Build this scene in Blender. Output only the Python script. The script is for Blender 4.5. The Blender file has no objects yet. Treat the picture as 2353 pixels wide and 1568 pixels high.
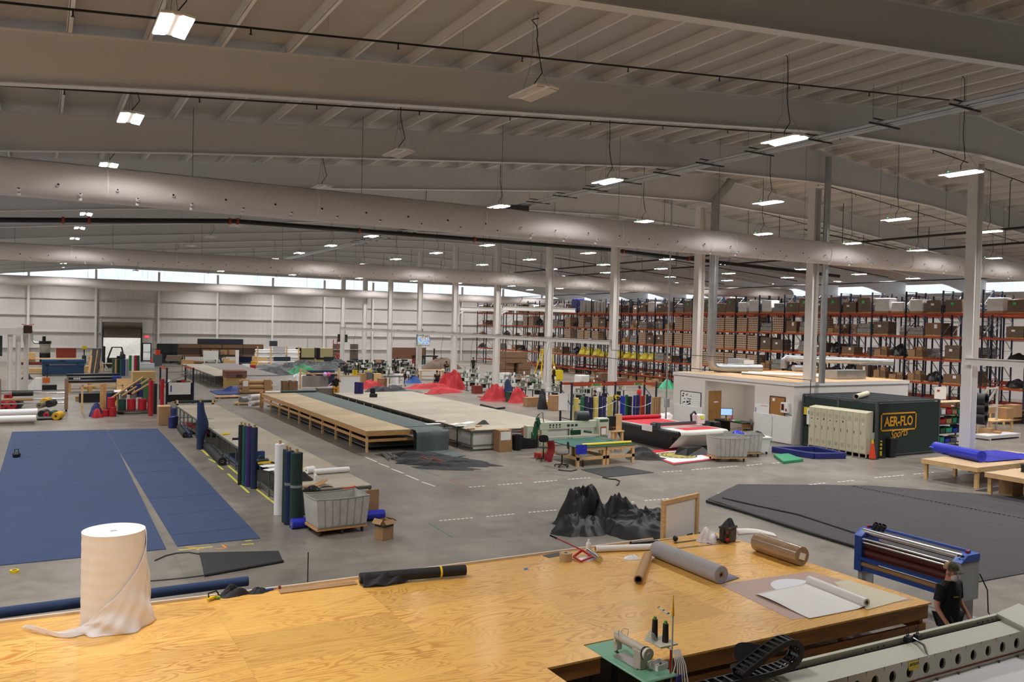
import bpy, bmesh, math, random
from math import sin, cos, pi, sqrt, radians as RAD
from mathutils import Vector, Matrix, noise
random.seed(7)
SC = bpy.context.scene
COL = SC.collection

# ------------------------------------------------------------------ camera, sky, exposure
W, HH, FPX = 2353, 1568, 1898.8
YAW, PIT, ROL, CH = 0.51921, 0.019872, 0.024174, 5.45
def _axes():
    cy, sy = cos(YAW), sin(YAW)
    f, r, u = Vector((sy, cy, 0)), Vector((cy, -sy, 0)), Vector((0, 0, 1))
    c, s = cos(PIT), sin(PIT)
    f, u = f*c-u*s, u*c+f*s
    c, s = cos(ROL), sin(ROL)
    return r*c+u*s, u*c-r*s, f
AR, AU, AF = _axes()
CAM = Vector((0, 0, CH))
cd = bpy.data.cameras.new('camera'); co = bpy.data.objects.new('camera', cd); COL.objects.link(co)
cd.sensor_width = 36; cd.lens = FPX/W*36; cd.clip_end = 400
co.matrix_world = Matrix(((AR.x, AU.x, -AF.x, 0), (AR.y, AU.y, -AF.y, 0), (AR.z, AU.z, -AF.z, CH), (0, 0, 0, 1)))
SC.camera = co
wd = bpy.data.worlds.new('overcast_sky'); SC.world = wd; wd.use_nodes = True
wd.node_tree.nodes['Background'].inputs[0].default_value = (.86, .93, 1, 1)
wd.node_tree.nodes['Background'].inputs[1].default_value = 2.2
SC.view_settings.view_transform = 'Standard'; SC.view_settings.look = 'None'
SC.cycles.max_bounces = 7; SC.cycles.diffuse_bounces = 3; SC.cycles.glossy_bounces = 2; SC.cycles.transmission_bounces = 4
SC.view_settings.exposure = 0.0; SC.view_settings.gamma = 1; SC.view_settings.use_curve_mapping = False
LAMP_POWER = 14.0      # glow of the lit lamp panels
LAMP_WATT, LAMP_SPREAD = 262, 136   # beam of each lamp
PANEL_POWER = 1.05    # daylight coming through the translucent wall panels

# ------------------------------------------------------------------ helpers
def lin(h):
    h = h.lstrip('#'); o = []
    for i in (0, 2, 4):
        c = int(h[i:i+2], 16)/255
        o.append(c/12.92 if c <= .04045 else ((c+.055)/1.055)**2.4)
    return (*o, 1)
MATS = {}
def mat(key, hx=None, rough=.6, metal=0, var=0, scale=4, bump=0, emit=0, trans=0, alpha=1, stretch=None, coat=0):
    if key in MATS: return MATS[key]
    m = bpy.data.materials.new(key); m.use_nodes = True; MATS[key] = m
    nt = m.node_tree; b = nt.nodes['Principled BSDF']
    c = lin(hx)
    b.inputs['Base Color'].default_value = c; b.inputs['Roughness'].default_value = rough; b.inputs['Metallic'].default_value = metal
    if coat: b.inputs['Coat Weight'].default_value = coat; b.inputs['Coat Roughness'].default_value = .15
    if emit:
        b.inputs['Emission Color'].default_value = c; b.inputs['Emission Strength'].default_value = emit
    if trans: b.inputs['Transmission Weight'].default_value = trans
    if alpha < 1: b.inputs['Alpha'].default_value = alpha
    if var or bump:
        tc = nt.nodes.new('ShaderNodeTexCoord'); n = nt.nodes.new('ShaderNodeTexNoise')
        n.inputs['Scale'].default_value = scale; n.inputs['Detail'].default_value = 5
        src = tc.outputs['Object']
        if stretch:
            mp = nt.nodes.new('ShaderNodeMapping'); mp.inputs['Scale'].default_value = stretch
            nt.links.new(src, mp.inputs['Vector']); src = mp.outputs[0]
        nt.links.new(src, n.inputs['Vector'])
        if var:
            r = nt.nodes.new('ShaderNodeValToRGB')
            r.color_ramp.elements[0].position = .3; r.color_ramp.elements[1].position = .7
            r.color_ramp.elements[0].color = tuple(min(1, x*(1-var)) for x in c[:3])+(1,)
            r.color_ramp.elements[1].color = tuple(min(1, x*(1+var)) for x in c[:3])+(1,)
            nt.links.new(n.outputs['Fac'], r.inputs[0]); nt.links.new(r.outputs[0], b.inputs['Base Color'])
        if bump:
            bp = nt.nodes.new('ShaderNodeBump'); bp.inputs['Strength'].default_value = bump; bp.inputs['Distance'].default_value = .05
            nt.links.new(n.outputs['Fac'], bp.inputs['Height']); nt.links.new(bp.outputs[0], b.inputs['Normal'])
    return m

class B:
    """collects shapes for ONE mesh"""
    def __init__(s): s.v = []; s.f = []; s.mi = []; s.mats = []; s.cur = 0; s.M = None
    def use(s, m):
        if m not in s.mats: s.mats.append(m)
        s.cur = s.mats.index(m); return s
    def add(s, vs, fs):
        o = len(s.v)
        s.v += [tuple(s.M @ Vector(p)) for p in vs] if s.M else [tuple(p) for p in vs]
        s.f += [tuple(i+o for i in f) for f in fs]; s.mi += [s.cur]*len(fs); return s
    def bx(s, x0, x1, y0, y1, z0, z1):
        return s.add([(x0,y0,z0),(x1,y0,z0),(x1,y1,z0),(x0,y1,z0),(x0,y0,z1),(x1,y0,z1),(x1,y1,z1),(x0,y1,z1)],
                     [(0,3,2,1),(4,5,6,7),(0,1,5,4),(1,2,6,5),(2,3,7,6),(3,0,4,7)])
    def box(s, c, d, rz=0, rx=0, ry=0):
        R = Matrix.Rotation(rz, 3, 'Z') @ Matrix.Rotation(ry, 3, 'Y') @ Matrix.Rotation(rx, 3, 'X')
        vs = [Vector(c)+R @ Vector((a*d[0]/2, b*d[1]/2, e*d[2]/2)) for e in (-1,1) for a, b in ((-1,-1),(1,-1),(1,1),(-1,1))]
        return s.add(vs, [(0,3,2,1),(4,5,6,7),(0,1,5,4),(1,2,6,5),(2,3,7,6),(3,0,4,7)])
    def _fr(s, p, q):
        d = (Vector(q)-Vector(p)).normalized()
        a = Vector((0,0,1)) if abs(d.z) < .95 else Vector((0,1,0))
        x = d.cross(a).normalized(); return d, x, x.cross(d)
    def bar(s, p, q, w, h=None):
        h = h or w; d, x, y = s._fr(p, q); p, q = Vector(p), Vector(q)
        vs = [e+x*(a*w/2)+y*(b*h/2) for e in (p,q) for a, b in ((-1,-1),(1,-1),(1,1),(-1,1))]
        return s.add(vs, [(0,3,2,1),(4,5,6,7),(0,1,5,4),(1,2,6,5),(2,3,7,6),(3,0,4,7)])
    def cyl(s, p, q, r, r2=None, n=14, hole=0):
        r2 = r if r2 is None else r2; d, x, y = s._fr(p, q); p, q = Vector(p), Vector(q)
        rg = [x*cos(2*pi*i/n)+y*sin(2*pi*i/n) for i in range(n)]
        vs = [p+g*r for g in rg]+[q+g*r2 for g in rg]
        fs = [(i,(i+1)%n,n+(i+1)%n,n+i) for i in range(n)]
        if hole:
            vs += [p+g*hole for g in rg]+[q+g*hole for g in rg]
            for i in range(n):
                j = (i+1)%n; fs += [(2*n+j,2*n+i,3*n+i,3*n+j),(i,2*n+i,2*n+j,j),(n+i,n+j,3*n+j,3*n+i)]
        else: fs += [tuple(range(n-1,-1,-1)), tuple(range(n,2*n))]
        return s.add(vs, fs)
    def tube(s, pts, r, n=8, cap=True):
        pts = [Vector(p) for p in pts]; vs = []; fs = []; x = None
        for i, p in enumerate(pts):
            d = ((pts[i+1] if i < len(pts)-1 else p)-(pts[i-1] if i else p)).normalized()
            if x is None: _, x, y = s._fr(p, p+d)
            else:
                x = x-d*x.dot(d)
                x = x.normalized() if x.length > 1e-6 else s._fr(p, p+d)[1]
                y = x.cross(d)
            rr = r(i/(len(pts)-1)) if callable(r) else r
            vs += [p+(x*cos(2*pi*k/n)+y*sin(2*pi*k/n))*rr for k in range(n)]
        for i in range(len(pts)-1):
            fs += [(i*n+k,i*n+(k+1)%n,(i+1)*n+(k+1)%n,(i+1)*n+k) for k in range(n)]
        if cap: fs += [tuple(range(n-1,-1,-1)), tuple(range((len(pts)-1)*n, len(pts)*n))]
        return s.add(vs, fs)
    def lathe(s, prof, at=(0,0,0), n=20, sx=1, sy=1):
        vs = [(at[0]+r*cos(2*pi*i/n)*sx, at[1]+r*sin(2*pi*i/n)*sy, at[2]+z) for r, z in prof for i in range(n)]
        fs = [(k*n+i,k*n+(i+1)%n,(k+1)*n+(i+1)%n,(k+1)*n+i) for k in range(len(prof)-1) for i in range(n)]
        fs += [tuple(range(n-1,-1,-1)), tuple(range((len(prof)-1)*n, len(prof)*n))]
        return s.add(vs, fs)
    def prism(s, poly, z0, z1):
        n = len(poly); a = sum(poly[i][0]*poly[(i+1)%n][1]-poly[(i+1)%n][0]*poly[i][1] for i in range(n))
        if a < 0: poly = poly[::-1]
        return s.add([(x,y,z0) for x,y in poly]+[(x,y,z1) for x,y in poly],
                     [tuple(range(n-1,-1,-1)), tuple(range(n,2*n))]+[(i,(i+1)%n,n+(i+1)%n,n+i) for i in range(n)])
    def surf(s, fn, nu, nv, closed_u=False):
        vs = [fn(i/nu, j/nv) for j in range(nv+1) for i in range(nu+(0 if closed_u else 1))]
        k = nu if closed_u else nu+1
        return s.add(vs, [(j*k+i, j*k+(i+1)%k, (j+1)*k+(i+1)%k, (j+1)*k+i) for j in range(nv) for i in range(nu)])
    def ball(s, c, r, n=12, m=8):
        r = (r, r, r) if not hasattr(r, '__len__') else r
        return s.surf(lambda u, v: (c[0]+r[0]*sin(pi*max(.004, min(.996, v)))*cos(2*pi*u), c[1]+r[1]*sin(pi*max(.004, min(.996, v)))*sin(2*pi*u), c[2]-r[2]*cos(pi*v)), n, m, True)
    def done(s, name, m=None, parent=None, label=None, cat=None, group=None, kind=None, loc=None, rz=0, smooth=True, bevel=0, thick=0, sub=0):
        me = bpy.data.meshes.new(name); me.from_pydata(s.v, [], s.f)
        if m is not None and not s.mats: s.mats = [m]
        for q in s.mats: me.materials.append(q)
        if len(s.mats) > 1: me.polygons.foreach_set('material_index', s.mi)
        me.update()
        if smooth:
            me.polygons.foreach_set('use_smooth', [True]*len(me.polygons)); me.set_sharp_from_angle(angle=RAD(38))
        o = bpy.data.objects.new(name, me); COL.objects.link(o)
        if parent is not None: o.parent = parent
        if loc is not None: o.location = loc
        o.rotation_euler.z = rz
        if thick:
            t = o.modifiers.new('t', 'SOLIDIFY'); t.thickness = thick; t.offset = 0
        if bevel:
            t = o.modifiers.new('b', 'BEVEL'); t.width = bevel; t.segments = 2; t.limit_method = 'ANGLE'
        if sub:
            t = o.modifiers.new('s', 'SUBSURF'); t.levels = t.render_levels = sub
        return tag(o, label, cat, group, kind)
def tag(o, label=None, cat=None, group=None, kind=None):
    if label: o['label'] = label
    if cat: o['category'] = cat
    if group: o['group'] = group
    if kind: o['kind'] = kind
    return o
def thing(name, label, cat, loc=(0,0,0), rz=0, group=None):
    o = bpy.data.objects.new(name, None); COL.objects.link(o); o.empty_display_size = .2
    o.location = loc; o.rotation_euler.z = rz
    return tag(o, label, cat, group)
def kids(o): return [c for c in COL.objects if c.parent == o]
def dup(src, loc, rz=None, label=None, group=None):
    def cp(o, par):
        c = o.copy(); COL.objects.link(c)
        if par is not None: c.parent = par
        for ch in KIDS.get(o.name, ()): cp(ch, c)
        return c
    KIDS = {}
    for o in src.children_recursive: KIDS.setdefault(o.parent.name, []).append(o)
    c = cp(src, None); c.location = loc
    if rz is not None: c.rotation_euler.z = rz
    if label: c['label'] = label
    if group: c['group'] = group
    return c
def struct(b, name, m, smooth=False): return b.done(name, m, kind='structure', smooth=smooth)
def ray(px, py): return AF + AR*((px-W/2)/FPX) - AU*((py-HH/2)/FPX)
def fl(px, py, z=0):
    """the place on the level surface of height z that is seen at a photo point"""
    d = ray(px, py); return CAM + d*((z-CH)/d.z)
def onX(px, py, X): d = ray(px, py); return CAM + d*(X/d.x)
def onY(px, py, Y): d = ray(px, py); return CAM + d*(Y/d.y)
def fbm(p, o=4): return noise.fractal(Vector(p), 1.0, 2.0, o)
def ordn(i): return ['first','second','third','fourth','fifth','sixth','seventh','eighth','ninth','tenth','eleventh','twelfth','thirteenth','fourteenth','fifteenth','sixteenth','seventeenth','eighteenth','nineteenth','twentieth'][i]

# ------------------------------------------------------------------ materials of the setting
WHITE = mat('white_paint', '#e9e4e0', .55)
DECK = mat('roof_insulation', '#bbb6b0', .5, var=.05, scale=.8, bump=.5)
BEAMW = mat('beam_paint', '#dddee0', .5)
STEELW = mat('white_steel', '#eae6e2', .45)
BLACKP = mat('black_pipe', '#17181b', .4)
GALV = mat('galvanised', '#b9bdc0', .33, metal=.85, var=.12, scale=3)
DKGREY = mat('dark_grey_steel', '#3a4044', .5)
ORANGE = mat('orange_steel', '#ad4628', .5)
NAVYST = mat('navy_steel', '#20283c', .5)
WOOD = mat('pine', '#d9b27e', .55, var=.16, scale=3, stretch=(1, 1, 8))
WOODX = mat('pine_rail', '#c99a63', .5, var=.2, scale=2.5, stretch=(1, 8, 8))
CARD = mat('cardboard', '#a8825c', .8, var=.08, scale=3)
CARDD = mat('dark_cardboard', '#7d6048', .8, var=.1, scale=3)
KRAFT = mat('kraft_tube', '#b48e62', .7)
BLACK = mat('black_plastic', '#16171a', .45)
RUBBER = mat('dark_rubber', '#26282b', .7)
CHROME = mat('chrome', '#d5d7da', .22, metal=1)
WPLAS = mat('white_plastic', '#ecebea', .45)
PAPER = mat('white_paper', '#f0efee', .7)

def concrete():
    m = bpy.data.materials.new('polished_concrete'); m.use_nodes = True; nt = m.node_tree; L = nt.links.new
    b = nt.nodes['Principled BSDF']; N = nt.nodes.new
    tc = N('ShaderNodeTexCoord')
    n1 = N('ShaderNodeTexNoise'); n1.inputs['Scale'].default_value = .35; n1.inputs['Detail'].default_value = 8; n1.inputs['Roughness'].default_value = .62
    n2 = N('ShaderNodeTexNoise'); n2.inputs['Scale'].default_value = 2.6; n2.inputs['Detail'].default_value = 6
    L(tc.outputs['Object'], n1.inputs[0]); L(tc.outputs['Object'], n2.inputs[0])
    r = N('ShaderNodeValToRGB'); e = r.color_ramp.elements
    e[0].position, e[0].color = .33, lin('#706a63'); e[1].position, e[1].color = .68, lin('#958e84')
    L(n1.outputs['Fac'], r.inputs[0])
    r2 = N('ShaderNodeValToRGB'); e = r2.color_ramp.elements
    e[0].position, e[0].color = .3, (.80, .80, .80, 1); e[1].position, e[1].color = .62, (1, 1, 1, 1)
    L(n2.outputs['Fac'], r2.inputs[0])
    mx = N('ShaderNodeMix'); mx.data_type = 'RGBA'; mx.blend_type = 'MULTIPLY'; mx.inputs[0].default_value = .8
    L(r.outputs[0], mx.inputs[6]); L(r2.outputs[0], mx.inputs[7])
    sp = N('ShaderNodeSeparateXYZ'); L(tc.outputs['Object'], sp.inputs[0])
    js = []
    for ax, per, off in ((0, 3.8, 1.1), (1, 3.815, .9)):
        a = N('ShaderNodeMath'); a.operation = 'ADD'; a.inputs[1].default_value = off+100*per; L(sp.outputs[ax], a.inputs[0])
        k = N('ShaderNodeMath'); k.operation = 'MODULO'; k.inputs[1].default_value = per; L(a.outputs[0], k.inputs[0])
        c = N('ShaderNodeMath'); c.operation = 'LESS_THAN'; c.inputs[1].default_value = .012; L(k.outputs[0], c.inputs[0]); js.append(c)
    mxj = N('ShaderNodeMath'); mxj.operation = 'MAXIMUM'; L(js[0].outputs[0], mxj.inputs[0]); L(js[1].outputs[0], mxj.inputs[1])
    mm = N('ShaderNodeMix'); mm.data_type = 'RGBA'; mm.inputs[7].default_value = lin('#5c5852')
    sc = N('ShaderNodeMath'); sc.operation = 'MULTIPLY'; sc.inputs[1].default_value = .7; L(mxj.outputs[0], sc.inputs[0]); L(sc.outputs[0], mm.inputs[0])
    L(mx.outputs[2], mm.inputs[6]); L(mm.outputs[2], b.inputs['Base Color'])
    rr = N('ShaderNodeMapRange'); rr.inputs[3].default_value = .22; rr.inputs[4].default_value = .46; L(n2.outputs['Fac'], rr.inputs[0]); L(rr.outputs[0], b.inputs['Roughness'])
    return m
def panel_mat():
    m = bpy.data.materials.new('translucent_daylight_panel'); m.use_nodes = True; nt = m.node_tree; L = nt.links.new; N = nt.nodes.new
    b = nt.nodes['Principled BSDF']; b.inputs['Base Color'].default_value = (.8, .86, .92, 1); b.inputs['Roughness'].default_value = .4
    tc = N('ShaderNodeTexCoord'); n = N('ShaderNodeTexNoise'); mp = N('ShaderNodeMapping'); mp.inputs['Scale'].default_value = (3.2, 3.2, .12)
    L(tc.outputs['Object'], mp.inputs[0]); L(mp.outputs[0], n.inputs[0]); n.inputs['Detail'].default_value = 3
    r = N('ShaderNodeValToRGB'); e = r.color_ramp.elements
    e[0].position, e[0].color = .35, lin('#c3dcee'); e[1].position, e[1].color = .6, lin('#f4fbff')
    L(n.outputs['Fac'], r.inputs[0]); L(r.outputs[0], b.inputs['Emission Color']); b.inputs['Emission Strength'].default_value = PANEL_POWER
    return m
def wall_mat():
    m = mat('wall_liner', '#d6d1cd', .55); nt = m.node_tree; L = nt.links.new; N = nt.nodes.new; b = nt.nodes['Principled BSDF']
    tc = N('ShaderNodeTexCoord'); w = N('ShaderNodeTexWave'); w.inputs['Scale'].default_value = .55; w.inputs['Distortion'].default_value = .4; w.inputs['Detail'].default_value = 1
    bp = N('ShaderNodeBump'); bp.inputs['Strength'].default_value = .25; bp.inputs['Distance'].default_value = .04
    ad = N('ShaderNodeVectorMath'); ad.operation = 'MULTIPLY'; ad.inputs[1].default_value = (1, 1, 0)
    L(tc.outputs['Object'], ad.inputs[0]); L(ad.outputs[0], w.inputs[0]); L(w.outputs['Fac'], bp.inputs['Height']); L(bp.outputs[0], b.inputs['Normal'])
    return m
CONC, PANEL, LINER = concrete(), panel_mat(), wall_mat()

# ------------------------------------------------------------------ the building
XL, XR, YB, YF, XC, Y0, BAY = -9.0, 74.2, -8.0, 107.4, 32.6, 19.77, 7.97
def roofz(x): return 14.26-.0925*abs(x-XC)
struct(B().bx(XL-1, XR+1, YB-1, YF+14, -.3, 0), 'floor', CONC)
b = B()
for x0, x1 in ((XL-.5, XC), (XC, XR+.5)):
    a, c = roofz(x0)+.24, roofz(x1)+.24
    b.add([(x0,YB,a),(x1,YB,c),(x1,YF+.4,c),(x0,YF+.4,a),(x0,YB,a+.1),(x1,YB,c+.1),(x1,YF+.4,c+.1),(x0,YF+.4,a+.1)],
          [(0,3,2,1),(4,5,6,7),(0,1,5,4),(1,2,6,5),(2,3,7,6),(3,0,4,7)])
struct(b, 'ceiling', DECK)
# far wall with the roller door and the man door left open
SB, ST = 9.6, 10.89
b = B(); T0, T1 = YF, YF+.25
b.bx(XL, 6.42, T0, T1, 0, SB).bx(6.42, 10.42, T0, T1, 3.3, SB).bx(10.42, 10.62, T0, T1, 0, SB).bx(10.62, 11.62, T0, T1, 2.2, SB).bx(11.62, XR, T0, T1, 0, SB).bx(XL, XR, T0, T1, ST, 14.2)
struct(b, 'wall_far', LINER)
b = B().bx(XR, XR+.25, YB, YF, 0, 9.4).bx(XR, XR+.25, YB, YF, 10.28, 10.8); struct(b, 'wall_right', LINER)
struct(B().bx(XL-.25, XL, YB, YF, 0, 10.6), 'wall_left', LINER)
struct(B().bx(XL, XR, YB-.25, YB, 0, 14.2), 'wall_back', LINER)
posts = [-7.91+6.75*i for i in range(13)]
wn = 0
xs = [XL]+posts+[XR]
for i in range(len(xs)-1):
    if xs[i+1]-xs[i] < .2: continue
    wn += 1; struct(B().bx(xs[i]+.1, xs[i+1]-.1, YF+.06, YF+.1, SB, ST), f'window_{wn}', PANEL)
for i in range(14):
    y = YF-BAY*i; wn += 1
    struct(B().bx(XR+.06, XR+.1, y-BAY+.15, y-.15, 9.4, 10.28), f'window_{wn}', PANEL)
def hcol(b, x, y, z0, z1, a, c, t=.022):
    b.bx(x-a/2, x-a/2+t, y-c/2, y+c/2, z0, z1).bx(x+a/2-t, x+a/2, y-c/2, y+c/2, z0, z1).bx(x-a/2+t, x+a/2-t, y-.012, y+.012, z0, z1); return b
tn = 0
def trim(b, m=STEELW):
    global tn
    tn += 1; return struct(b, f'trim_{tn}', m)
for x in posts:
    trim(B().bx(x-.12, x+.12, YF-.26, YF-.24, 0, 10.7).bx(x-.12, x+.12, YF-.02, YF, 0, 10.7).bx(x-.012, x+.012, YF-.24, YF-.02, 0, 10.7))
for z in (1.6, 3.42, 5.31, 7.22):
    for x0, x1 in ((XL, XR),) if z > 4.6 else ((XL, 6.2), (11.8 if z < 2.4 else 10.7, XR)):
        trim(B().bx(x0, x1, YF-.2, YF, z-.012, z+.012).bx(x0, x1, YF-.2, YF-.185, z-.07, z+.012))
trim(B().bx(XL, XR, YF-.12, YF+.06, SB-.1, SB)); trim(B().bx(XL, XR, YF-.12, YF+.06, ST, ST+.1))
for z in (1.6, 3.42, 5.31, 7.22):
    trim(B().bx(XR-.2, XR, YB, YF, z-.012, z+.012).bx(XR-.2, XR-.185, YB, YF, z-.07, z+.012))
for k in range(-3, 12):                      # portal frames: wall posts, tapered roof beams, ridge columns
    y = Y0+BAY*k if k < 11 else YF-.4
    for sx in (-1, 1):
        b = B()
        X = lambda d: XC-sx*d                  # d: distance from the ridge
        prof = [(0, 1.55), (9, 1.04), (29, 1.04), (36, 1.16), (41.5, 1.8)]
        w = .14
        pts = [(X(d), roofz(X(d)), roofz(X(d))-h) for d, h in prof]
        for (xa, ta, ba), (xb, tb, bb) in zip(pts, pts[1:]):
            for (za, zb, zc, zd, hw) in ((ta, tb, ta-.02, tb-.02, w), (ba+.02, bb+.02, ba, bb, w), (ta-.02, tb-.02, ba+.02, bb+.02, .01)):
                b.add([(xa,y-hw,zc),(xb,y-hw,zd),(xb,y+hw,zd),(xa,y+hw,zc),(xa,y-hw,za),(xb,y-hw,zb),(xb,y+hw,zb),(xa,y+hw,za)],
                      [(0,3,2,1),(4,5,6,7),(0,1,5,4),(1,2,6,5),(2,3,7,6),(3,0,4,7)])
        struct(b, 'roof_beam', BEAMW)
    if k > -2:
        for xx in (XL+.3, XR-.3): struct(hcol(B(), xx, y, 0, 8.9, .5, .3), 'wall_pillar', STEELW)
    if -2 < k < 11:
        b = hcol(B(), XC, y, 0, 12.4, .45, .41); b.bx(XC-.3, XC+.3, y-.28, y+.28, 12.36, 12.4).bx(XC-.3, XC+.3, y-.28, y+.28, 0, .03)
        struct(b, 'pillar', STEELW)
x = XL+.3
while x < XR:
    z = roofz(x); struct(B().bx(x-.012, x+.012, YB, YF, z, z+.24).bx(x, x+.09, YB, YF, z, z+.012), 'ceiling_purlin', STEELW); x += 1.52
# outside: a pale brushy hillside beyond the doors
BRUSH = mat('pale_winter_brush', '#b7aea2', .9, var=.45, scale=6, stretch=(3, 3, .8))
b = B().surf(lambda u, v: (-30+80*u, YF+8+30*v, -.2+20*v+.6*fbm((u*20, v*9, 1))), 60, 24); struct(b, 'hill', BRUSH)
# ------------------------------------------------------------------ overhead: lamps, ducts, pipes
LENS = mat('lit_lamp_panel', '#fff9f2', .5, emit=LAMP_POWER); LENSOFF = mat('unlit_lamp_panel', '#d9d0c8', .5)
HOUS = mat('lamp_housing', '#f1efec', .5); CORD = mat('black_cord', '#1d1b1b', .6); GREENLED = mat('green_indicator', '#3df58a', .5, emit=3)
LZ = 10.57
def make_lamp(x, lit):
    t = thing('high_bay_light', 'hanging light', 'ceiling light', (x, 0, LZ))
    b = B().box((0,0,.05), (.16,1.2,.07)); 
    for s in (-1, 1): b.box((s*.17,0,.035), (.24,1.24,.05), ry=s*.12)
    b.done('lamp_housing', HOUS, t, bevel=.01)
    for s in (-1, 1): B().box((s*.17,0,.0), (.2,1.12,.03), ry=s*.12).done('lamp_panel', LENS if lit else LENSOFF, t, smooth=False)
    h = roofz(x)-LZ+.25
    pts = [(0,0,.09),(.05,.05,.25),(.22,.02,.5),(.12,0,.85),(.05,0,1.2)]+[(.05+.02*sin(k),0,1.2+(h-1.5)*k/4) for k in range(1,5)]
    pts += [(-.1,0,h-.2),(.16,.05,h-.08),(.1,.05,h)]
    B().tube(pts, .012, 5).done('power_cord', CORD, t)
    b = B()
    for s in (-1, 1): b.tube([(0,s*.55,.08),(0,s*.1,.75),(0,s*.08,h)], .004, 4, False)
    b.done('suspension_wire', DKGREY, t)
    if lit:
        if 'lamp_beam' not in bpy.data.lights:
            ld = bpy.data.lights.new('lamp_beam', 'AREA'); ld.shape = 'RECTANGLE'; ld.size = .5; ld.size_y = 1.1; ld.energy = LAMP_WATT; ld.spread = RAD(LAMP_SPREAD); ld.color = (1, .99, .975)
        lo = bpy.data.objects.new('lamp_beam', bpy.data.lights['lamp_beam']); COL.objects.link(lo); lo.parent = t; lo.location.z = -.06
    if lit: B().box((.12,.5,.12), (.04,.04,.05)).done('indicator', GREENLED, t)
    return t
ROWS = [(-5.6,1,'by the left wall'),(1.98,1,'over the blue mats'),(9.42,0,'over the aisle'),(17.28,1,'over the grey table'),(25.2,1,'over the cutter'),(33.2,1,'over the columns'),(40.3,1,'over the office'),(46.4,1,'beyond the office'),(54.3,1,'over the front racks'),(61.9,1,'over the deeper racks'),(69.4,1,'by the right wall')]
for x, lit, nm in ROWS:
    base = make_lamp(x, lit)
    first = True
    for j in range(-1, 12):
        y = Y0+BAY*(j-.5)
        if x > 50 and j < 1: continue
        lab = f"{'lit' if lit else 'unlit'} hanging light, {ordn(j+1)} from the camera in the row {nm}"
        if first: base.location.y = y; base['label'] = lab; base['group'] = 'high bay lights'; first = False
        else: dup(base, (x, y, LZ), None, lab, 'high bay lights')
FABW = mat('white_duct_fabric', '#e4dcd9', .75, bump=.08, scale=2)
NOZ = mat('duct_nozzle_black', '#1b1a1a', .5); NOZW = mat('duct_nozzle_rim', '#efece9', .5)
def fabric_duct(y, z, R, label, noz, x0=XL+.2, x1=66):
    t = thing('fabric_duct', label, 'air duct', (0, y, z), 0, 'white fabric air ducts')
    hang = 1.52
    def f(u, v):
        x = x0+(x1-x0)*v; a = 2*pi*u - pi/2
        ph = x/hang; fr = abs((ph % 1)-.5)*2          # 1 at a hanger, 0 between
        up = max(0, sin(a)); side = max(0, 1-abs(sin(a)-.15)*1.2)
        sc = min(1, max(0, (x-6)/14))
        dn = abs(a-pi/2) if a <= 1.5*pi else 2*pi-abs(a-pi/2)          # angle from the top seam
        chev = sin(13*(1-fr)*(.6+.4*min(1, dn))-7.5*dn+.7*fbm((x*.5, dn, y)))*(.25+.75*fr)*min(1, dn*1.2)*max(.15, 1-max(0, dn-1.9))
        r = R*(1+.05*sc*chev+.02*fbm((x*1.1, cos(a)*2, sin(a)*2+y)))
        r += R*.03*sc*cos(2*pi*ph)*side
        dz = R*.10*sc*(fr-.5)*up
        return (x, r*cos(a)*(.98), r*sin(a)*(1.0)+dz+(.10*R*up**6))
    B().surf(f, 40, int((x1-x0)*9), True).done('fabric_tube', FABW, t)
    b = B().tube([(x0,0,R*1.12),(x1,0,R*1.12)], .012, 5); b.done('support_cable', GALV, t)
    xs = [x0+4.3+6.15*k for k in range(11)]
    for xx in xs:
        if xx < x1: B().surf(lambda u, v: (xx+.05*(v-.5), R*1.045*cos(2*pi*u), R*1.045*sin(2*pi*u)+.04), 36, 1, True).done('seam_band', HOUS, t)
    if noz:
        nz0 = None
        for i in range(33):
            for a, d in ((-16, 0), (-42, .55), (-62, .55)):
                xx = x0+7.7+i*1.5+d; A = RAD(a); cy, cz = -R*1.0*cos(A), R*1.0*sin(A)
                if nz0 is None:
                    n = Vector((0, -1, 0)); b = B().use(NOZW).cyl((0,.04,0), (0,-.03,0), .055, .05, 12).use(NOZ).cyl((0,-.03,0),(0,-.034,0),.034,.034,10)
                    nz0 = b.done('air_nozzle', None, t); o = nz0
                else: o = nz0.copy(); COL.objects.link(o)
                o.location = (xx, cy, cz); o.rotation_euler.x = A*-1 if False else -A*-1
    for k in range(12):
        xx = x0+2+k*5.4
        if xx < x1: B().tube([(xx,0,R*1.05),(xx,0,roofz(xx)-z+.25)], .008, 4, False).done('hanger_wire', DKGREY, t)
    return t
fabric_duct(26.95, 9.19, .5, 'nearest of the three white fabric air ducts, large with black nozzles', 1)
fabric_duct(58.9, 9.14, .5, 'middle one of the three white fabric air ducts, above the far tables', 1)
fabric_duct(90.8, 8.48, .43, 'farthest of the three fabric air ducts, below the window strip of the far wall', 0, x1=60)
def slope_pts(x0, x1, y, off):
    return [(x, y, roofz(x)-off) for x in ([x0] + ([XC] if x0 < XC < x1 else []) + [x1])]
def sprinkler(y, x0, x1, off, label, r=.024):
    t = thing('sprinkler_pipe', label, 'sprinkler pipe', (0,0,0), 0, 'black sprinkler pipes under the roof')
    B().tube(slope_pts(x0, x1, y, off), r, 8).done('pipe', BLACKP, t)
    x = x0+1.2; k = 0
    while x < x1-1:
        z = roofz(x)-off
        if k % 2: B().cyl((x,y,z),(x,y,z-.12),.016,.016,6).cyl((x,y,z-.12),(x,y,z-.13),.035,.035,8).done('sprinkler_head', BLACKP, t)
        else: B().tube([(x,y,z),(x,y,roofz(x)+.25)], .006, 4).done('pipe_hanger', GALV, t)
        x += 1.55; k += 1
    return t
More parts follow.
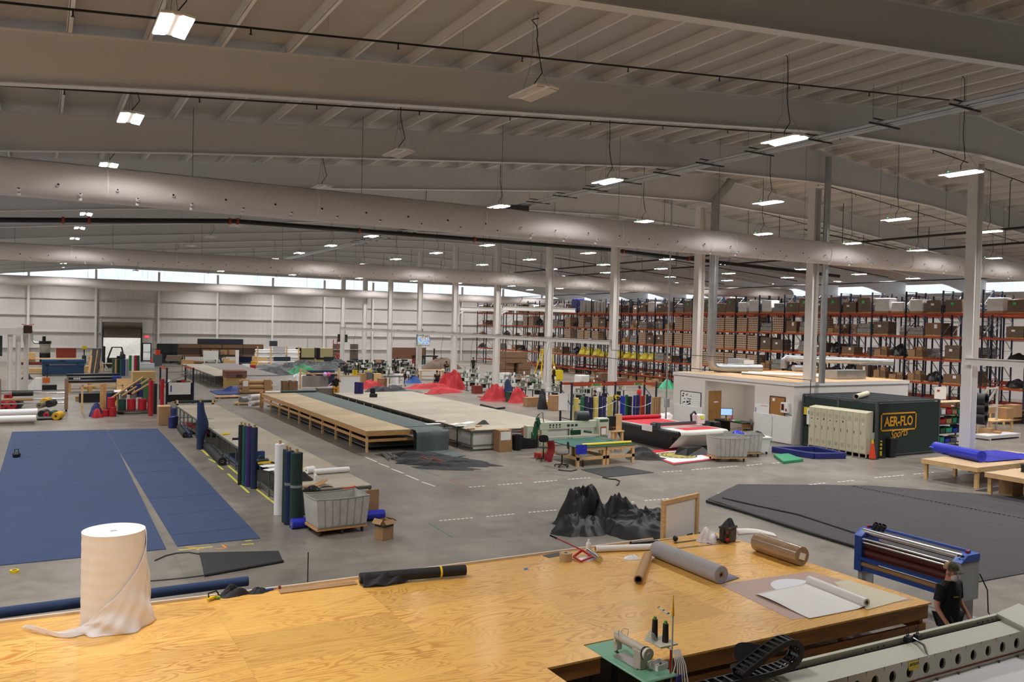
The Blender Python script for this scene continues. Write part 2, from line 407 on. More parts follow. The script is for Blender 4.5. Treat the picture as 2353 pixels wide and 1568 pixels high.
for i, (y, x0, x1) in enumerate(((16.9,XL+.5,26.2),(22.95,XL+.5,60),(30.92,-.3,60),(38.9,-2,60),(46.87,-2,60),(54.8,20,60),(62.8,33,62),(70.8,33,62))):
    sprinkler(y, x0, x1, .39, f'thin black sprinkler pipe under the white roof, {ordn(i)} from the camera')
t = thing('fire_main', 'thick black fire main pipe with orange couplings behind the nearest fabric duct', 'pipe')
yM = 45.0
P = [(XL+.5, yM, 9.18), (8.75, yM, 10.52), (33, yM, 10.62), (56, yM, 10.0)]
B().tube(P, .125, 14).done('pipe', BLACKP, t)
def along(x):
    for a, c in zip(P, P[1:]):
        if a[0] <= x <= c[0]: return a[2]+(c[2]-a[2])*(x-a[0])/(c[0]-a[0])
CPL = mat('orange_coupling', '#a33a22', .5)
for x in (.9, 2.0, 8.55, 8.95, 15.6, 22.9, 34.2, 40): B().cyl((x-.06,yM,along(x)), (x+.06,yM,along(x)), .165, n=14).done('coupling', CPL, t)
for k in range(11):
    x = -3+k*4.6; B().tube([(x,yM,along(x)),(x,yM,roofz(x))], .012, 5).done('hanger_rod', GALV, t)
def loosepipe(pts, r, name, label, m=BLACKP, cat='pipe', n=8, **k): return B().tube(pts, r, n).done(name, m, None, label, cat, **k)
# black pipe grid over the racks
for i, (y0, z) in enumerate(((44, 10.9), (36, 11.1))):
    t = thing('cross_main', f"black overhead pipe running lengthwise over the racks, {('left','right')[i]} of the two", 'pipe', group='black mains over the racks')
    x = (42.5, 51)[i]
    B().tube([(x, 22, z), (x, 84, z-.1)], .07, 10).done('pipe', BLACKP, t)
    for k in range(12):
        yy = 24+k*5; B().tube([(x,yy,z-.05),(x,yy,roofz(x))], .02, 5).done('riser', BLACKP, t)
for i in range(5):
    y = 33+i*9
    loosepipe([(38, y, 11.3), (58, y, 9.9)], .035, 'branch_pipe', f'black branch pipe crossing above the pallet racks, {ordn(i)} from the near end', group='branch pipes over the racks')
loosepipe([(53.2, 20, 9.25), (53.2, 96, 9.0)], .04, 'rack_pipe', 'thin black pipe running just above the pallet rack tops')
# cable tray of galvanised conduits
t = thing('conduit_run', 'run of grey conduits on cross struts under the roof beams', 'conduit')
cx, cz = 23.5, 12.2
for i, dx in enumerate((-.34, -.2, .05, .22, .36)): B().tube([(cx+dx,9,cz),(cx+dx,95,cz-.1)], .035 if i < 3 else .05, 8).done('conduit', GALV, t)
for k in range(22):
    y = 12+k*2.66; b = B().box((cx,y,cz-.07), (1.5,.05,.05)).box((cx,y,cz+.09), (1.1,.04,.04)); b.done('cross_strut', DKGREY, t)
    for s in (-.6, .6):
        if k % 2 == 0: B().tube([(cx+s,y,cz),(cx+s,y,roofz(cx+s))], .007, 4).done('hanger_rod', DKGREY, t)
B().box((cx-.2, 40.5, cz-.22), (1.1, .7, .3)).done('junction_box', DKGREY, t)
# hung rail with bus bar along the columns, jib booms
t = thing('bus_rail', 'long white rail with sockets bolted along the row of white columns', 'power rail')
X0 = XC-.3
b = B().bx(X0-.05, X0+.05, 12, 100, 4.28, 4.30).bx(X0-.05, X0+.05, 12, 100, 4.52, 4.54).bx(X0-.008, X0+.008, 12, 100, 4.3, 4.52)
# the stretch in front of the office roof is missing in the photo
b = B()
for y0, y1 in ((10.5, Y0), (Y0+3*BAY, 99)):
    b.bx(X0-.09, X0+.09, y0, y1, 4.28, 4.30).bx(X0-.09, X0+.09, y0, y1, 4.54, 4.56).bx(X0-.01, X0+.01, y0, y1, 4.3, 4.54)
b.done('rail', STEELW, t)
B().tube([(X0-.06,Y0+1.6*BAY,3.95),(X0-.06,Y0+3*BAY-.3,3.95),(X0-.06,Y0+3*BAY-.3,4.6),(X0-.06,99,4.62)], .02, 6).done('conduit', DKGREY, t)
for k in range(13):
    y = Y0+3*BAY+2+k*4.3; B().box((X0-.08, y, 4.62), (.14,.34,.1)).done('socket_box', GALV, t)
for k in range(9):
    y = Y0+3*BAY+1.2+k*6.1; B().tube([(X0,y,4.3),(X0-.1,y+.2,3.2),(X0-.15,y+.1,1.3)], .012, 5).done('drop_cord', CORD, t)
for k, ln in ((5, 7.4), (6, 5.2)):
    y = Y0+BAY*k
    t = thing('jib_crane', f"white jib crane boom reaching right from a column, {'nearer' if k == 5 else 'farther'} of the two", 'jib crane', (XC+.33, y, 0), 0, 'jib cranes on the columns')
    b = B().bx(0, ln, -.09, .09, 6.62, 6.65).bx(.2, ln, -.01, .01, 6.65, 6.95).bx(.2, ln, -.09, .09, 6.95, 6.98); b.done('boom', STEELW, t)
    B().bx(0,.06,-.12,.12,6.2,7.05).done('mount_plate', STEELW, t); B().bar((.05,0,6.3), (.7,0,6.62), .08).done('brace', STEELW, t)
    B().box((ln*.75,0,6.45), (.35,.22,.3)).done('hoist', DKGREY, t)
# pipes and round ducts on the columns
y = Y0+BAY
loosepipe([(XC+.32, y-.47, 13.9), (XC+.32, y-.47, 2.97)], .15, 'downspout', 'grey round downspout on the column over the lockers', GALV, 'pipe', 16)
y = Y0+2*BAY
t = thing('spiral_duct', 'galvanised spiral duct dropping beside a column onto the office roof', 'air duct')
xx = XC+.62
B().tube([(xx+1.1,y-.5,14.0),(xx+.9,y-.5,13.7),(xx+.1,y-.5,12.9),(xx,y-.5,12.6),(xx,y-.5,3.7),(xx+.06,y-.5,3.42),(xx+.3,y-.55,3.28),(xx+.6,y-.6,3.25),(xx+3.2,y-1.2,3.25)], .25, 20).done('duct', GALV, t)
for z in (11.9, 9.6, 7.2, 4.9): B().cyl((xx,y-.5,z-.03),(xx,y-.5,z+.03),.265,n=20).done('duct_band', GALV, t)
tvp = onY(973, 783, 74.7)
t = thing('wall_screen', 'flat screen showing blue and gold colours hung from the white rail', 'screen', tvp)
B().box((0,.04,0), (1.36,.06,.98)).done('bezel', BLACK, t)
def screen_mat():
    m = bpy.data.materials.new('screen_picture'); m.use_nodes = True; nt = m.node_tree; L = nt.links.new; N = nt.nodes.new; b = nt.nodes['Principled BSDF']
    tc = N('ShaderNodeTexCoord'); n = N('ShaderNodeTexNoise'); n.inputs['Scale'].default_value = 3.2; n.inputs['Detail'].default_value = 3; n.inputs['Distortion'].default_value = 1.5
    L(tc.outputs['Object'], n.inputs[0]); r = N('ShaderNodeValToRGB'); e = r.color_ramp.elements
    e[0].position, e[0].color = .3, lin('#8a7440'); e[1].position, e[1].color = .75, lin('#2f6be8')
    for p, c in ((.42, '#b5ae86'), (.5, '#dfeaf6'), (.6, '#7fb4f2')): q = e.new(p); q.color = lin(c)
    L(n.outputs['Fac'], r.inputs[0]); L(r.outputs[0], b.inputs['Emission Color']); b.inputs['Emission Strength'].default_value = .8; b.inputs['Base Color'].default_value = (.02,.02,.02,1)
    return m
B().box((0,0,0), (1.28,.03,.9)).done('display', screen_mat(), t)
B().bar((0,.06,.4), (0,.3,1.15), .06).done('bracket', BLACK, t)
# ------------------------------------------------------------------ foreground: the varnished plywood work platform
PT = .85
def plywood(name, light, dark, glossy):
    m = bpy.data.materials.new(name); m.use_nodes = True; nt = m.node_tree; L = nt.links.new; N = nt.nodes.new; b = nt.nodes['Principled BSDF']
    tc = N('ShaderNodeTexCoord'); sp = N('ShaderNodeSeparateXYZ'); L(tc.outputs['Object'], sp.inputs[0])
    cells = []
    for ax, per in ((0, 2.44), (1, 1.22)):
        d = N('ShaderNodeMath'); d.operation = 'DIVIDE'; d.inputs[1].default_value = per; L(sp.outputs[ax], d.inputs[0])
        f = N('ShaderNodeMath'); f.operation = 'FLOOR'; L(d.outputs[0], f.inputs[0]); fr = N('ShaderNodeMath'); fr.operation = 'FRACT'; L(d.outputs[0], fr.inputs[0]); cells.append((f, fr, per))
    wn = N('ShaderNodeTexWhiteNoise'); wn.noise_dimensions = '2D'; cb = N('ShaderNodeCombineXYZ'); L(cells[0][0].outputs[0], cb.inputs[0]); L(cells[1][0].outputs[0], cb.inputs[1]); L(cb.outputs[0], wn.inputs[0])
    mp = N('ShaderNodeMapping'); mp.inputs['Scale'].default_value = (.38, 1.9, 1); L(tc.outputs['Object'], mp.inputs[0])
    of = N('ShaderNodeVectorMath'); of.operation = 'MULTIPLY_ADD'; of.inputs[1].default_value = (40, 40, 40); L(wn.outputs['Color'], of.inputs[0]); L(mp.outputs[0], of.inputs[2])
    n = N('ShaderNodeTexNoise'); n.inputs['Scale'].default_value = 1.1; n.inputs['Detail'].default_value = 2.5; n.inputs['Distortion'].default_value = .6; L(of.outputs[0], n.inputs[0])
    k = N('ShaderNodeMath'); k.operation = 'MULTIPLY'; k.inputs[1].default_value = 125; L(n.outputs['Fac'], k.inputs[0])
    s = N('ShaderNodeMath'); s.operation = 'SINE'; L(k.outputs[0], s.inputs[0])
    r = N('ShaderNodeValToRGB'); e = r.color_ramp.elements; e[0].position, e[0].color = .45, lin(light); e[1].position, e[1].color = 1, lin(dark)
    h = N('ShaderNodeMath'); h.operation = 'MULTIPLY_ADD'; h.inputs[1].default_value = .5; h.inputs[2].default_value = .5; L(s.outputs[0], h.inputs[0]); L(h.outputs[0], r.inputs[0])
    n2 = N('ShaderNodeTexNoise'); n2.inputs['Scale'].default_value = .9; n2.inputs['Detail'].default_value = 4; L(tc.outputs['Object'], n2.inputs[0])
    v = N('ShaderNodeMix'); v.data_type = 'RGBA'; v.inputs[6].default_value = lin(light); L(r.outputs[0], v.inputs[7])
    mr = N('ShaderNodeMapRange'); mr.inputs[1].default_value = .35; mr.inputs[2].default_value = .7; mr.inputs[3].default_value = .25; mr.inputs[4].default_value = .95; L(n2.outputs['Fac'], mr.inputs[0]); L(mr.outputs[0], v.inputs[0])
    hs = N('ShaderNodeHueSaturation'); va = N('ShaderNodeMapRange'); va.inputs[3].default_value = .86; va.inputs[4].default_value = 1.1; L(wn.outputs['Value'], va.inputs[0]); L(va.outputs[0], hs.inputs['Value']); L(v.outputs[2], hs.inputs['Color'])
    ed = []
    for f, fr, per in cells:
        c = N('ShaderNodeMath'); c.operation = 'LESS_THAN'; c.inputs[1].default_value = .007/per; L(fr.outputs[0], c.inputs[0]); ed.append(c)
    mxe = N('ShaderNodeMath'); mxe.operation = 'MAXIMUM'; L(ed[0].outputs[0], mxe.inputs[0]); L(ed[1].outputs[0], mxe.inputs[1])
    sc = N('ShaderNodeMath'); sc.operation = 'MULTIPLY'; sc.inputs[1].default_value = .35; L(mxe.outputs[0], sc.inputs[0])
    fin = N('ShaderNodeMix'); fin.data_type = 'RGBA'; fin.inputs[7].default_value = lin(dark); L(sc.outputs[0], fin.inputs[0]); L(hs.outputs[0], fin.inputs[6]); L(fin.outputs[2], b.inputs['Base Color'])
    b.inputs['Roughness'].default_value = .32 if glossy else .55
    if glossy: b.inputs['Coat Weight'].default_value = .5; b.inputs['Coat Roughness'].default_value = .16
    return m
PLYV = plywood('varnished_plywood', '#f6bf64', '#cd8836', True)
PLYP = plywood('pale_plywood', '#c2ab87', '#a8906b', False)
PLYG = plywood('worn_grey_plywood', '#b3a998', '#988d7c', False)
RIM = mat('varnished_lumber', '#a8723a', .5, var=.25, scale=2, stretch=(1, 6, 6))
t = thing('work_platform', 'low varnished orange plywood work platform on lumber legs filling the foreground', 'platform')
top = [(-6,14.5),(4,14.05),(13.35,13.9),(13.35,8.62),(7.46,8.78),(7.46,9.72),(6.86,9.72),(6.86,9.27),(5.96,9.27),(5.96,6.6),(-6,6.6)]
B().prism(top, PT-.03, PT).done('top_deck', PLYV, t)
def rail_path(pts, z0, z1, th, name, m):
    b = B()
    for p, q in zip(pts, pts[1:]): b.bar((p[0],p[1],(z0+z1)/2), (q[0],q[1],(z0+z1)/2), th, z1-z0)
    return b.done(name, m, t)
inn = [(-6,14.44),(4,13.99),(13.3,13.84),(13.3,8.67),(7.5,8.83)]
rail_path(inn, PT-.27, PT-.03, .05, 'rim_board', RIM)
rail_path([(7.49,8.83),(7.49,9.68),(6.9,9.76)], PT-.25, PT-.03, .04, 'rim_board', RIM); rail_path([(6.86,9.31),(5.93,9.31),(5.93,6.6)], PT-.25, PT-.03, .04, 'rim_board', RIM)
rail_path([(13.3,13.8),(13.3,8.7),(7.6,8.86)], .33, .49, .045, 'lower_rail', RIM)
for x, y in [(13.22,8.76),(11.3,8.8),(9.4,8.86),(7.62,8.93),(13.22,11.2),(13.22,13.75),(9.4,13.8),(5,13.9),(1,14.1),(-3,14.3),(9.4,11.2),(5.8,11.2),(1,11.2),(-3,11.2),(5.8,9.5),(5.8,7.2)]:
    B().bx(x-.045,x+.045,y-.045,y+.045,0,PT-.04).done('leg', RIM, t)
b = B(); 
for p, q in (((-6,14.5),(4,14.05)),((4,14.05),(11.6,13.93))): b.bar((p[0],p[1],PT+.012),(q[0],q[1],PT+.012),.045,.06)
b.done('edge_strip', mat('pale_edge_strip', '#dcc9b4', .5), t)
for x0, x1, y in ((7.6,12.6,9.6),(7.8,12.9,10.6)): B().bx(x0,x1,y-.02,y+.02,PT-.2,PT-.03).done('joist', RIM, t)
# big white foam roll with its loose sheet
FOAM = mat('white_foam', '#f6f1ee', .7, bump=.05, scale=1.4, stretch=(1, 1, 40))
FOAM2 = mat('loose_foam_sheet', '#f4ebe8', .6, alpha=1)
fx, fy, fr, fh = .99, 13.55, .43, 1.4
t = thing('foam_roll', 'tall roll of white foam sheeting standing on the plywood with a loose tail', 'foam roll', (fx, fy, PT))
def frad(z): return fr*(1+.004*sin(z*37)+.003*sin(z*131+1))
prof = [(frad(k/60*fh), k/60*fh) for k in range(61)]+[(fr*.95, fh+.006), (fr*.2, fh-.01), (.055, fh-.015), (.05, fh-.09)]
B().lathe(prof, n=48).done('roll', FOAM, t)
def sheet(u, v):
    # u round the roll from the right edge to the tail, v from the upper edge to the deck
    th = RAD(28-205*min(u, .8)/.8)
    hi = fh*.97*(1-min(1, max(0, (u-.08)/.68)))**1.15
    z = hi*(1-v)+.0
    r = fr+.018+.15*v**1.6*(1-abs(u-.35))+.035*sin(u*30+v*9)*v+.012*sin(u*55-v*12)*v
    x, y = r*cos(th), r*sin(th)
    if u > .55:
        k = (u-.55)/.45; tx = -.25-.86*k; ty = -.22+.42*k-.28*sin(pi*k)
        w = .13*(1-.35*k); px, py = tx+(v-.5)*w*1.4, ty-(v-.5)*w*1.6
        k2 = min(1, k*2.2); s = k2*k2*(3-2*k2)
        x, y, z = x*(1-s)+px*s, y*(1-s)+py*s, z*(1-s)+(.012+.10*sin(pi*v)*(1-.4*k)+.02*sin(9*k))*s
    return (x, y, max(.006, z+.012*fbm((u*6, v*5, 2))))
B().surf(sheet, 90, 24).done('loose_sheet', FOAM2, t, thick=.006)
# helpers for rolls and cloth
def roll(name, label, p, q, r, m, core=KRAFT, cat='roll', group=None, coreR=.045, ext=.0, flat=None, endm=None, **k):
    """a roll lying or standing from p to q (axis points, world)"""
    p, q = Vector(p), Vector(q); d = (q-p).normalized(); t = thing(name, label, cat, p, 0, group); q2 = q-p
    b = B().use(m).cyl((0,0,0), q2, r, n=24, hole=min(coreR+.004, r*.7))
    b.done('rolled_sheet', None, t, bevel=min(.012, r*.12))
    B().cyl(-d*ext, q2+d*ext, coreR, n=14, hole=coreR*.75).done('core_tube', core, t)
    return t
def fabric(key, hx='#777777', rough=.85, var=.08): return mat(key, hx, rough, var=var, scale=60, bump=.03)
BLKF = fabric('black_fabric', '#1d1d20', .7); NAVF = fabric('navy_fabric', '#25385c'); BLKV = mat('black_vinyl', '#161618', .5)
def lie(px, py, z): return fl(px, py, z)
def flat_on(z, r): return z+r
def pxroll(name, label, a, c, z, r, m, **k):
    p, q = fl(*a, z+r), fl(*c, z+r); return roll(name, label, p, q, r, m, **k)
t = pxroll('fabric_roll', 'black fabric roll with a yellow tag lying along the far plywood edge', (826,1330), (1070,1310), PT+.02, .095, BLKF, cat='fabric roll', coreR=.03)
p, q = fl(826,1330,PT+.115)-t.location, fl(1070,1310,PT+.115)-t.location
YEL = mat('yellow_tape', '#e8c81f', .5)
def lerp(p, q, k): return Vector(p)+(Vector(q)-Vector(p))*k
B().cyl(lerp(p,q,.745), lerp(p,q,.765), .098, n=24).done('yellow_tag', YEL, t)
d = (q-p).normalized(); nrm = Vector((-d.y, d.x, 0))
B().surf(lambda u, v: tuple(lerp(p, q, .02+.46*u)+nrm*(-.05-.16*v*(.5+.5*sin(u*3.4+.5)))+Vector((0,0,-.1+.16*(1-v)**1.2+.025*sin(u*17+v*4)+.015))), 24, 8).done('loose_flap', BLKF, t, thick=.008)
p = fl(640,1358,PT+.01); q = fl(815,1337,PT+.01); d = (q-p)
B().box(((p.x+q.x)/2,(p.y+q.y)/2-.06,PT+.012), (d.length,.2,.012), rz=math.atan2(d.y,d.x)).done('cardboard_strip', CARD, None, 'narrow brown cardboard strip left of the black fabric roll', 'cardboard')
p, q = fl(-30,1432,.72)+Vector((0,.25,0)), fl(575,1352,.72)+Vector((0,.16,0))
b = B().surf(lambda u, v: (p.x+(q.x-p.x)*u, p.y+(q.y-p.y)*u+.12*cos(2*pi*v)*(1-.3*u), .76+.1*sin(2*pi*v)+.012*sin(u*40)), 60, 12)
roll('fabric_roll', 'thin navy fabric roll hanging behind the far platform edge', (p.x,p.y,.77), (q.x,q.y,.8), .085, NAVF, cat='fabric roll', coreR=.03)
# tools at the far edge
t = thing('trimmer', 'yellow handled strip trimmer beside black gloves at the platform edge', 'hand tool', fl(490,1378,PT), .2)
B().box((0,0,.03), (.2,.05,.035), ry=.1).box((-.05,-.06,.05), (.2,.035,.03), rz=.5).done('tool_body', YEL, t); B().tube([(-.09,-.05,.03),(-.09,-.02,.12),(.05,.0,.13),(.1,.02,.05)], .014, 6).done('grip', BLACK, t); B().box((.06,-.05,.03), (.07,.04,.02)).done('blade_guard', mat('green_plastic', '#58a03c', .5), t)
def heap(name, label, c, rx, ry, h, m, seed=0, rz=0, cat='fabric heap', nu=72, nv=26, fold=.5, parent=None, flatb=1.0, group=None, freq=1.6, edge=.16):
    """crumpled cloth: a folded skin over a mound, seated on the surface below it"""
    R_ = random.Random(int(seed*13)+1); nn = lambda p, q, r: noise.noise(Vector((p, q, r)))
    lob = [(R_.uniform(-.5,.5), R_.uniform(-.5,.5), R_.uniform(.55,.9), 1.0 if i == 0 else R_.uniform(.45,.9)) for i in range(5)]
    def f(u, v):
        a = 2*pi*u; k = v
        er = 1+edge*2*fbm((cos(a)*1.3+seed, sin(a)*1.3, seed*1.7), 3)
        px, py = cos(a)*k, sin(a)*k; x, y = px*rx*er, py*ry*er
        s_ = (.35*(1-k*k))**4
        for lx, ly, lr, lh in lob:
            d2 = ((px-lx)**2+(py-ly)**2)/lr**2
            if d2 < 1: s_ += (lh*(1-d2)**(.9*flatb))**4
        base = min(1.05, s_**.25)*(1-k**5)
        wx, wy = .3*nn(x*freq*.8, y*freq*.8, seed+9), .3*nn(x*freq*.8+5, y*freq*.8, seed+3)
        r1 = 1-min(1, 2.1*abs(nn((x+wx)*freq*.7+seed*3.1, (y+wy)*freq*.7, seed)))
        r2 = 1-min(1, 2.2*abs(nn((x-wy)*freq*1.6-seed, (y+wx)*freq*1.6, 4+seed)))
        dr = .5+.5*sin((9+seed%4)*a+4*nn(px*2, py*2, seed+.5))
        z = h*base*(1-fold*.5+fold*.55*(.62*r1+.38*r2))*(1-.22*fold*dr*max(0, k-.25))+.015*dr*(k < .97)
        return (x, y, max(.004, z))
    return B().surf(f, nu, nv, True).done(name, m, parent, label if parent is None else None, cat if parent is None else None, group, None, c, rz)
heap('work_gloves', 'black work gloves lying beside the yellow trimmer', fl(535,1368,PT), .26, .13, .16, BLKF, 3, nu=40, nv=14)
heap('work_gloves', 'black glove with white cuff left of the narrow cardboard strip', fl(597,1361,PT), .16, .1, .08, BLKF, 5, nu=40, nv=12)
t = thing('screwdriver', 'small blue and red tool at the end of the plywood edge', 'hand tool', fl(625,1357,PT), .1)
B().cyl((-.12,0,.02),(.02,0,.02),.018).done('handle', mat('blue_plastic','#2c4f96',.5), t); B().cyl((.02,0,.02),(.1,0,.02),.008).done('shaft', CHROME, t); B().ball((.13,0,.03), .03).done('tip', mat('dark_red','#7a2b22',.5), t)
loosepipe([fl(707,1338,0)*1, fl(707,1338,0)+Vector((0,.0,.62))], .012, 'standing_rod', 'thin black rod standing on the floor behind the plywood edge', BLACK, 'rod')
# rolling tool, tape and bottle
t = thing('tape_roll', 'wide kraft paper tape roll standing on end on the plywood', 'tape roll', fl(1300,1289,PT))
B().cyl((0,0,0),(0,0,.16),.125,n=28,hole=.04).done('tape', mat('kraft_tape','#b79d76',.6), t, bevel=.004); B().cyl((0,0,.0),(0,0,.155),.04,n=16,hole=.034).done('core_tube', CARDD, t)
RED = mat('red_paint', '#b5222a', .4)
t = thing('seam_roller', 'red framed hand roller with long handle and steel drum', 'roller tool', (0,0,0))
A, e = fl(1378,1290,PT+.06), fl(1330,1268,PT+.06); h2 = Vector((9.62,13.62,PT+.62))
k0 = fl(1345,1272,PT+.1)
B().cyl(fl(1352,1268,PT+.07), fl(1378,1286,PT+.07), .062, n=20).done('steel_drum', CHROME, t)
f1, f2, f3 = fl(1318,1280,PT+.04), fl(1338,1265,PT+.12), fl(1362,1280,PT+.05)
b = B().bar(f2, f1, .035).bar(f2, f3, .035).bar(f1, fl(1334,1290,PT+.03), .03).bar(f3, fl(1334,1291,PT+.03), .03); b.done('fork', RED, t)
hp = onY(1265,1231, f2.y+.25)
B().tube([f2, hp], .012, 8).done('handle_rod', RED, t); B().tube([lerp(f2,hp,.8), lerp(f2,hp,1.02)], .02, 8).done('grip', BLACK, t)
def bottle(name, label, c, r, h, m, capm, liquid=None, cat='bottle', parent=None, group=None):
    t = thing(name, label, cat, c, 0, group)
    B().lathe([(r*.9,0),(r,.01),(r,h*.62),(r*.85,h*.72),(r*.35,h*.84),(r*.32,h*.9)], n=14).done('bottle_body', m, t)
    B().lathe([(r*.38,h*.89),(r*.38,h)], n=10).done('bottle_cap', capm, t)
    return t
bottle('spray_bottle', 'small white bottle standing behind the red framed roller', fl(1352,1268,PT), .055, .25, WPLAS, WPLAS)
B().bx(-.2,.2,-.14,.14,0,.006).done('paper_pad', PAPER, None, 'white paper under the red framed roller', 'paper', loc=fl(1352,1284,PT), rz=.3)
B().bx(-.2,.2,-.1,.1,0,.006).done('steel_plate', DKGREY, None, 'dark flat plate beside the kraft tape roll', 'plate', loc=fl(1272,1277,PT), rz=.1)
pxroll('paper_roll', 'thin white paper roll lying near the far plywood edge', (1368,1262), (1500,1257), PT, .065, PAPER, cat='paper roll', coreR=.05)
pxroll('mailing_tube', 'open brown cardboard tube lying beside the grey felt roll', (1467,1333), (1488,1277), PT, .085, KRAFT, core=CARDD, cat='tube', coreR=.078)
FELT = fabric('grey_felt', '#a6a4a8', .9, .12)
t = pxroll('felt_roll', 'large grey felt roll with loose end lying on the plywood', (1508,1262), (1658,1322), PT, .165, FELT, cat='felt roll', coreR=.05)
p, q = fl(1508,1262,PT+.165)-t.location, fl(1658,1322,PT+.165)-t.location
B().surf(lambda u, v: tuple(lerp(p,q,.04+.955*u)+Vector((.05+.5*v, .1*v, -.165+.012+.0*v))), 10, 6).done('loose_flap', mat('grey_felt_back','#8b8a96',.85), t, thick=.01)
heap('rag', 'white crumpled rag left of the open brown cardboard tube', fl(1453,1284,PT), .17, .12, .07, PAPER, 11, cat='rag', nu=36, nv=12, freq=7)
# framed white board standing at the far edge
p, q = Vector((11.95,14.05,0)), Vector((13.3,14.4,0)); d = (q-p); L_ = d.length; ang = math.atan2(d.y, d.x)
t = thing('framed_board', 'pine framed white board standing behind the far edge of the plywood', 'board', p, ang)
zb, zt = PT+.0, onY(1618,1134,14.3).z
for x in (.045, L_-.045): B().box((x,0,zt/2), (.09,.09,zt)).done('post', WOOD, t, bevel=.005)
B().box((L_/2,0,zt-.05), (L_-.18,.07,.09)).done('rail', WOOD, t); B().box((L_/2,0,zt-1.02), (L_-.18,.07,.09)).done('rail', WOOD, t)
B().box((L_/2,.01,zt-.53), (L_-.18,.012,.9)).done('board', PAPER, t)
t2 = t
for i, (x, nm, m, w) in enumerate(((L_*.55,'marker',BLACK,.13),(L_*.78,'marker_set',DKGREY,.2))):
    B().box((0,0,.035 if i else .012), (w,.04,.07 if i else .02)).done(nm, m, None, ('black marker','row of dark markers')[i]+' on the ledge of the framed white board', 'marker', loc=p+Vector((d.x*x/L_, d.y*x/L_-.0, zt-.975)), rz=ang)
p = fl(1700,1244,PT+.01); q = fl(1520,1264,PT+.01)
B().bar(p, q, .05, .008).done('steel_rule', CHROME, None, 'long steel straightedge lying on the plywood behind the grey roll', 'ruler')
b = B(); c = [fl(*a, PT+.012) for a in ((1550,1248),(1610,1240),(1635,1252))]; b.bar(c[0],c[1],.035,.006).bar(c[1],c[2],.035,.006); b.done('carpenter_square', DKGREY, None, 'dark steel square lying near the framed white board', 'square')
t = thing('caulking_tool', 'black and silver rod tool lying along the edge below the framed board', 'tool')
p, q = fl(1450,1252,PT+.03), fl(1552,1238,PT+.06)
B().tube([p, lerp(p,q,.6)], lambda k: .05*(1-k)+.02, 8).done('sleeve', BLACK, t); B().tube([lerp(p,q,.6), q], .012, 6).done('rod', CHROME, t); B().ball(q, .06).done('knob', BLACK, t)
heap('plastic_bag', 'crumpled pinkish white plastic bag beside the camouflage bag', fl(1628,1243,PT), .3, .2, .3, mat('thin_plastic','#eadfe0',.35), 21, cat='bag', nu=48, nv=18, freq=4, fold=.7)
t = thing('tool_bag', 'dark camouflage cooler bag on the far corner of the plywood', 'bag', fl(1672,1244,PT), .35)
CAMO = mat('dark_camouflage', '#4a4034', .8, var=.6, scale=9)
B().box((0,0,.15), (.36,.26,.3)).done('bag_body', CAMO, t, bevel=.04); B().box((0,0,.31), (.38,.28,.05)).done('bag_lid', CAMO, t, bevel=.02)
heap('cap', 'x', (0,.0,.33), .2, .15, .16, BLKF, 8, parent=t, nu=30, nv=10); B().tube([(-.15,0,.3),(-.22,0,.18),(-.3,-.05,.12),(-.42,.05,.1)], .02, 6).done('strap', BLKF, t)
t = thing('soda_bottle', 'small cola bottle with red label in front of the camouflage bag', 'bottle', fl(1671,1250,PT))
COLA = mat('cola', '#3a1a12', .15); B().lathe([(.028,0),(.034,.015),(.034,.07),(.03,.09),(.034,.12),(.034,.15),(.015,.2),(.013,.22)], n=14).done('bottle_body', COLA, t); B().lathe([(.035,.07),(.035,.125)], n=14).done('bottle_label', mat('red_label','#d01a26',.5), t); B().cyl((0,0,.215),(0,0,.24),.015).done('bottle_cap', RED, t)
B().surf(lambda u, v: (lerp(fl(1695,1236,PT),fl(1785,1240,PT+.0),u).x+.05*v, lerp(fl(1695,1236,PT),fl(1785,1240,PT),u).y+.25*v, PT+.05+.1*sin(pi*v)*(1-u*.5)+.05*sin(pi*u)), 16, 10).done('foam_piece', FOAM2, None, 'folded piece of white foam behind the wrapped brown roll', 'foam', thick=.02)
t = pxroll('wrapped_roll', 'brown paper roll in clear plastic wrap on the plywood', (1740,1245), (1843,1279), PT, .19, mat('brown_wrapped_paper','#a08466',.22,var=.1,scale=5,coat=1), core=KRAFT, cat='wrapped roll', coreR=.01)
p = fl(1843,1279,PT+.19)-t.location; d = p.normalized()
B().cyl(p, p+d*.004, .185, n=24).done('roll_end', mat('brown_paper_end','#9c8164',.6), t); B().box(p+d*.01, (.16,.012,.13), rz=math.atan2(d.y,d.x)+pi/2, ry=.3).done('paper_tag', PAPER, t)
PINK = mat('pink_masking_sheet', '#b99c90', .5)
def sheetpoly(pts, z, name, label, m, cat='sheet', th=.003):
    w = [fl(*a, z) for a in pts]; return B().prism([(v.x, v.y) for v in w], z-th, z).done(name, m, None, label, cat)
sheetpoly([(1652,1343),(1862,1314),(2100,1378),(1820,1425)], PT+.004, 'masking_sheet', 'large pinkish protective sheet lying flat on the plywood', PINK)
w = [fl(1845,1346,PT)]; B().cyl((0,0,0),(0,0,.003),.5,n=48).done('paper_disc', mat('white_disc','#e3e3ea',.5), None, 'white paper disc half under the white vinyl roll', 'disc', loc=fl(1838,1351,PT+.004))
sheetpoly([(1916,1338),(1950,1333),(2087,1376),(1992,1402)], PT+.009, 'film_sheet', 'translucent cream film to the right of the white vinyl roll', mat('cream_film','#d9cfb6',.3))
VIN = mat('white_vinyl', '#e9e6e4', .35)
t = thing('vinyl_roll', 'white vinyl roll partly unrolled across the pink sheet', 'vinyl roll', (0,0,0))
a, c = fl(1858,1333,PT+.085), fl(1992,1386,PT+.085); r = .075
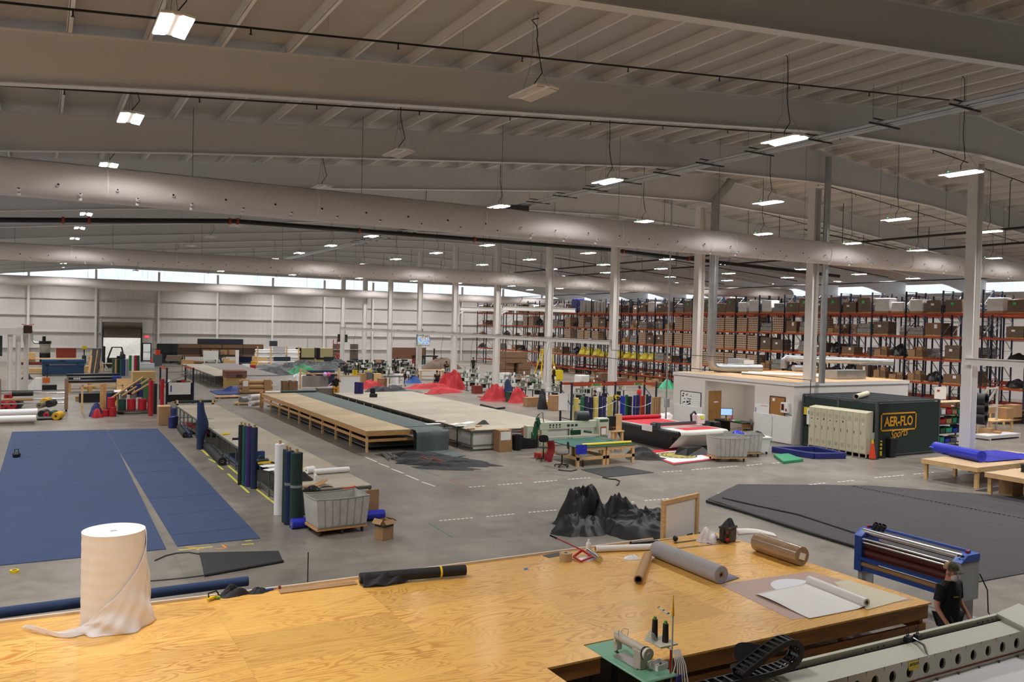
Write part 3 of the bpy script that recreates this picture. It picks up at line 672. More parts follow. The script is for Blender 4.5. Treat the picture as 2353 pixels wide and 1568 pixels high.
B().cyl(a, c, r, n=28, hole=.04).done('rolled_sheet', VIN, t, bevel=.006); B().cyl(a, c, .04, n=16, hole=.033).done('core_tube', mat('grey_core','#8c8a88',.6), t)
g0, g1 = fl(1736,1366,PT+.02), fl(1860,1421,PT+.02)
def vs(u, v):
    e = lerp(a, c, u); g = lerp(g0, g1, u); k = v
    x, y = e.x+(g.x-e.x)*k, e.y+(g.y-e.y)*k
    return (x, y, PT+.014+.055*max(0, 1-k*5)**2+.012*sin(pi*k)*sin(2.5*u+1)+(.03*max(0, k-.9)*10*(.5+.5*sin(u*5))))
B().surf(vs, 20, 24).done('unrolled_sheet', VIN, t, thick=.004)
sheetpoly([(1203,1307),(1212,1305),(1214,1309),(1205,1311)], PT+.003, 'blue_scrap', 'tiny blue scrap on the plywood', mat('blue_scrap','#3d6aa8',.6), 'scrap')
# ------------------------------------------------------------------ people
SKIN = mat('skin', '#c98f76', .55); HAIRD = mat('dark_hair', '#1f1815', .7); HAIRW = mat('white_beard', '#d8d3cf', .8)
SHB = mat('black_shirt', '#131315', .8); SHG = mat('dark_green_shirt', '#1e2b24', .8); SHR = mat('red_shirt', '#c0242c', .75); JEAN = mat('dark_trousers', '#1b1d24', .8); SHORTY = mat('mustard_shorts', '#c8922c', .8)
SHOE = mat('dark_shoe', '#1a1a1c', .6); LETTER = mat('gold_lettering', '#e0aa2c', .6)
def skin(name, J, bones, m, parent, grow=0, sub=1, root='pelvis'):
    names = [n for n in J if any(n in b for b in bones)]
    idx = {n: i for i, n in enumerate(names)}
    me = bpy.data.meshes.new(name); me.from_pydata([J[n][0] for n in names], [(idx[a], idx[b]) for a, b in bones], [])
    me.materials.append(m); o = bpy.data.objects.new(name, me); COL.objects.link(o); o.parent = parent
    o.modifiers.new('skin', 'SKIN').use_smooth_shade = True
    for n in names:
        r = J[n][1]; r = r if hasattr(r, '__len__') else (r, r); sv = me.skin_vertices[0].data[idx[n]]
        sv.radius = (r[0]+grow, r[1]+grow); sv.use_root = (n == (root if root in idx else names[0]))
    s = o.modifiers.new('sub', 'SUBSURF'); s.levels = s.render_levels = sub
    return o
def person(label, loc, face, shirt, legs, hair=HAIRD, pose='stand', arms=None, h=1.74, group=None, lead=0, fine=False, short=False, z0=0, skinm=None):
    t = thing('person', label, 'person', (loc[0], loc[1], z0), math.atan2(-face[0], face[1]), group)
    k = h/1.75; J = {}
    def j(n, x, y, z, r): J[n] = ((x*k, y*k, z*k), r*k if not hasattr(r, '__len__') else (r[0]*k, r[1]*k))
    sit = pose == 'sit'; zp = .55 if sit else .95
    ln = lead; dz = zp-.95
    j('pelvis', 0, 0, zp, .135); j('waist', 0, ln*.15, 1.1+dz, .125); j('chest', 0, ln*.45, 1.32+dz, .15); j('neckb', 0, ln*.65, 1.47+dz, .07); j('neck', 0, ln*.72+.01, 1.53+dz, .055)
    hy = ln*.8
    j('head', 0, hy+.025, 1.62+dz, .085); j('crown', 0, hy+.02, 1.70+dz, .078); j('chin', 0, hy+.085, 1.565+dz, .035); j('nose', 0, hy+.125, 1.625+dz, .013)
    B1 = [('pelvis','waist'),('waist','chest'),('chest','neckb'),('neckb','neck'),('neck','head'),('head','crown'),('head','chin'),('head','nose')]
    top = [('pelvis','waist'),('waist','chest'),('chest','neckb')]; low = []
    A = arms or {}
    for s, n in ((-1,'l'),(1,'r')):
        e, w = A.get(n, ((s*.25, .02, 1.14), (s*.27, .14, .92)))
        j('sh'+n, s*(.2 if fine else .17), ln*.5, 1.41+dz, .065); j('mid'+n, (s*.17+e[0])/2, (ln*.5+e[1])/2, (1.41+e[2])/2+dz, .05); j('el'+n, e[0], e[1], e[2]+dz, .043); j('wr'+n, w[0], w[1], w[2]+dz, .028)
        B1 += [('chest','sh'+n),('sh'+n,'mid'+n),('mid'+n,'el'+n),('el'+n,'wr'+n)]; top += [('chest','sh'+n),('sh'+n,'mid'+n)]
        d = (Vector(w)-Vector(e)).normalized(); sd = Vector((0,0,1)).cross(d) if abs(d.z) < .9 else Vector((0,1,0)); sd.normalize(); up = d.cross(sd)
        W_ = Vector(w)+Vector((0,0,dz)); pm = W_+d*.06; j('pm'+n, *pm, .03); B1.append(('wr'+n,'pm'+n))
        for f in range(4):
            o = sd*(f-1.5)*.021; ln_ = (.06,.075,.07,.05)[f]
            a = pm+d*.035+o; c = a+d*ln_*.55-up*.008; g = c+d*ln_*.45-up*.03
            j(f'k{f}{n}', *a, .0095); j(f'm{f}{n}', *c, .0088); j(f't{f}{n}', *g, .0075); B1 += [('pm'+n,f'k{f}{n}'),(f'k{f}{n}',f'm{f}{n}'),(f'm{f}{n}',f't{f}{n}')]
        a = W_+d*.035-sd*s*-.035; c = a+d*.04-sd*s*-.025; j('th'+n, *a, .011); j('tt'+n, *c, .009); B1 += [('wr'+n,'th'+n),('th'+n,'tt'+n)]
        if sit: kn, an, to = (s*.14, .42, .5), (s*.14, .38, .09), (s*.15, .54, .04)
        else:
            st = .10*s if pose == 'walk' else 0
            kn, an, to = (s*.1, .03+st, .5), (s*.11, -.02+st*1.3, .085), (s*.13, .16+st*1.3, .035)
        j('hp'+n, s*.09, 0 if not sit else .04, zp-.05, .095); j('kn'+n, *kn, .06); j('an'+n, *an, .042); j('to'+n, *to, .034)
        mk = tuple((a+b)/2 for a, b in zip((s*.09,0 if not sit else .04,zp-.05), kn)); j('mk'+n, *mk, .08)
        B1 += [('pelvis','hp'+n),('hp'+n,'mk'+n),('mk'+n,'kn'+n),('kn'+n,'an'+n),('an'+n,'to'+n)]
        low += [('pelvis','hp'+n),('hp'+n,'mk'+n),('mk'+n,'kn'+n)]+([] if short else [('kn'+n,'an'+n)])
    skin('body', J, B1, skinm or SKIN, t, sub=2 if fine else 1)
    b = B(); wd_ = 1.12 if fine else 1.0
    RG = [(zp-.06,.175,.13,0),(zp+.08,.172,.132,.05),(1.12+dz,.17,.13,.2),(1.25+dz,.185,.138,.35),(1.36+dz,.2,.132,.47),(1.425+dz,.19,.105,.52),(1.465+dz,.12,.085,.58),(1.495+dz,.072,.07,.66)]
    if sit: RG[0] = (zp-.02,.18,.15,0)
    b.surf(lambda u, v: (lambda q: (q[1]*wd_*cos(2*pi*u)*k, (q[2]*wd_*sin(2*pi*u)+q[3]*ln)*k, q[0]*k))(RG[round(v*(len(RG)-1))]), 20, len(RG)-1, True)
    for n in 'lr':
        a_, m_, e_ = (Vector(J[x+n][0]) for x in ('sh','mid','el')); c_ = Vector(J['chest'][0]); b.tube([a_+(c_-a_)*.35, a_, m_, m_+(e_-m_)*.45], lambda q: (.085-.022*q)*k*(1.1 if fine else 1), 12)
    b.done('shirt', shirt, t); skin('trousers', J, low, legs, t, .013, sub=2 if fine else 1)
    for s, n in ((-1,'l'),(1,'r')):
        an, to = J['an'+n][0], J['to'+n][0]
        B().tube([(an[0],an[1]-.05,.045),(an[0],an[1],.06),to,(to[0],to[1]+.05,.03)], .048, 8).done('shoe', SHOE, t)
    hc = Vector(J['crown'][0])
    if hair:
        B().surf(lambda u, v: (hc.x+.098*k*cos(2*pi*u)*sin(pi*.5*v*1.15+.01), hc.y-.012+.108*k*sin(2*pi*u)*sin(pi*.5*v*1.15+.01)-(.02*v if sin(2*pi*u) > 0 else 0), hc.z-.02+.105*k*cos(pi*.5*v*1.15)-(.07*v*v if sin(2*pi*u) < .2 else 0)), 18, 8, True).done('hair', hair, t)
    for s in (-1, 1):
        hd = Vector(J['head'][0]); B().ball(hd+Vector((s*.034,.078,.012)), .012, 8, 6).done('eye', mat('eye_dark','#2a211e',.3), t); B().ball(hd+Vector((s*.092,-.005,0)), (.014,.03,.035), 8, 6).done('ear', skinm or SKIN, t)
    return t, J
def view_dir(x, y): d = Vector((x, y, 0)).normalized(); return d, Vector((d.y, -d.x, 0))
mp = fl(2186,1312,1.8)
v, rt = view_dir(mp.x, mp.y)
fd = rt*.86-v*.5
mx, my = 12.62, 7.86
t, J = person('man in a camouflage cap and black polo shirt standing at the near right table corner', (mx, my), (fd.x, fd.y), SHB, JEAN, None, h=1.82, fine=True,
    arms={'l': ((-.27,.02,1.12),(-.24,.2,.92)), 'r': ((.29,-.02,1.12),(.3,.16,.92))})
k = 1.0; hd = Vector(J['head'][0]); cr = Vector(J['crown'][0])
CAMO2 = mat('camouflage_cap', '#57503c', .8, var=.5, scale=22); TAN = mat('tan_mesh', '#b08f6c', .8)
b = B().use(TAN).surf(lambda u, v: (cr.x+.104*cos(2*pi*u)*sin(pi*.5*v+.01), cr.y+.0+.118*sin(2*pi*u)*sin(pi*.5*v+.01), cr.z-.03+.115*cos(pi*.5*v)), 24, 8, True)
b.done('cap', None, t)
B().surf(lambda u, v: (cr.x+.106*cos(pi*u)*sin(pi*.5*v+.01), cr.y+.0+.121*sin(pi*u)*sin(pi*.5*v+.01), cr.z-.029+.117*cos(pi*.5*v)), 16, 8).done('cap_front', CAMO2, t)
B().surf(lambda u, v: (cr.x+(.10-.015*v)*cos(pi*(.08+.84*u)), cr.y+.07+.045*sin(pi*(.08+.84*u))+.095*v*sin(pi*(.12+.76*u))**.6, cr.z-.028-.02*v-.02*abs(cos(pi*u))), 16, 5).done('cap_brim', CAMO2, t, thick=.006)
B().ball((hd.x, hd.y+.055, hd.z-.075), (.064,.062,.065), 16, 10).done('beard', HAIRW, t)
B().tube([(hd.x-.03,hd.y+.11,hd.z-.03),(hd.x,hd.y+.125,hd.z-.022),(hd.x+.03,hd.y+.11,hd.z-.03)], .011, 6).done('moustache', HAIRW, t)
B().tube([(hd.x-.018,hd.y+.112,hd.z-.046),(hd.x+.018,hd.y+.112,hd.z-.046)], .006, 6).done('mouth', mat('lip','#9c5a4e',.5), t)
B().tube([(-.065,.045,1.475),(-.035,.088,1.45),(0,.11,1.41),(.035,.088,1.45),(.065,.045,1.475)], .014, 6).done('collar', SHB, t)
def txt(body, size, m, parent=None, name='lettering', shear=0, loc=(0,0,0), rot=(pi/2,0,0), off=0, ext=.002, sx=1):
    c = bpy.data.curves.new(name, 'FONT'); c.body = body; c.size = size; c.align_x = 'CENTER'; c.align_y = 'CENTER'; c.shear = shear; c.offset = off; c.extrude = ext; c.resolution_u = 3
    tmp = bpy.data.objects.new(name, c); COL.objects.link(tmp)
    me = bpy.data.meshes.new_from_object(tmp.evaluated_get(bpy.context.evaluated_depsgraph_get())); bpy.data.objects.remove(tmp)
    me.materials.clear(); me.materials.append(m); o = bpy.data.objects.new(name, me); COL.objects.link(o); o.location = loc; o.rotation_euler = rot; o.scale = (sx,1,1); o.parent = parent
    return o
txt('AER-FLO', .026, LETTER, t, 'shirt_logo', loc=(.075,.163,1.335), rot=(pi/2,0,pi-.25), off=.0008); 
# ------------------------------------------------------------------ sewing station let into the platform
GRN = mat('green_laminate', '#6da184', .4); CREAM = mat('cream_enamel', '#c8c4b0', .4); CASTG = mat('machine_beige', '#b9b0a2', .4)
t = thing('sewing_table', 'green topped sewing table let into the plywood notch', 'sewing table', (7.15, 9.0, 0))
B().bx(-.275,.275,-.68,.7,PT-.04,PT+.002).done('table_top', GRN, t, bevel=.03)
for x in (-.2,.2):
    for y in (-.55,.6): B().bx(x-.03,x+.03,y-.03,y+.03,0,PT-.04).done('leg', DKGREY, t)
B().bx(-.22,.22,-.05,.0,.15,.2).done('stretcher', DKGREY, t)
t = thing('sewing_machine', 'beige industrial sewing machine on the green table', 'sewing machine', (7.1, 8.93, PT), 0)
B().box((.0,0,.012), (.2,.52,.022)).done('bed_plate', mat('steel_plate','#9b9792',.35,metal=.5), t, bevel=.004)
b = B().surf(lambda u, v: (.055*cos(2*pi*u)*(1+.25*(v < .1)), -.3+.6*v, .26+.062*sin(2*pi*u)), 16, 10, True).box((0,.29,.2),(.09,.09,.24)).box((.0,-.22,.13),(.13,.15,.25)).box((.0,-.2,.25),(.12,.2,.1))
b.done('machine_head', CASTG, t, bevel=.01)
B().cyl((.0,-.34,.24),(0,-.39,.24),.085,n=24).cyl((0,-.39,.24),(0,-.4,.24),.03,n=16).done('hand_wheel', CREAM, t, bevel=.006); B().cyl((.0,-.32,.24),(0,-.34,.24),.09,n=24).done('wheel_belt_guard', BLACK, t)
B().cyl((0,.3,.09),(0,.3,.02),.008).box((0,.31,.028),(.03,.06,.014)).cyl((-.02,.34,.14),(-.02,.34,.22),.012).done('needle_bar', BLACK, t); B().cyl((-.06,.27,.22),(-.075,.27,.22),.025,n=14).cyl((-.06,.2,.3),(-.06,.2,.38),.006).done('thread_tension', CHROME, t)
B().tube([(.02,.1,.32),(.05,.12,.4),(0,.16,.41),(-.03,.2,.35)], .005, 5).done('thread_guide', CHROME, t)
t = thing('thread_stand', 'tall thread stand with yellow cone and drooping white strips', 'thread stand', (7.39, 8.42, 0))
zt = onY(1545, 1420, 8.42).z
B().cyl((0,0,.0),(0,0,zt),.014).done('pole', CREAM, t); 
ae = onY(1513, 1396, 8.9)-t.location
B().bar((0,0,zt), ae, .028, .02).done('arm', CREAM, t)
for k in (.3,.62,.95): B().ball(lerp((0,0,zt+.01),ae,k), .018, 8, 6).done('guide_knob', BLACK, t)
B().cyl((.0,0,zt+.02),(0,0,zt+.3),.022,.004).done('yellow_cone', mat('yellow_cone','#e2a91c',.5), t)
for i, (dx, dy, hgt) in enumerate(((-.05,.3,.27),(.03,.17,.24))):
    B().cyl((dx,dy,PT+.35),(dx,dy,PT+.35+hgt),.045,.038,n=14).done('thread_cone', BLACK, t); B().cyl((dx,dy,PT+.35+hgt),(dx,dy,PT+.39+hgt),.022,n=10).done('cone_top', mat('green_plastic','#58a03c',.5), t)
B().box((0,.22,PT+.33),(.3,.34,.02)).bar((0,0,PT+.3),(0,.35,PT+.32),.02).done('spool_tray', CREAM, t)
BAGC = mat('clear_bag', '#cfd6d2', .15, alpha=.45)
heap('x', '', (-.1,.3,PT+.33), .09, .09, .14, BAGC, 31, parent=t, nu=24, nv=10).name = 'clear_bag'
for i in range(6): B().tube([(.01+.02*i,-.02,PT+.3+.0*i),(.02+.025*i,-.06-.01*i,PT+.12),(.02+.03*i-(.1 if i == 0 else 0),-.05-.02*i,PT-.2+.03*(i%3))], .009, 4).done('white_strip', PAPER, t)
B().tube([(-.02,0,PT+.3),(-.04,-.03,PT),(-.03,-.04,PT-.12)], .012, 5).done('red_strip', RED, t)
t = thing('parts_tray', 'white plastic tray of small parts on the green sewing table', 'tray', (7.32, 8.6, PT+.003), .2)
b = B().bx(-.11,.11,-.08,.08,0,.005)
for s in (-1,1): b.bx(s*.11-.003,s*.11+.003,-.08,.08,0,.075).bx(-.11,.11,s*.08-.003,s*.08+.003,0,.075)
b.done('tray_body', WPLAS, t)
for i in range(5): B().ball((-.07+.035*i,.02*(-1)**i,.03), .02, 8, 6).done('bobbin', (mat('blue_plastic'), YEL, CHROME, RED, DKGREY)[i], t)
B().box((0,0,0),(.16,.01,.2)).done('blue_tag', mat('blue_card','#3a3f9c',.6), None, 'blue tag hanging at the front of the sewing table', 'tag', loc=(7.44,8.31,PT-.11), rz=.3)
# ------------------------------------------------------------------ long arm quilting machine across the bottom right
BEAM = mat('machine_cream', '#d3d4c2', .4); 
a0, a1 = fl(1790,1527,1.32), fl(2353,1394,1.32)
d = (a1-a0).normalized(); t = thing('quilting_machine', 'long cream quilting machine beam with round holes across the near right corner', 'quilting machine', a0, math.atan2(d.y,d.x))
x0, x1 = -2.3, 8.5; L_ = x1-x0
B().bx(x0,x1,-.06,.0,-.13,.0).bx(x0,x1,-.12,-.06,-.10,-.08).done('rear_rail', BEAM, t, bevel=.006)
b = B()
for i in range(int(L_/.045)): b.bx(x0+i*.045,x0+i*.045+.03,-.105,-.075,-.085,-.06)
b.done('timing_belt', RUBBER, t)
# box beam: a sloping top, then a front face pierced by a row of round holes
b = B().add([(x0,-.13,-.06),(x1,-.13,-.06),(x1,-.44,-.11),(x0,-.44,-.11),(x0,-.13,-.08),(x1,-.13,-.08)], [(0,3,2,1),(0,1,5,4)])
cs = .335; hr = .066; zc = -.265; zt_, zb_ = -.11, -.42; yf = -.44
nh = int(L_/cs)
for i in range(nh):
    xc = x0+(i+.5)*cs; n = 24
    ring = [(xc+hr*cos(2*pi*q/n), yf, zc+hr*1.12*sin(2*pi*q/n)) for q in range(n)]
    sq = []
    for q in range(n):
        c, s = cos(2*pi*q/n), sin(2*pi*q/n); k = min((cs/2)/abs(c) if abs(c) > 1e-6 else 9, ((zt_-zc) if s > 0 else (zc-zb_))/abs(s) if abs(s) > 1e-6 else 9)
        sq.append((xc+k*c, yf, zc+k*s))
    b.add(ring+sq, [(q,(q+1)%n,n+(q+1)%n,n+q) for q in range(n)])
    b.add(ring+[(p[0],p[1]+.03,p[2]) for p in ring], [(q,n+q,n+(q+1)%n,(q+1)%n) for q in range(n)])
    for cxs, czs in ((-1,1),(1,1),(-1,-1),(1,-1)):
        pass
b.bx(x0,x1,-.42,-.14,zb_,zb_+.01).done('box_beam', BEAM, t)
B().bx(x0,x1,-.30,-.28,zb_,-.1).done('beam_web', mat('beam_inside','#8d8f82',.6), t)
b = B().bx(x0,x1,-.52,-.44,zb_-.05,zb_-.03).bx(x0,x1,-.46,-.44,zb_-.05,zb_+.02); b.done('lower_rail', mat('pale_rail','#c6c6b8',.35), t)
B().bx(x0,x1,-.453,-.441,zb_+.022,zb_+.03).done('red_line', RED, t)
for i in range(26): B().box((x0+.2+i*.45,-.48,zb_-.02),(.05,.02,.025),rz=.5).done('clip', DKGREY, t)
for xx in (1.5,1.62,1.74,1.86,3.9,4.02,4.14,4.26): B().cyl((xx,-.061,-.05),(xx,-.066,-.05),.012,n=10).done('bolt', DKGREY, t)
for x_ in (3.0, 8.0): B().bx(x_-.08,x_+.08,-.4,-.05,-1.32,-.42).done('leg', BEAM, t)
lw = 2.55
B().box((1.95,-.45,-.19),(.19,.012,.1)).done('warning_label', YEL, t); B().box((1.95,-.458,-.165),(.17,.004,.03)).done('label_heading', BLACK, t)
txt('CAUTION', .03, YEL, t, 'label_text', loc=(1.95,-.461,-.165), ext=.0005)
for s in (0,.2): 
    B().box((2.32+s,-.09,-.02),(.12,.07,.07),rz=.2).done('cable_clamp', BLACK, t); B().tube([(2.3+s,-.09,.0),(2.28+s,-.08,.12),(2.34+s,-.07,.13),(2.34+s,-.08,.0)], .006, 5).done('wire_loop', BLACK, t)
B().tube([(2.42,-.1,-.03),(2.36,-.3,-.04),(2.25,-.44,-.13)], .018, 8).done('support_arm', CHROME, t); B().tube([(2.3,-.1,-.03),(2.24,-.28,-.03),(2.22,-.42,-.1)], .004, 4).done('wire', BLACK, t)
cx_ = (fl(2340,1430,1.25)-a0).dot(d)
B().add([(cx_-.22,-.5,-.05),(cx_+.35,-.5,.02),(cx_+.3,-.5,-.22),(cx_-.05,-.5,-.36),(cx_-.22,-.05,.03),(cx_+.35,-.05,.1),(cx_+.3,-.05,-.2),(cx_-.05,-.05,-.3)], [(0,3,2,1),(4,5,6,7),(0,1,5,4),(1,2,6,5),(2,3,7,6),(3,0,4,7)]).done('carriage', BEAM, t, bevel=.01)
B().cyl((cx_+.1,-.49,-.1),(cx_+.1,-.56,-.1),.075,n=20).cyl((cx_+.1,-.56,-.1),(cx_+.1,-.58,-.1),.05,n=16).done('motor_knob', BLACK, t); B().bar((cx_-.02,-.52,-.33),(cx_+.6,-.56,-.45),.04).done('carriage_arm', DKGREY, t)
# drag chain
CH_ = [(-2.2,.42),(-.9,.06),(-.35,.30),(-.1,.38),(.07,.34),(.14,.22),(.08,.11),(-.1,.045),(-.5,.03),(-1.6,.03)]
pts = []
for i in range(len(CH_)-1):
    for k in range(8 if i else 1): pts.append(lerp((CH_[i][0],0,CH_[i][1]),(CH_[i+1][0],0,CH_[i+1][1]),k/8))
pts = [p for p in pts if p.x > -2.0][1:]
def sm(P, it=6):
    for _ in range(it): P = [P[0]]+[(P[i-1]+P[i]*2+P[i+1])/4 for i in range(1,len(P)-1)]+[P[-1]]
    return P
pts = sm(pts)
tt = thing('cable_chain', 'black plastic cable drag chain curling over the left end of the cream beam', 'cable chain', a0+Vector((0,0,.0)), math.atan2(d.y,d.x))
acc = 0; res = [pts[0]]
for p in pts[1:]:
    if (p-res[-1]).length > .068: res.append(p)
for p, q in zip(res, res[1:]):
    b = B(); e = (q-p); m_ = (p+q)/2; an = math.atan2(e.z, e.x)
    for s in (-1,1): b.box((m_.x, -.16+s*.085, m_.z), (e.length*1.05,.014,.07), ry=-an)
    b.box((m_.x,-.16,m_.z+.03*cos(an)), (.035,.16,.01), ry=-an).box((m_.x,-.16,m_.z-.03*cos(an)), (.035,.16,.01), ry=-an)
    b.done('chain_link', BLACK, tt)
for k in (-.04,.0,.04): B().tube([Vector((p.x,-.16+k,p.z)) for p in res], .009, 5).done('cable', RUBBER, tt)
# the cloth and table in front of the beam
sheetpoly([(1990,1620),(2420,1470),(2700,1640),(2200,1800)], .84, 'quilting_table', 'orange plywood table top in the bottom right corner, under white cloth', PLYV, 'table', .03)
B().surf(lambda u, v: tuple(fl(2040+ (2500-2040)*u+ 60*v, 1545-(1545-1445)*u + (170)*v + 26*sin(pi*u)*v*0, .86)+Vector((0,0,.012*fbm((u*5,v*5,3))+.012))), 24, 12).done('quilt_cloth', mat('white_cloth','#e4e1e4',.7), None, 'white cloth spread on the table below the cream beam', 'cloth', thick=.006)
# office chair maker
CHF = mat('chair_fabric', '#2b2b30', .85)
def chair(label, loc, rz, m=CHF, group='black task chairs', seatz=.52):
    t = thing('office_chair', label, 'chair', loc, rz, group)
    B().surf(lambda u, v: (.225*cos(2*pi*u)*min(1,v*3 if v < .34 else 1)*(1 if v < .7 else (1-v)/.3), .22*sin(2*pi*u)*min(1,v*3 if v < .34 else 1)*(1 if v < .7 else (1-v)/.3), seatz-.03+.06*v), 20, 9, True).done('seat', m, t)
    def bk(u, v):
        a = 2*pi*u; x = .2*abs(cos(a))**.7*math.copysign(1,cos(a)); z = .15*abs(sin(a))**.7*math.copysign(1,sin(a)); s = min(1, v*3 if v < .34 else 1)*(1 if v < .66 else (1-v)/.34)
        return (x*s, -.24-.02+.05*v-.25*x*x*s*-1, seatz+.32+z*s)
    B().surf(bk, 20, 9, True).done('backrest', m, t); B().tube([(0,-.1,seatz-.03),(0,-.26,seatz),(0,-.27,seatz+.3)], .018, 6).done('back_bar', BLACK, t)
    B().cyl((0,0,.1),(0,0,seatz-.02),.025).done('gas_column', BLACK, t)
    for i in range(5):
        a = 2*pi*i/5; B().bar((0,0,.1),(.28*cos(a),.28*sin(a),.075),.035,.03).done('base_leg', BLACK, t); B().cyl((.28*cos(a)-.012,.28*sin(a),.03),(.28*cos(a)+.012,.28*sin(a),.03),.028,n=10).done('caster', BLACK, t)
    return t
cp = fl(1712,1497,.97); chair('dark grey office chair between the plywood platform and the cream beam', (cp.x+.2,cp.y+.16,0), -.7, seatz=.62)
# ------------------------------------------------------------------ laminator behind the platform corner
BLUE = mat('machine_blue', '#2a55b0', .4); LGREY = mat('machine_grey', '#a9adb0', .45); MAROON = mat('maroon_rubber', '#5e2a26', .5)
t = thing('laminator', 'blue and grey roll laminator with maroon rollers standing behind the table corner', 'laminator', (15.35, 10.3, 0))
y0, y1 = -1.05, 1.12
for y, s in ((y0, -1), (y1, 1)):
    B().bx(-.28,.3,y-.09,y+.09,.42,1.16).done('end_housing', LGREY if s < 0 else BLUE, t, bevel=.015)
    B().add([(-.3,y-.1,1.16),(.3,y-.1,1.16),(.3,y+.1,1.16),(-.3,y+.1,1.16),(-.1,y-.1,1.30),(.3,y-.1,1.30),(.3,y+.1,1.30),(-.1,y+.1,1.30)],[(0,3,2,1),(4,5,6,7),(0,1,5,4),(1,2,6,5),(2,3,7,6),(3,0,4,7)]).done('control_head', BLUE, t, bevel=.01)
    B().bx(-.18,.2,y-.05,y+.05,.04,.42).bx(-.3,.32,y-.06,y+.06,.0,.05).done('leg', LGREY, t)
    B().cyl((.05,y,1.3),(.05,y,1.35),.035,n=14).done('stop_button', RED, t)
B().cyl((-.1,y0,1.24),(-.1,y1,1.24),.07,n=20).done('top_roller', CHROME, t); B().cyl((-.26,y0+.1,1.12),(-.26,y1-.1,1.12),.022).cyl((-.24,y0+.1,1.04),(-.24,y1-.1,1.04),.022).done('guide_bar', CHROME, t)
for z in (.98,.8): B().cyl((-.12,y0,z),(-.12,y1,z),.095,n=20).done('laminating_roller', MAROON, t)
B().cyl((-.22,y0,.58),(-.22,y1,.58),.05,n=16).done('paper_core', KRAFT, t)
for x, z, h in ((-.29,.68,.06),(-.2,.44,.09),(.12,1.3,.05),(.28,.55,.1)): B().bx(x-.03,x+.03,y0,y1,z,z+h).done('cross_bar', BLUE, t)
for i in range(3): B().cyl((.1,y1-.1-.09*i,1.3),(.1,y1-.16-.09*i,1.42),.06,n=14,hole=.045).done('cable_coil', BLACK, t)
B().tube([(.3,y0-.1,.9),(.4,y0-.2,.6),(.36,y0-.25,.2),(.5,y0-.3,.01)], .012, 5).done('power_cord', CORD, t)
for i in range(6): B().cyl((-.2+.05*(i%3),y0-.04+.07*(i//3),1.26),(-.2+.05*(i%3),y0-.04+.07*(i//3),1.29),.014,n=8).done('control_knob', BLACK, t)
# ------------------------------------------------------------------ big dark tarp and crumpled heap on the floor
TARP = mat('charcoal_tarp', '#3d393c', .8, var=.06, scale=3, bump=.12)
TP = [(18.63,19.74),(21.44,21.2),(25.73,19.15),(29.5,15.0),(25.5,10.2),(17.9,10.6)]
cxp, cyp = 22.6, 15.6
def tarpf(u, v):
    n = len(TP); k = u*n; i = int(k) % n; f = k-int(k); a, c = TP[i], TP[(i+1)%n]
    x, y = a[0]+(c[0]-a[0])*f, a[1]+(c[1]-a[1])*f
    x, y = cxp+(x-cxp)*v, cyp+(y-cyp)*v
    return (x, y, .012+.022*abs(fbm((x*.8,y*.8,7)))+(.05*math.exp(-((v-.985)/.012)**2))*(1 if v < 1 else .1))
t = thing('ground_tarp', 'huge charcoal tarp spread flat on the concrete floor at right', 'tarp')
B().surf(tarpf, 96, 40, True).done('tarp_sheet', TARP, t)
B().tube([fl(*a,.05) for a in ((1624,1152),(1717,1179),(1860,1225),(1967,1257),(2090,1298),(2215,1337))], .045, 8).done('rolled_hem', mat('tarp_hem','#201f21',.6), t)
B().tube([fl(*a,.03) for a in ((1660,1145),(1740,1163),(1834,1183),(1966,1226),(2060,1260))], .03, 6).done('seam_fold', mat('tarp_hem'), t)
for k in range(46):
    p, q = fl(1960,1118,.03), fl(2420,1205,.03); a = lerp(p,q,k/46); c = lerp(p,q,(k+.55)/46); B().bar(a+Vector((0,0,.01)),c+Vector((0,0,.01)),.05,.012).done('stitch_dash', mat('tarp_hem'), t)
c0 = fl(1385,1212,0)
t = thing('vinyl_heap', 'big crumpled heap of black vinyl in front of the framed white board', 'fabric heap', c0)
heap('x','',(.75,-.9,0),1.75,.95,.62,BLKV,2,rz=-.75,parent=t,nu=120,nv=44,fold=.75,freq=2.2,edge=.18).name='vinyl_folds'
heap('x','',(-.35,.5,0),.85,.7,1.22,BLKV,9,rz=.4,parent=t,nu=90,nv=36,fold=.6,freq=2.4,flatb=1.5).name='vinyl_folds'
heap('x','',(-.75,-.1,0),.8,.7,.55,BLKV,14,rz=.2,parent=t,nu=80,nv=30,fold=.7,freq=2.6).name='vinyl_folds'
heap('x','',(.25,.1,0),.9,.65,.95,BLKV,17,rz=-.6,parent=t,nu=80,nv=30,fold=.7,freq=2.4,flatb=1.3).name='vinyl_folds'
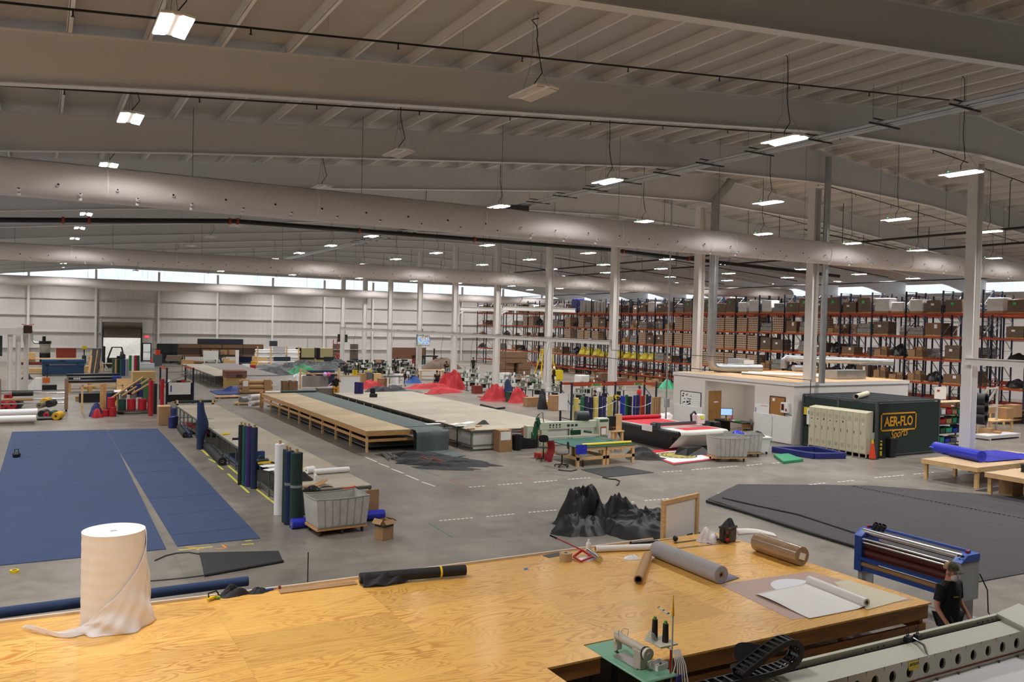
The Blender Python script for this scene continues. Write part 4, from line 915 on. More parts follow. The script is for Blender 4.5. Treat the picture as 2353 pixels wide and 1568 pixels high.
# ------------------------------------------------------------------ blue mats and things lying on the near floor
TURF = mat('blue_turf', '#324264', .92, var=.06, scale=1.2, bump=.04)
def slab(name, label, poly, z, m, cat, z0=0.0, **k): return B().prism(poly, z0, z).done(name, m, None, label, cat, **k)
slab('floor_mat', 'wide blue mat on the floor at left, broader of the two', [(-1.2,20.75),(2.62,20.62),(2.79,36.4),(2.79,43.35),(-1.05,43.9)], .014, TURF, 'mat', group='blue floor mats')
slab('floor_mat', 'narrower blue mat beside the long steel legged table', [(2.88,20.77),(4.8,20.72),(4.98,43.0),(2.81,43.3),(2.81,36.4)], .014, TURF, 'mat', group='blue floor mats')
for i in range(9):
    y = 21.9+i*2.3; B().bx(2.9,4.83,y,y+.02,.014,.017).done('mat_seam', mat('mat_seam','#2c3a56',.9), bpy.data.objects['floor_mat.001'])
t = thing('hand_weight', 'small black weight standing on the blue mat', 'weight', fl(38,1051,.014)); B().lathe([(.09,0),(.13,.03),(.14,.12),(.08,.2),(.05,.22)], n=16).done('weight_body', BLACK, t); B().tube([(-.05,0,.2),(-.07,0,.3),(.07,0,.3),(.05,0,.2)], .02, 6).done('handle', BLACK, t)
t = thing('tape_roll', 'yellow masking tape roll lying on the bare floor at far left', 'tape roll', fl(33,1316,0)); B().cyl((0,0,0),(0,0,.055),.085,n=24,hole=.055).done('tape', YEL, t); B().cyl((0,0,.002),(0,0,.053),.056,n=20,hole=.05).done('core_tube', KRAFT, t)
p = [fl(*a,0) for a in ((458,1272),(640,1268),(651,1293),(470,1326))]
t = thing('felt_mat', 'black felt sheet with trailing straps on the floor', 'mat')
B().prism([(v.x,v.y) for v in p], 0, .02).done('felt_sheet', BLKF, t); B().tube([p[2]+Vector((0,0,.03)), lerp(p[2],p[3],.6)+Vector((0,0,.03)), p[3]+Vector((0,0,.03))], .03, 6).done('rolled_edge', BLKF, t)
B().tube([fl(*a,.01) for a in ((458,1274),(435,1270),(405,1272),(380,1278),(356,1289))], .018, 4).done('strap', BLKF, t); B().tube([fl(*a,.01) for a in ((475,1322),(430,1328),(380,1333),(340,1336))], .012, 4).done('strap', BLKF, t)
def tape(pxs, name, label, m, wd=.05):
    b = B()
    for a, c in pxs: b.bar(fl(*a,.002), fl(*c,.002), wd, .003)
    return b.done(name, m, None, label, 'floor tape')
YT = mat('yellow_floor_tape', '#d6d04a', .6); WT = mat('white_floor_tape', '#e8e6e0', .6); OT = mat('orange_tape', '#d68a3a', .6); RT = mat('red_floor_line', '#a8564c', .6); GT = mat('green_floor_line', '#4f7f62', .6)
tape([((464,1034),(479,1048)),((522,1069),(552,1094)),((480,1055),(496,1063)),((501,1070),(513,1080)),((524,1089),(572,1133)),((590,1125),(620,1149)),((622,1150),(632,1158))], 'floor_tape', 'yellow tape strips on the floor along the long table legs', YT, .07)
tape([((410,1265),(440,1262)),((432,1262),(488,1257)),((555,1252),(583,1250)),((563,1244),(578,1242)),((453,1264),(458,1262))], 'floor_tape', 'scattered yellow tape strips below the narrow blue mat', YT, .05)
tape([((425,1257),(470,1261)),((495,1262),(520,1260)),((510,1252),(520,1260))], 'floor_tape', 'orange tape scraps below the narrow blue mat', OT, .05)
def dashes(segs, label, m=WT):
    b = B()
    for a, c in segs:
        n = max(4, int(abs(c[0]-a[0])/9))
        for k in range(n): b.bar(lerp(fl(*a,.002),fl(*c,.002),k/n), lerp(fl(*a,.002),fl(*c,.002),(k+.6)/n), .07, .003)
    return b.done('floor_tape', m, None, label, 'floor tape')
dashes([((1010,1197),(1090,1190)),((1118,1188),(1185,1181)),((1215,1178),(1282,1172)),((1425,1158),(1460,1153)),((1482,1151),(1540,1146)),((1650,1134),(1700,1130)),((1722,1128),(1768,1124)),((1792,1121),(1838,1117)),((1860,1114),(1900,1110)),((1925,1108),(1965,1104)),((2010,1098),(2080,1092)),((2100,1090),(2150,1085))], 'near line of white dashed tape crossing the concrete floor')
dashes([((1078,1120),(1118,1117)),((1145,1115),(1203,1110)),((1227,1109),(1283,1104)),((1305,1102),(1360,1098)),((1523,1085),(1570,1082)),((1590,1080),(1636,1076)),((1652,1075),(1697,1071)),((1716,1070),(1755,1066)),((1775,1065),(1815,1061)),((1900,1055),(1925,1053)),((1935,1052),(1960,1050))], 'far line of white dashed tape crossing the concrete floor')
tape([((840,1051),(866,1062)),((870,1065),(894,1074)),((900,1078),(927,1088)),((933,1092),(962,1104)),((970,1108),(1000,1118)),((535,907),(560,916)),((566,919),(590,928))], 'floor_tape', 'white dashes slanting over the floor beside the timber table', WT, .06)
tape([((1033,1104),(1075,1119)),((1033,1104),(1120,1098)),((1190,1094),(1232,1106))], 'floor_line', 'faint red lines on the floor by the black strips', RT, .04)
tape([((920,1063),(1010,1095)),((985,1203),(1040,1235)),((1546,1210),(1590,1222))], 'floor_line', 'faint green lines on the floor near the black heap', GT, .04)
# ------------------------------------------------------------------ long work tables
STG = mat('green_grey_steel', '#566059', .5)
def steel_table(label, x0, x1, y0, y1, z, topm, pitch=1.22, panel=None, sides=(0,1), name='work_table'):
    t = thing(name, label, 'work table', (x0, y0, 0)); w, l = x1-x0, y1-y0
    B().bx(0,w,0,l,z-.03,z).done('table_top', topm, t)
    B().bx(0,.04,0,l,z-.1,z-.03).bx(w-.04,w,0,l,z-.1,z-.03).bx(.04,w-.04,0,.04,z-.1,z-.03).bx(.04,w-.04,l-.04,l,z-.1,z-.03).done('top_frame', STG, t)
    n = int(l/pitch)
    for s in sides:
        X = .03 if s == 0 else w-.03
        for i in range(n+1):
            y = .06+i*(l-.12)/n; B().bx(X-.022,X+.022,y-.022,y+.022,0,z-.1).done('leg', STG, t)
        B().bx(X-.015,X+.015,.05,l-.05,.22,.25).done('lower_rail', STG, t)
    for y in (.06, l-.06): B().bx(.05,w-.05,y-.015,y+.015,.22,.25).done('end_rail', STG, t)
    return t
steel_table('long narrow work table with worn grey top and green steel legs beside the blue mats', 6.12, 8.05, 21.75, 45.4, .9, PLYG)
# roller at its far end
roll('fabric_roll', 'dark green roll held across the far end of the narrow long table', (6.05,45.3,1.06), (8.0,45.3,1.06), .07, fabric('dark_green_fabric','#20352f'), cat='fabric roll', coreR=.03, ext=.15)
for i, x in enumerate((6.16, 7.9)): B().bx(x-.05,x+.05,45.18,45.22,.9,1.14).bx(x-.05,x+.05,45.38,45.42,.9,1.14).bx(x-.05,x+.05,45.18,45.42,.9,.97).done('roller_stand', WOOD, None, f'pine bracket carrying the {("left","right")[i]} end of the dark green roll', 'stand')
TEAL = fabric('teal_fabric','#1d5a56'); PURP = fabric('purple_fabric','#3c2a6b'); DGRN = fabric('dark_green_fabric'); NAV2 = fabric('deep_navy_fabric','#1c2b4d'); WHTF = fabric('white_fabric','#eceaec',.6)
def stand_roll(label, x, y, r, h, m, z0=0, group='fabric rolls standing at the long table', core=True, cat='fabric roll'):
    t = thing('fabric_roll', label, cat, (x,y,z0), 0, group)
    B().cyl((0,0,0),(0,0,h),r,n=20,hole=min(.04,r*.6)).done('rolled_sheet', m, t, bevel=min(.01,r*.1))
    if core: B().cyl((0,0,.0),(0,0,h+.09),min(.038,r*.55),n=12,hole=.03).done('core_tube', KRAFT, t)
    return t
t = thing('fabric_roll', 'navy fabric roll leaning open against the long table beside the blue mat', 'fabric roll', (5.78,35.85,0), 0, 'fabric rolls standing at the long table')
B().surf(lambda u, v: ((.13+.2*math.exp(-((v-.52)/.24)**2)*max(0,cos(2*pi*u)))*cos(2*pi*u), .13*sin(2*pi*u), 1.95*v), 20, 20, True).done('rolled_sheet', NAVF, t); B().cyl((0,0,0),(0,0,2.06),.04,n=12).done('core_tube', KRAFT, t)
for x, y, r, m, nm in ((5.74,27.72,.085,BLKF,'black'),(5.81,27.5,.07,TEAL,'teal'),(5.90,27.3,.095,PURP,'purple'),(6.0,26.95,.1,NAV2,'deep navy')): stand_roll(f'{nm} fabric roll standing in a row of four beside the long table', x, y, r, 1.96, m)
stand_roll('tall white roll with yellow tag standing beside the long table', 5.83, 23.05, .135, 1.98, WHTF)
B().box((0,0,0),(.01,.13,.11)).done('yellow_note', mat('neon_yellow','#dff03a',.5), bpy.data.objects['fabric_roll.010'] if False else [o for o in COL.objects if o.get('label') == 'tall white roll with yellow tag standing beside the long table'][0], loc=(.1,-.1,1.75), rz=-.8)
for x, y, r, m, nm in ((5.78,22.14,.1,DGRN,'slim dark green'),(5.79,21.87,.12,NAV2,'taped navy'),(5.88,21.5,.155,DGRN,'thick dark green')):
    t = stand_roll(f'{nm} roll standing at the near end of the long table', x, y, r, 1.96, m)
    if 'slim' not in nm: B().cyl((0,0,1.05),(0,0,1.12),r+.003,n=20,hole=r).done('clear_tape_band', mat('clear_tape','#aeb6bd',.2,alpha=.5), t)
pxroll('fabric_roll', 'thick black roll lying under the left edge of the long table', (468,1016), (511,1061), 0, .155, BLKF, cat='fabric roll', coreR=.05)
for i, (a, c, r, m, nm) in enumerate((((412,982),(426,1000),.13,BLKF,'black'),((420,982),(436,1001),.11,NAVF,'navy'),((428,975),(475,985),.1,RED,'red'),((437,990),(500,1000),.12,BLKF,'charcoal'),((455,975),(500,985),.1,RED,'short red'))):
    pxroll('fabric_roll', f'{nm} roll lying on the floor under the far half of the long table', a, c, 0, r, m, cat='fabric roll', coreR=.03)
B().bx(6.3,7.7,30.2,33.4,0,.16).done('folded_tarp', NAVF, None, 'folded navy fabric on the floor under the long table', 'fabric', bevel=.05)
B().bx(6.35,7.6,39.5,42,0,.35).done('folded_tarp', mat('dull_red_fabric','#7c2024',.8), None, 'folded dull red fabric under the far end of the long table', 'fabric', bevel=.06)
# on that table
TZ = .9
t = thing('clamp', 'yellow spring clamp lying on the narrow long table', 'hand tool', fl(520,1000,TZ)); B().tube([(-.15,0,.03),(0,.04,.04),(.15,.02,.03)], .03, 6).tube([(-.12,.1,.03),(0,.05,.06),(.12,.12,.03)], .03, 6).done('clamp_jaw', YEL, t)
for i, (p, w, m, lab) in enumerate((((545,1013),.35,BLACK,'black tape gun on the long table beside the standing rolls'),((548,1019),.4,WPLAS,'white plastic strip on the long table behind the four standing rolls'))): B().box((0,0,.05),(w,.12,.1)).box((.08,.02,.12),(.1,.08,.06)).done('tape_gun' if i == 0 else 'plastic_strip', m, None, lab, 'hand tool', loc=fl(*p,TZ), rz=-.2)
B().bar(fl(466,962,TZ+.01), fl(491,963,TZ+.01), .03, .01).done('steel_rule', DKGREY, None, 'dark rule lying across the far half of the narrow long table', 'ruler')
B().bx(-.14,.14,-.1,.1,0,.26).done('tool_box', mat('blue_box','#27407a',.5), None, 'small blue box on the long table between the roll groups', 'box', loc=fl(597,1056,TZ), bevel=.01)
t = thing('tape_dispenser', 'dark tape dispenser on the long table beside the small blue box', 'tape dispenser', fl(604,1063,TZ)); B().box((0,0,.06),(.36,.16,.1)).done('dispenser_body', DKGREY, t, bevel=.03); B().cyl((-.05,-.05,.14),(-.05,.05,.14),.09,n=16).done('tape', DGRN, t)
t = thing('caulking_gun', 'yellow and black hand tool at the table edge by the papers', 'hand tool', fl(608,1067,TZ)); B().bar((-.2,0,.04),(.25,.05,.05),.05).done('tool_body', YEL, t); B().bar((.2,.05,.04),(.3,-.08,.03),.04).done('handle', BLACK, t)
for i, (p, w, l, r) in enumerate((((618,1071),.5,.3,.1),((628,1079),.55,.3,.4),((607,1058),.25,.2,-.2))): B().bx(-w/2,w/2,-l/2,l/2,0,.004+.002*i).done('paper_sheet', PAPER, None, f'{("larger","curled","small")[i]} white paper on the long table by the standing rolls', 'paper', loc=fl(*p,TZ), rz=r)
pxroll('plastic_roll', 'short white plastic roll standing on the near end of the long table', (703,1082), (720,1079), TZ, .11, WPLAS, cat='roll', coreR=.02)
pxroll('paper_roll', 'long white paper roll lying across the near end of the long table', (722,1085), (802,1079), TZ, .085, PAPER, cat='paper roll', coreR=.03)
B().bx(-.3,.3,-.12,.12,0,.02).done('yellow_sheet', YEL, None, 'yellow sheet under the long white roll on the table', 'sheet', loc=fl(700,1078,TZ), rz=.1)
heap('jacket','black jacket heaped on the near end of the long table',fl(698,1103,TZ),.28,.25,.24,BLKF,33,cat='jacket',nu=40,nv=14)
bottle('spray_bottle','small white bottle on the near end of the long table',fl(725,1106,TZ),.05,.24,WPLAS,WPLAS)
B().surf(lambda u, v: (-.35+.7*u, -.16+.32*v, .01+.12*max(0,u-.55)**1.5*4*(1-.3*v)), 14, 3).done('cardboard_sheet', CARD, None, 'curled brown cardboard on the near end of the long table', 'cardboard', loc=fl(721,1117,TZ), rz=.2, thick=.006)
heap('tool_belt','black tool belt lying on the near end of the long table',fl(716,1125,TZ),.26,.14,.1,BLACK,37,cat='belt',nu=36,nv=10)
B().surf(lambda u,v: (.2*cos(2*pi*u)*(1-.5*v),.07*sin(2*pi*u)*(1-.5*v),.02+.02*v),14,3,True).done('knife_sheath', BLACK, None, 'small black sheath beside the curled cardboard', 'tool', loc=fl(750,1121,TZ))
t = thing('cordless_tool', 'orange handled tool at the near table corner above the laundry cart', 'hand tool', fl(805,1126,TZ)); B().bar((-.2,-.02,.04),(.15,.03,.05),.06).bar((.05,.02,.05),(.16,.1,.06),.05).done('tool_body', mat('orange_plastic','#dc5a30',.5), t); B().tube([(-.25,.02,.03),(-.1,-.06,.03),(.2,-.02,.03)], .012, 5).done('cord', BLACK, t)
# ------------------------------------------------------------------ laundry carts
CANV = mat('grey_canvas', '#b9b6b2', .8, var=.1, scale=4, bump=.25); CASTER = mat('caster_rubber', '#2c2c2c', .6)
def cart(label, loc, rz, w=1.5, d=1.05, h=.95, group='canvas laundry carts', liner=CANV):
    t = thing('laundry_cart', label, 'cart', loc, rz, group); zb = .2; s0 = .9
    def wallf(u, v):
        # rounded rectangle, tapering and slightly sagging
        k = u*4; i = int(k) % 4; f = k-int(k); cs = [(-1,-1),(1,-1),(1,1),(-1,1)]; a, c = cs[i], cs[(i+1)%4]
        x, y = a[0]+(c[0]-a[0])*f, a[1]+(c[1]-a[1])*f; s = s0+(1-s0)*v
        bul = 1+.03*sin(pi*v)*(sin(pi*f)+.4*sin(3*pi*f))
        return (x*w/2*s*bul, y*d/2*s*bul, zb+(h-zb)*v-.025*(v > .95)*sin(pi*f))
    B().surf(wallf, 48, 14, True).done('canvas_liner', liner, t, thick=.015)
    B().bx(-w/2*s0,w/2*s0,-d/2*s0,d/2*s0,zb,zb+.01).done('canvas_floor', liner, t)
    B().tube([wallf(i/48,1) for i in range(49)], .018, 6).done('rim_tube', mat('rim_canvas','#9b9790',.7), t)
    for k in range(6):
        x = (-.36+.145*k)*w if k < 6 else 0
        B().bar((x*.9,-d/2*s0-.012,zb),(x,-d/2-.008,h-.02),.012,.03).done('strap', mat('dark_strap','#8b8884',.8), t)
    B().bx(-w/2*.95,w/2*.95,-d/2*.9,d/2*.9,zb-.06,zb).done('wood_base', WOODX, t)
    for x, y in ((-.4,-.36),(.4,-.36),(-.4,.36),(.4,.36),(0,-.38)): B().cyl((x*w-.02,y*d,.06),(x*w+.02,y*d,.06),.06,n=14).box((x*w,y*d,.1),(.05,.05,.1)).done('caster', CASTER, t)
    return t
c = cart('large grey canvas laundry cart at the near end of the long table', (6.72, 20.72, 0), .06, 1.42, 1.0, .95)
heap('x','',(.1,.1,.22),.5,.35,.35,mat('scrap_cloth','#7d746c',.8,var=.5,scale=6),41,parent=c,nu=40,nv=12).name='scraps'
def carton(label, loc, rz, w, d, h, m=CARD, flaps=False, tapem=None, group=None, name='cardboard_box'):
    t = thing(name, label, 'box', loc, rz, group)
    b = B()
    if flaps:
        b.bx(-w/2,w/2,-d/2,d/2,0,.01).bx(-w/2,-w/2+.008,-d/2,d/2,0,h).bx(w/2-.008,w/2,-d/2,d/2,0,h).bx(-w/2,w/2,-d/2,-d/2+.008,0,h).bx(-w/2,w/2,d/2-.008,d/2,0,h); b.done('box_body', m, t)
        B().box((-w/2-.06,0,h-.0),(.14,d*.96,.008),ry=-.9).done('flap', m, t); B().box((w/2+.06,0,h),(.14,d*.96,.008),ry=.6).done('flap', m, t); B().box((0,-d/2-.05,h-.02),(w*.96,.13,.008),rx=.7).done('flap', m, t)
    else: b.bx(-w/2,w/2,-d/2,d/2,0,h).done('box_body', m, t); B().bx(-.03,.03,-d/2-.001,d/2+.001,h-.1,h+.001).done('packing_tape', mat('packing_tape','#b99d74',.35), t)
    if tapem: B().bx(-w/2-.002,w/2+.002,-d/2-.002,d/2+.002,h*.68,h*.8).done('printed_band', tapem, t)
    return t
carton('open cardboard box on the floor right of the large laundry cart', (7.55,19.45,0), .35, .33, .33, .47, flaps=True, tapem=DKGREY)
B().box((8.02,21.6,.4),(.4,.06,.8),rz=.2,ry=.0).done('cardboard_sheet', CARD, None, 'flattened cardboard leaning at the table end behind the laundry cart', 'cardboard')
roll('vinyl_roll', 'bright blue vinyl roll on the floor behind the large laundry cart', (5.72,21.32,.14), (8.3,21.42,.14), .13, mat('bright_blue_vinyl','#2a35b8',.3), cat='vinyl roll', coreR=.04)
# ------------------------------------------------------------------ timber table with grey green fabric
GGF = fabric('grey_green_fabric','#5b6764',.75); GGD = fabric('grey_green_drape','#3c4a4a',.6)
X0, X1, Ya, Yb = 11.75, 15.15, 32.5, 51.2
t = thing('timber_table', 'long pine framed work table with pale plywood top beside the dark draped fabric', 'work table', (X0,Ya,0))
w, l = X1-X0, Yb-Ya
B().bx(0,w,0,l,TZ-.03,TZ).done('table_top', PLYP, t)
B().bx(0,.045,0,l,TZ-.22,TZ-.03).done('side_board', WOODX, t); B().bx(w-.045,w,0,l,TZ-.22,TZ-.03).done('side_board', WOODX, t); B().bx(.045,w-.045,0,.045,TZ-.22,TZ-.03).done('end_board', WOODX, t); B().bx(.045,w-.045,l-.045,l,TZ-.22,TZ-.03).done('end_board', WOODX, t)
for X in (.07, w-.07):
    B().bx(X-.02,X+.02,.1,l-.1,.42,.54).done('lower_rail', WOODX, t)
    for i in range(10): y = .1+i*(l-.2)/9; B().bx(X-.045,X+.045,y-.045,y+.045,0,TZ-.04).done('leg', WOOD, t)
B().bx(.1,w-.1,.08,.12,.42,.54).done('end_rail', WOODX, t)
B().bx(.2,w-.2,.5,l-.5,.15,.18).done('under_shelf', mat('under_shelf','#6d6a68',.7), t)
B().bx(-.05,.1,l-.02,l+.13,0,1.12).done('corner_post', WOODX, t)
t = thing('draped_fabric', 'grey green fabric lying along the timber table and hanging to the floor', 'fabric')
def drf(u, v):
    x = 13.72+1.5*u+.03*sin(v*9)
    s = v*22.4
    if s < 18.9: return (x+.12*(s/18.9)*0, Yb-.2-s+.0, TZ+.008+.004*abs(fbm((u*6,s*.7,1))))
    k = s-18.9; a = min(k/.35, 1)*pi/2
    y = Yb-.2-18.9-.2*sin(a); z = TZ+.008-.2*(1-cos(a))
    if k > .35: z -= (k-.35)*.9
    if z < .02: y -= (.02-z)*.8; z = .02+.01*sin(u*9)
    y += .05*sin(u*8)*min(1,max(0,k-.3))
    return (x-.0, y, z)
B().surf(drf, 24, 150).done('fabric_sheet', GGF, t)
B().surf(lambda u, v: (13.76+1.42*u, 32.42-.05*sin(u*pi)-.20*sin(pi*min(1,v*1.5)*.5), TZ+.012-.83*v+.0), 16, 10).done('fabric_end', GGD, t)
B().bx(13.7,15.25,33.15,33.2,TZ+.012,TZ+.02).done('fold_line', mat('fold_dark','#22302f',.7), t)
roll('fabric_roll', 'dark green roll resting across the far end of the timber table', (12.9,51.05,.976), (15.1,51.05,.976), .075, GGD, cat='fabric roll', coreR=.03)
roll('fabric_roll', 'white roll beside the dark green roll at the far timber table end', (11.95,51.05,.971), (12.85,51.05,.971), .07, WHTF, cat='fabric roll', coreR=.03)
# ------------------------------------------------------------------ big steel table with panelled sides
X0, X1, Ya, Yb = 16.0, 21.25, 31.3, 50.4
t = steel_table('wide steel framed table with worn pale top and dark panelled side', X0, X1, Ya, Yb, .9, PLYG, 1.35)
w, l = X1-X0, Yb-Ya
for i in range(14):
    y = .06+i*(l-.12)/14; m = mat('dark_panel','#121314',.6) if i > 2 else mat('white_panel','#d5d3d2',.5)
    if i > 2: B().bx(.06,.08,y+.04,y+1.28,.08,TZ-.12).done('side_panel', m, t)
    else: B().box((.35,y+.7,.42),(.02,1.1,.7),rz=.35).done('side_panel', m, t)
for k in range(3): B().bx(.15+k*1.7,1.7+k*1.7,.1,.12,.06,TZ-.14).done('end_panel', mat('white_panel'), t)
for k in range(1,4): 
    for dx in (-.08,.08): B().bx(k*1.7+dx-.022,k*1.7+dx+.022,.03,.07,0,TZ-.1).done('leg', STG, t)
B().box((1.72,.0,.58),(.18,.02,.18),ry=pi/4).done('hazard_diamond', mat('orange_diamond','#dd5b22',.5), t); B().box((3.42,.0,.5),(.15,.02,.15),ry=pi/4).done('hazard_diamond', mat('orange_diamond'), t)
def burst():
    m = bpy.data.materials.new('comic_burst'); m.use_nodes = True; nt = m.node_tree; N = nt.nodes.new; L = nt.links.new; b = nt.nodes['Principled BSDF']
    tc = N('ShaderNodeTexCoord'); mp = N('ShaderNodeMapping'); mp.inputs['Rotation'].default_value = (0,.7,0); L(tc.outputs['Object'], mp.inputs[0])
    w = N('ShaderNodeTexWave'); w.inputs['Scale'].default_value = 1.0; w.bands_direction = 'X'; L(mp.outputs[0], w.inputs[0]); r = N('ShaderNodeValToRGB'); r.color_ramp.interpolation = 'CONSTANT'; e = r.color_ramp.elements
    e[0].color = lin('#d03a28'); e[1].position, e[1].color = .25, lin('#2f9a4a')
    for p, c in ((.5,'#2f4fc0'),(.75,'#e0622c')): q = e.new(p); q.color = lin(c)
    L(w.outputs['Fac'], r.inputs[0]); L(r.outputs[0], b.inputs['Base Color']); b.inputs['Roughness'].default_value = .4
    return m
t = thing('comic_sign', 'small sign with red green blue stripes and yellow burst at the table corner', 'sign', onY(1218,991,31.1), 0)
B().box((0,0,0),(.85,.03,.36)).done('sign_panel', burst(), t)
n = 18; B().add([(.1,-.02,0)]+[(.1+(.3 if i%2 else .19)*cos(2*pi*i/n)*1.2,-.02,(.15 if i%2 else .09)*sin(2*pi*i/n)) for i in range(n)],[(0,1+i,1+(i+1)%n) for i in range(n)]).done('yellow_burst', mat('burst_yellow','#e6dc2a',.5), t)
B().bx(-.43,.43,.02,.05,-t.location.z,-.18).done('sign_legs', BLACK, t)
carton('tall cardboard bin in front of the wide table corner', (17.35,30.95,0), .0, .62, .5, .92, CARD); B().box((17.35,30.69,.68),(.5,.006,.36)).done('paper_note', PAPER, None, 'torn white labels on the tall cardboard bin', 'paper')
t = thing('trash_can', 'small black bin between the cardboard bin and wide table panels', 'bin', (18.05,30.95,0)); B().lathe([(.18,0),(.22,.62),(.24,.63),(.24,.66),(.2,.66),(.17,.05)], n=20).done('bin_body', BLACK, t)
CL = [(995,975,.7,PAPER,.02),(1030,985,.5,DKGREY,.03),(1045,975,.7,PAPER,.01),(1062,982,.4,WPLAS,.07),(1082,988,.35,CARD,.06),(1075,972,.9,PAPER,.01),(1012,969,.5,PAPER,.015),(1058,983,.3,BLACK,.05),(1100,981,.35,KRAFT,.05)]
NMS = ['white pattern sheet','dark ruler','white form','white plastic tray','small cardboard piece','wide white sheet','white template','black stapler','brown tube']
for i, (x, y, s, m, h) in enumerate(CL): B().box((0,0,h/2),(s,s*.4,h),rz=.3*(i%3)).done(NMS[i].replace(' ','_'), m, None, f'{NMS[i]} among the clutter at the near corner of the wide table', 'clutter', loc=fl(x,y,TZ))
heap('black_cloth','small black cloth among papers on the near corner of the wide table',fl(1110,975,TZ),.35,.22,.16,BLKF,51,cat='cloth',nu=36,nv=12)
t = thing('label_printer', 'black label printer on the left edge of the wide table', 'printer', fl(858,913,TZ), -.4); B().box((0,0,.11),(.45,.35,.2)).done('printer_body', BLACK, t, bevel=.02); B().box((-.05,.12,.36),(.3,.08,.34)).done('printer_screen', BLACK, t, bevel=.02)
for i, (dx, h) in enumerate(((0,.72),(.28,.7))): stand_roll(f'{("taller","shorter")[i]} navy roll with gold band standing on the far left of the wide table', fl(820+9*i,905,TZ).x, fl(820+9*i,905,TZ).y, .16, h, fabric('indigo_fabric','#2b2760'), z0=TZ, group='indigo rolls on the wide table', core=False)
# ------------------------------------------------------------------ black folded strips and poles
t = thing('fabric_strips', 'pile of folded black fabric strips on the floor at the timber table end', 'fabric heap', (13.2,30.0,0))
for i, (x, y, L2, a, h) in enumerate(((.3,.9,1.3,-.4,.2),(.5,.1,1.5,-.55,.14),(.75,-.7,1.5,-.6,.15),(1.0,-1.5,1.45,-.62,.15),(.2,-1.4,1.3,-.7,.14),(-.2,-.6,1.2,-.5,.2),(.1,-2.0,1.2,-.6,.06))):
    heap('x','',(x,y,0),L2,.42,h,BLKF,60+i,rz=a,parent=t,nu=60,nv=16,fold=.5,freq=2.2,flatb=.5).name='folded_strip'
for p in ((-.5,-.5),(-.2,-1.0)): B().tube([(p[0],p[1],.12),(p[0]+.25,p[1]+.05,.22),(p[0]+.4,p[1]-.25,.16),(p[0]+.5,p[1]-.5,.1)], .022, 5).done('orange_binding', mat('orange_binding','#b5562c',.6), t)
slab('rubber_mat','dark mat on the floor under the black strips and poles',[(11.9,31.9),(13.2,32.2),(13.4,29.9),(12.3,29.9)],.012,RUBBER,'mat')
for i in range(5): roll('steel_pole', f'grey steel pole in a bundle by the timber table, {ordn(i)} from the left', tuple(fl(875+5*i,1040,.06+.05*(i%2))), tuple(fl(893+5*i,1055-i,.06+.05*(i%2))), .03, GALV, cat='pole', coreR=.02, group='poles on the floor mat')
# ------------------------------------------------------------------ long arm station with green table
t = thing('quilting_table', 'low pine table with green top behind the black rubber mat', 'table', (18.1,26.35,0))
GT2 = mat('green_table_top', '#35665c', .35); z = .75
B().bx(0,2.8,0,2.35,z-.03,z).done('table_top', GT2, t)
for x0, x1 in ((0,1.36),(1.42,2.8)):
    B().bx(x0,x1,.02,.06,z-.15,z-.03).done('apron', WOOD, t); B().bx(x0,x1,.03,.07,.24,.36).done('lower_rail', WOOD, t)
    B().bx(x0+.02,x0+.06,.1,2.2,.24,.36).done('side_rail', WOOD, t)
    for x in (x0+.06,x1-.06):
        for y in (.08,2.25): B().bx(x-.06,x+.06,y-.05,y+.05,0,z-.03).done('leg', WOOD, t)
pxroll('foam_tube','long yellow tube lying along the front edge of the green table',(1337,1023),(1450,1016),.75,.055,mat('bright_yellow_vinyl','#e3cf3a',.4),cat='tube',coreR=.03)
B().box((0,0,.02),(.5,.03,.36)).done('blue_sheet', mat('bright_blue_vinyl'), None, 'blue plastic sheet hanging on the corner of the green table', 'sheet', loc=(18.25,26.31,.66), rz=.0)
B().bar(fl(1382,1008,.76), fl(1428,1020,.76), .04,.01).done('steel_rule', CHROME, None, 'steel ruler lying on the green table top', 'ruler')
B().box((0,0,.03),(.4,.12,.05)).done('stapler', BLACK, None, 'black tools at the right corner of the green table', 'hand tool', loc=fl(1428,1018,.76), rz=-.4)
MCR = mat('pale_machine_green', '#c9cdb8', .4); MGR = mat('machine_green', '#1e5a3c', .4)
t = thing('long_arm_machine', 'pale long arm sewing machine with green head behind the green table', 'sewing machine', (17.7,29.0,0))
B().bx(.6,3.2,-.12,.02,.74,.82).done('base_rail', MCR, t, bevel=.01)
B().bx(.3,3.5,.0,.22,1.1,1.42).done('arm_beam', MCR, t, bevel=.02); B().bx(3.2,3.75,-.12,.3,.72,1.5).done('tower', MCR, t, bevel=.03); B().bx(3.25,3.7,-.13,-.12,1.35,1.45).done('display', mat('green_display','#3c5a48',.3), t)
B().bx(3.3,3.6,-.14,-.125,.78,1.15).done('clipboard', mat('clipboard_red','#b5522f',.5), t); B().bx(3.33,3.57,-.15,-.14,.8,1.08).done('paper_sheet', PAPER, t)
B().bx(3.3,3.7,-.05,.25,0,.72).bx(.4,.7,-.0,.2,0,1.1).done('pedestal', MCR, t)
for i in range(4): B().cyl((.8+.16*i,-.0,1.3),(.8+.16*i,-.02,1.3),.035,n=10).cyl((.8+.16*i,-.0,1.2),(.8+.16*i,-.02,1.2),.025,n=10).done('control_knob', BLACK, t)
for i in range(3): B().bx(1.65+.2*i,1.78+.2*i,-.01,0,1.2,1.3).done('control_panel', DKGREY, t)
B().box((.12,.05,1.1),(.18,.16,.75),ry=.25).done('sewing_head', MGR, t, bevel=.02); B().cyl((-.08,-.02,.9),(-.14,-.02,.9),.17,n=18).done('hand_wheel', MGR, t); B().box((.18,-.06,1.5),(.12,.1,.3),ry=-.3).done('thread_post', MGR, t)
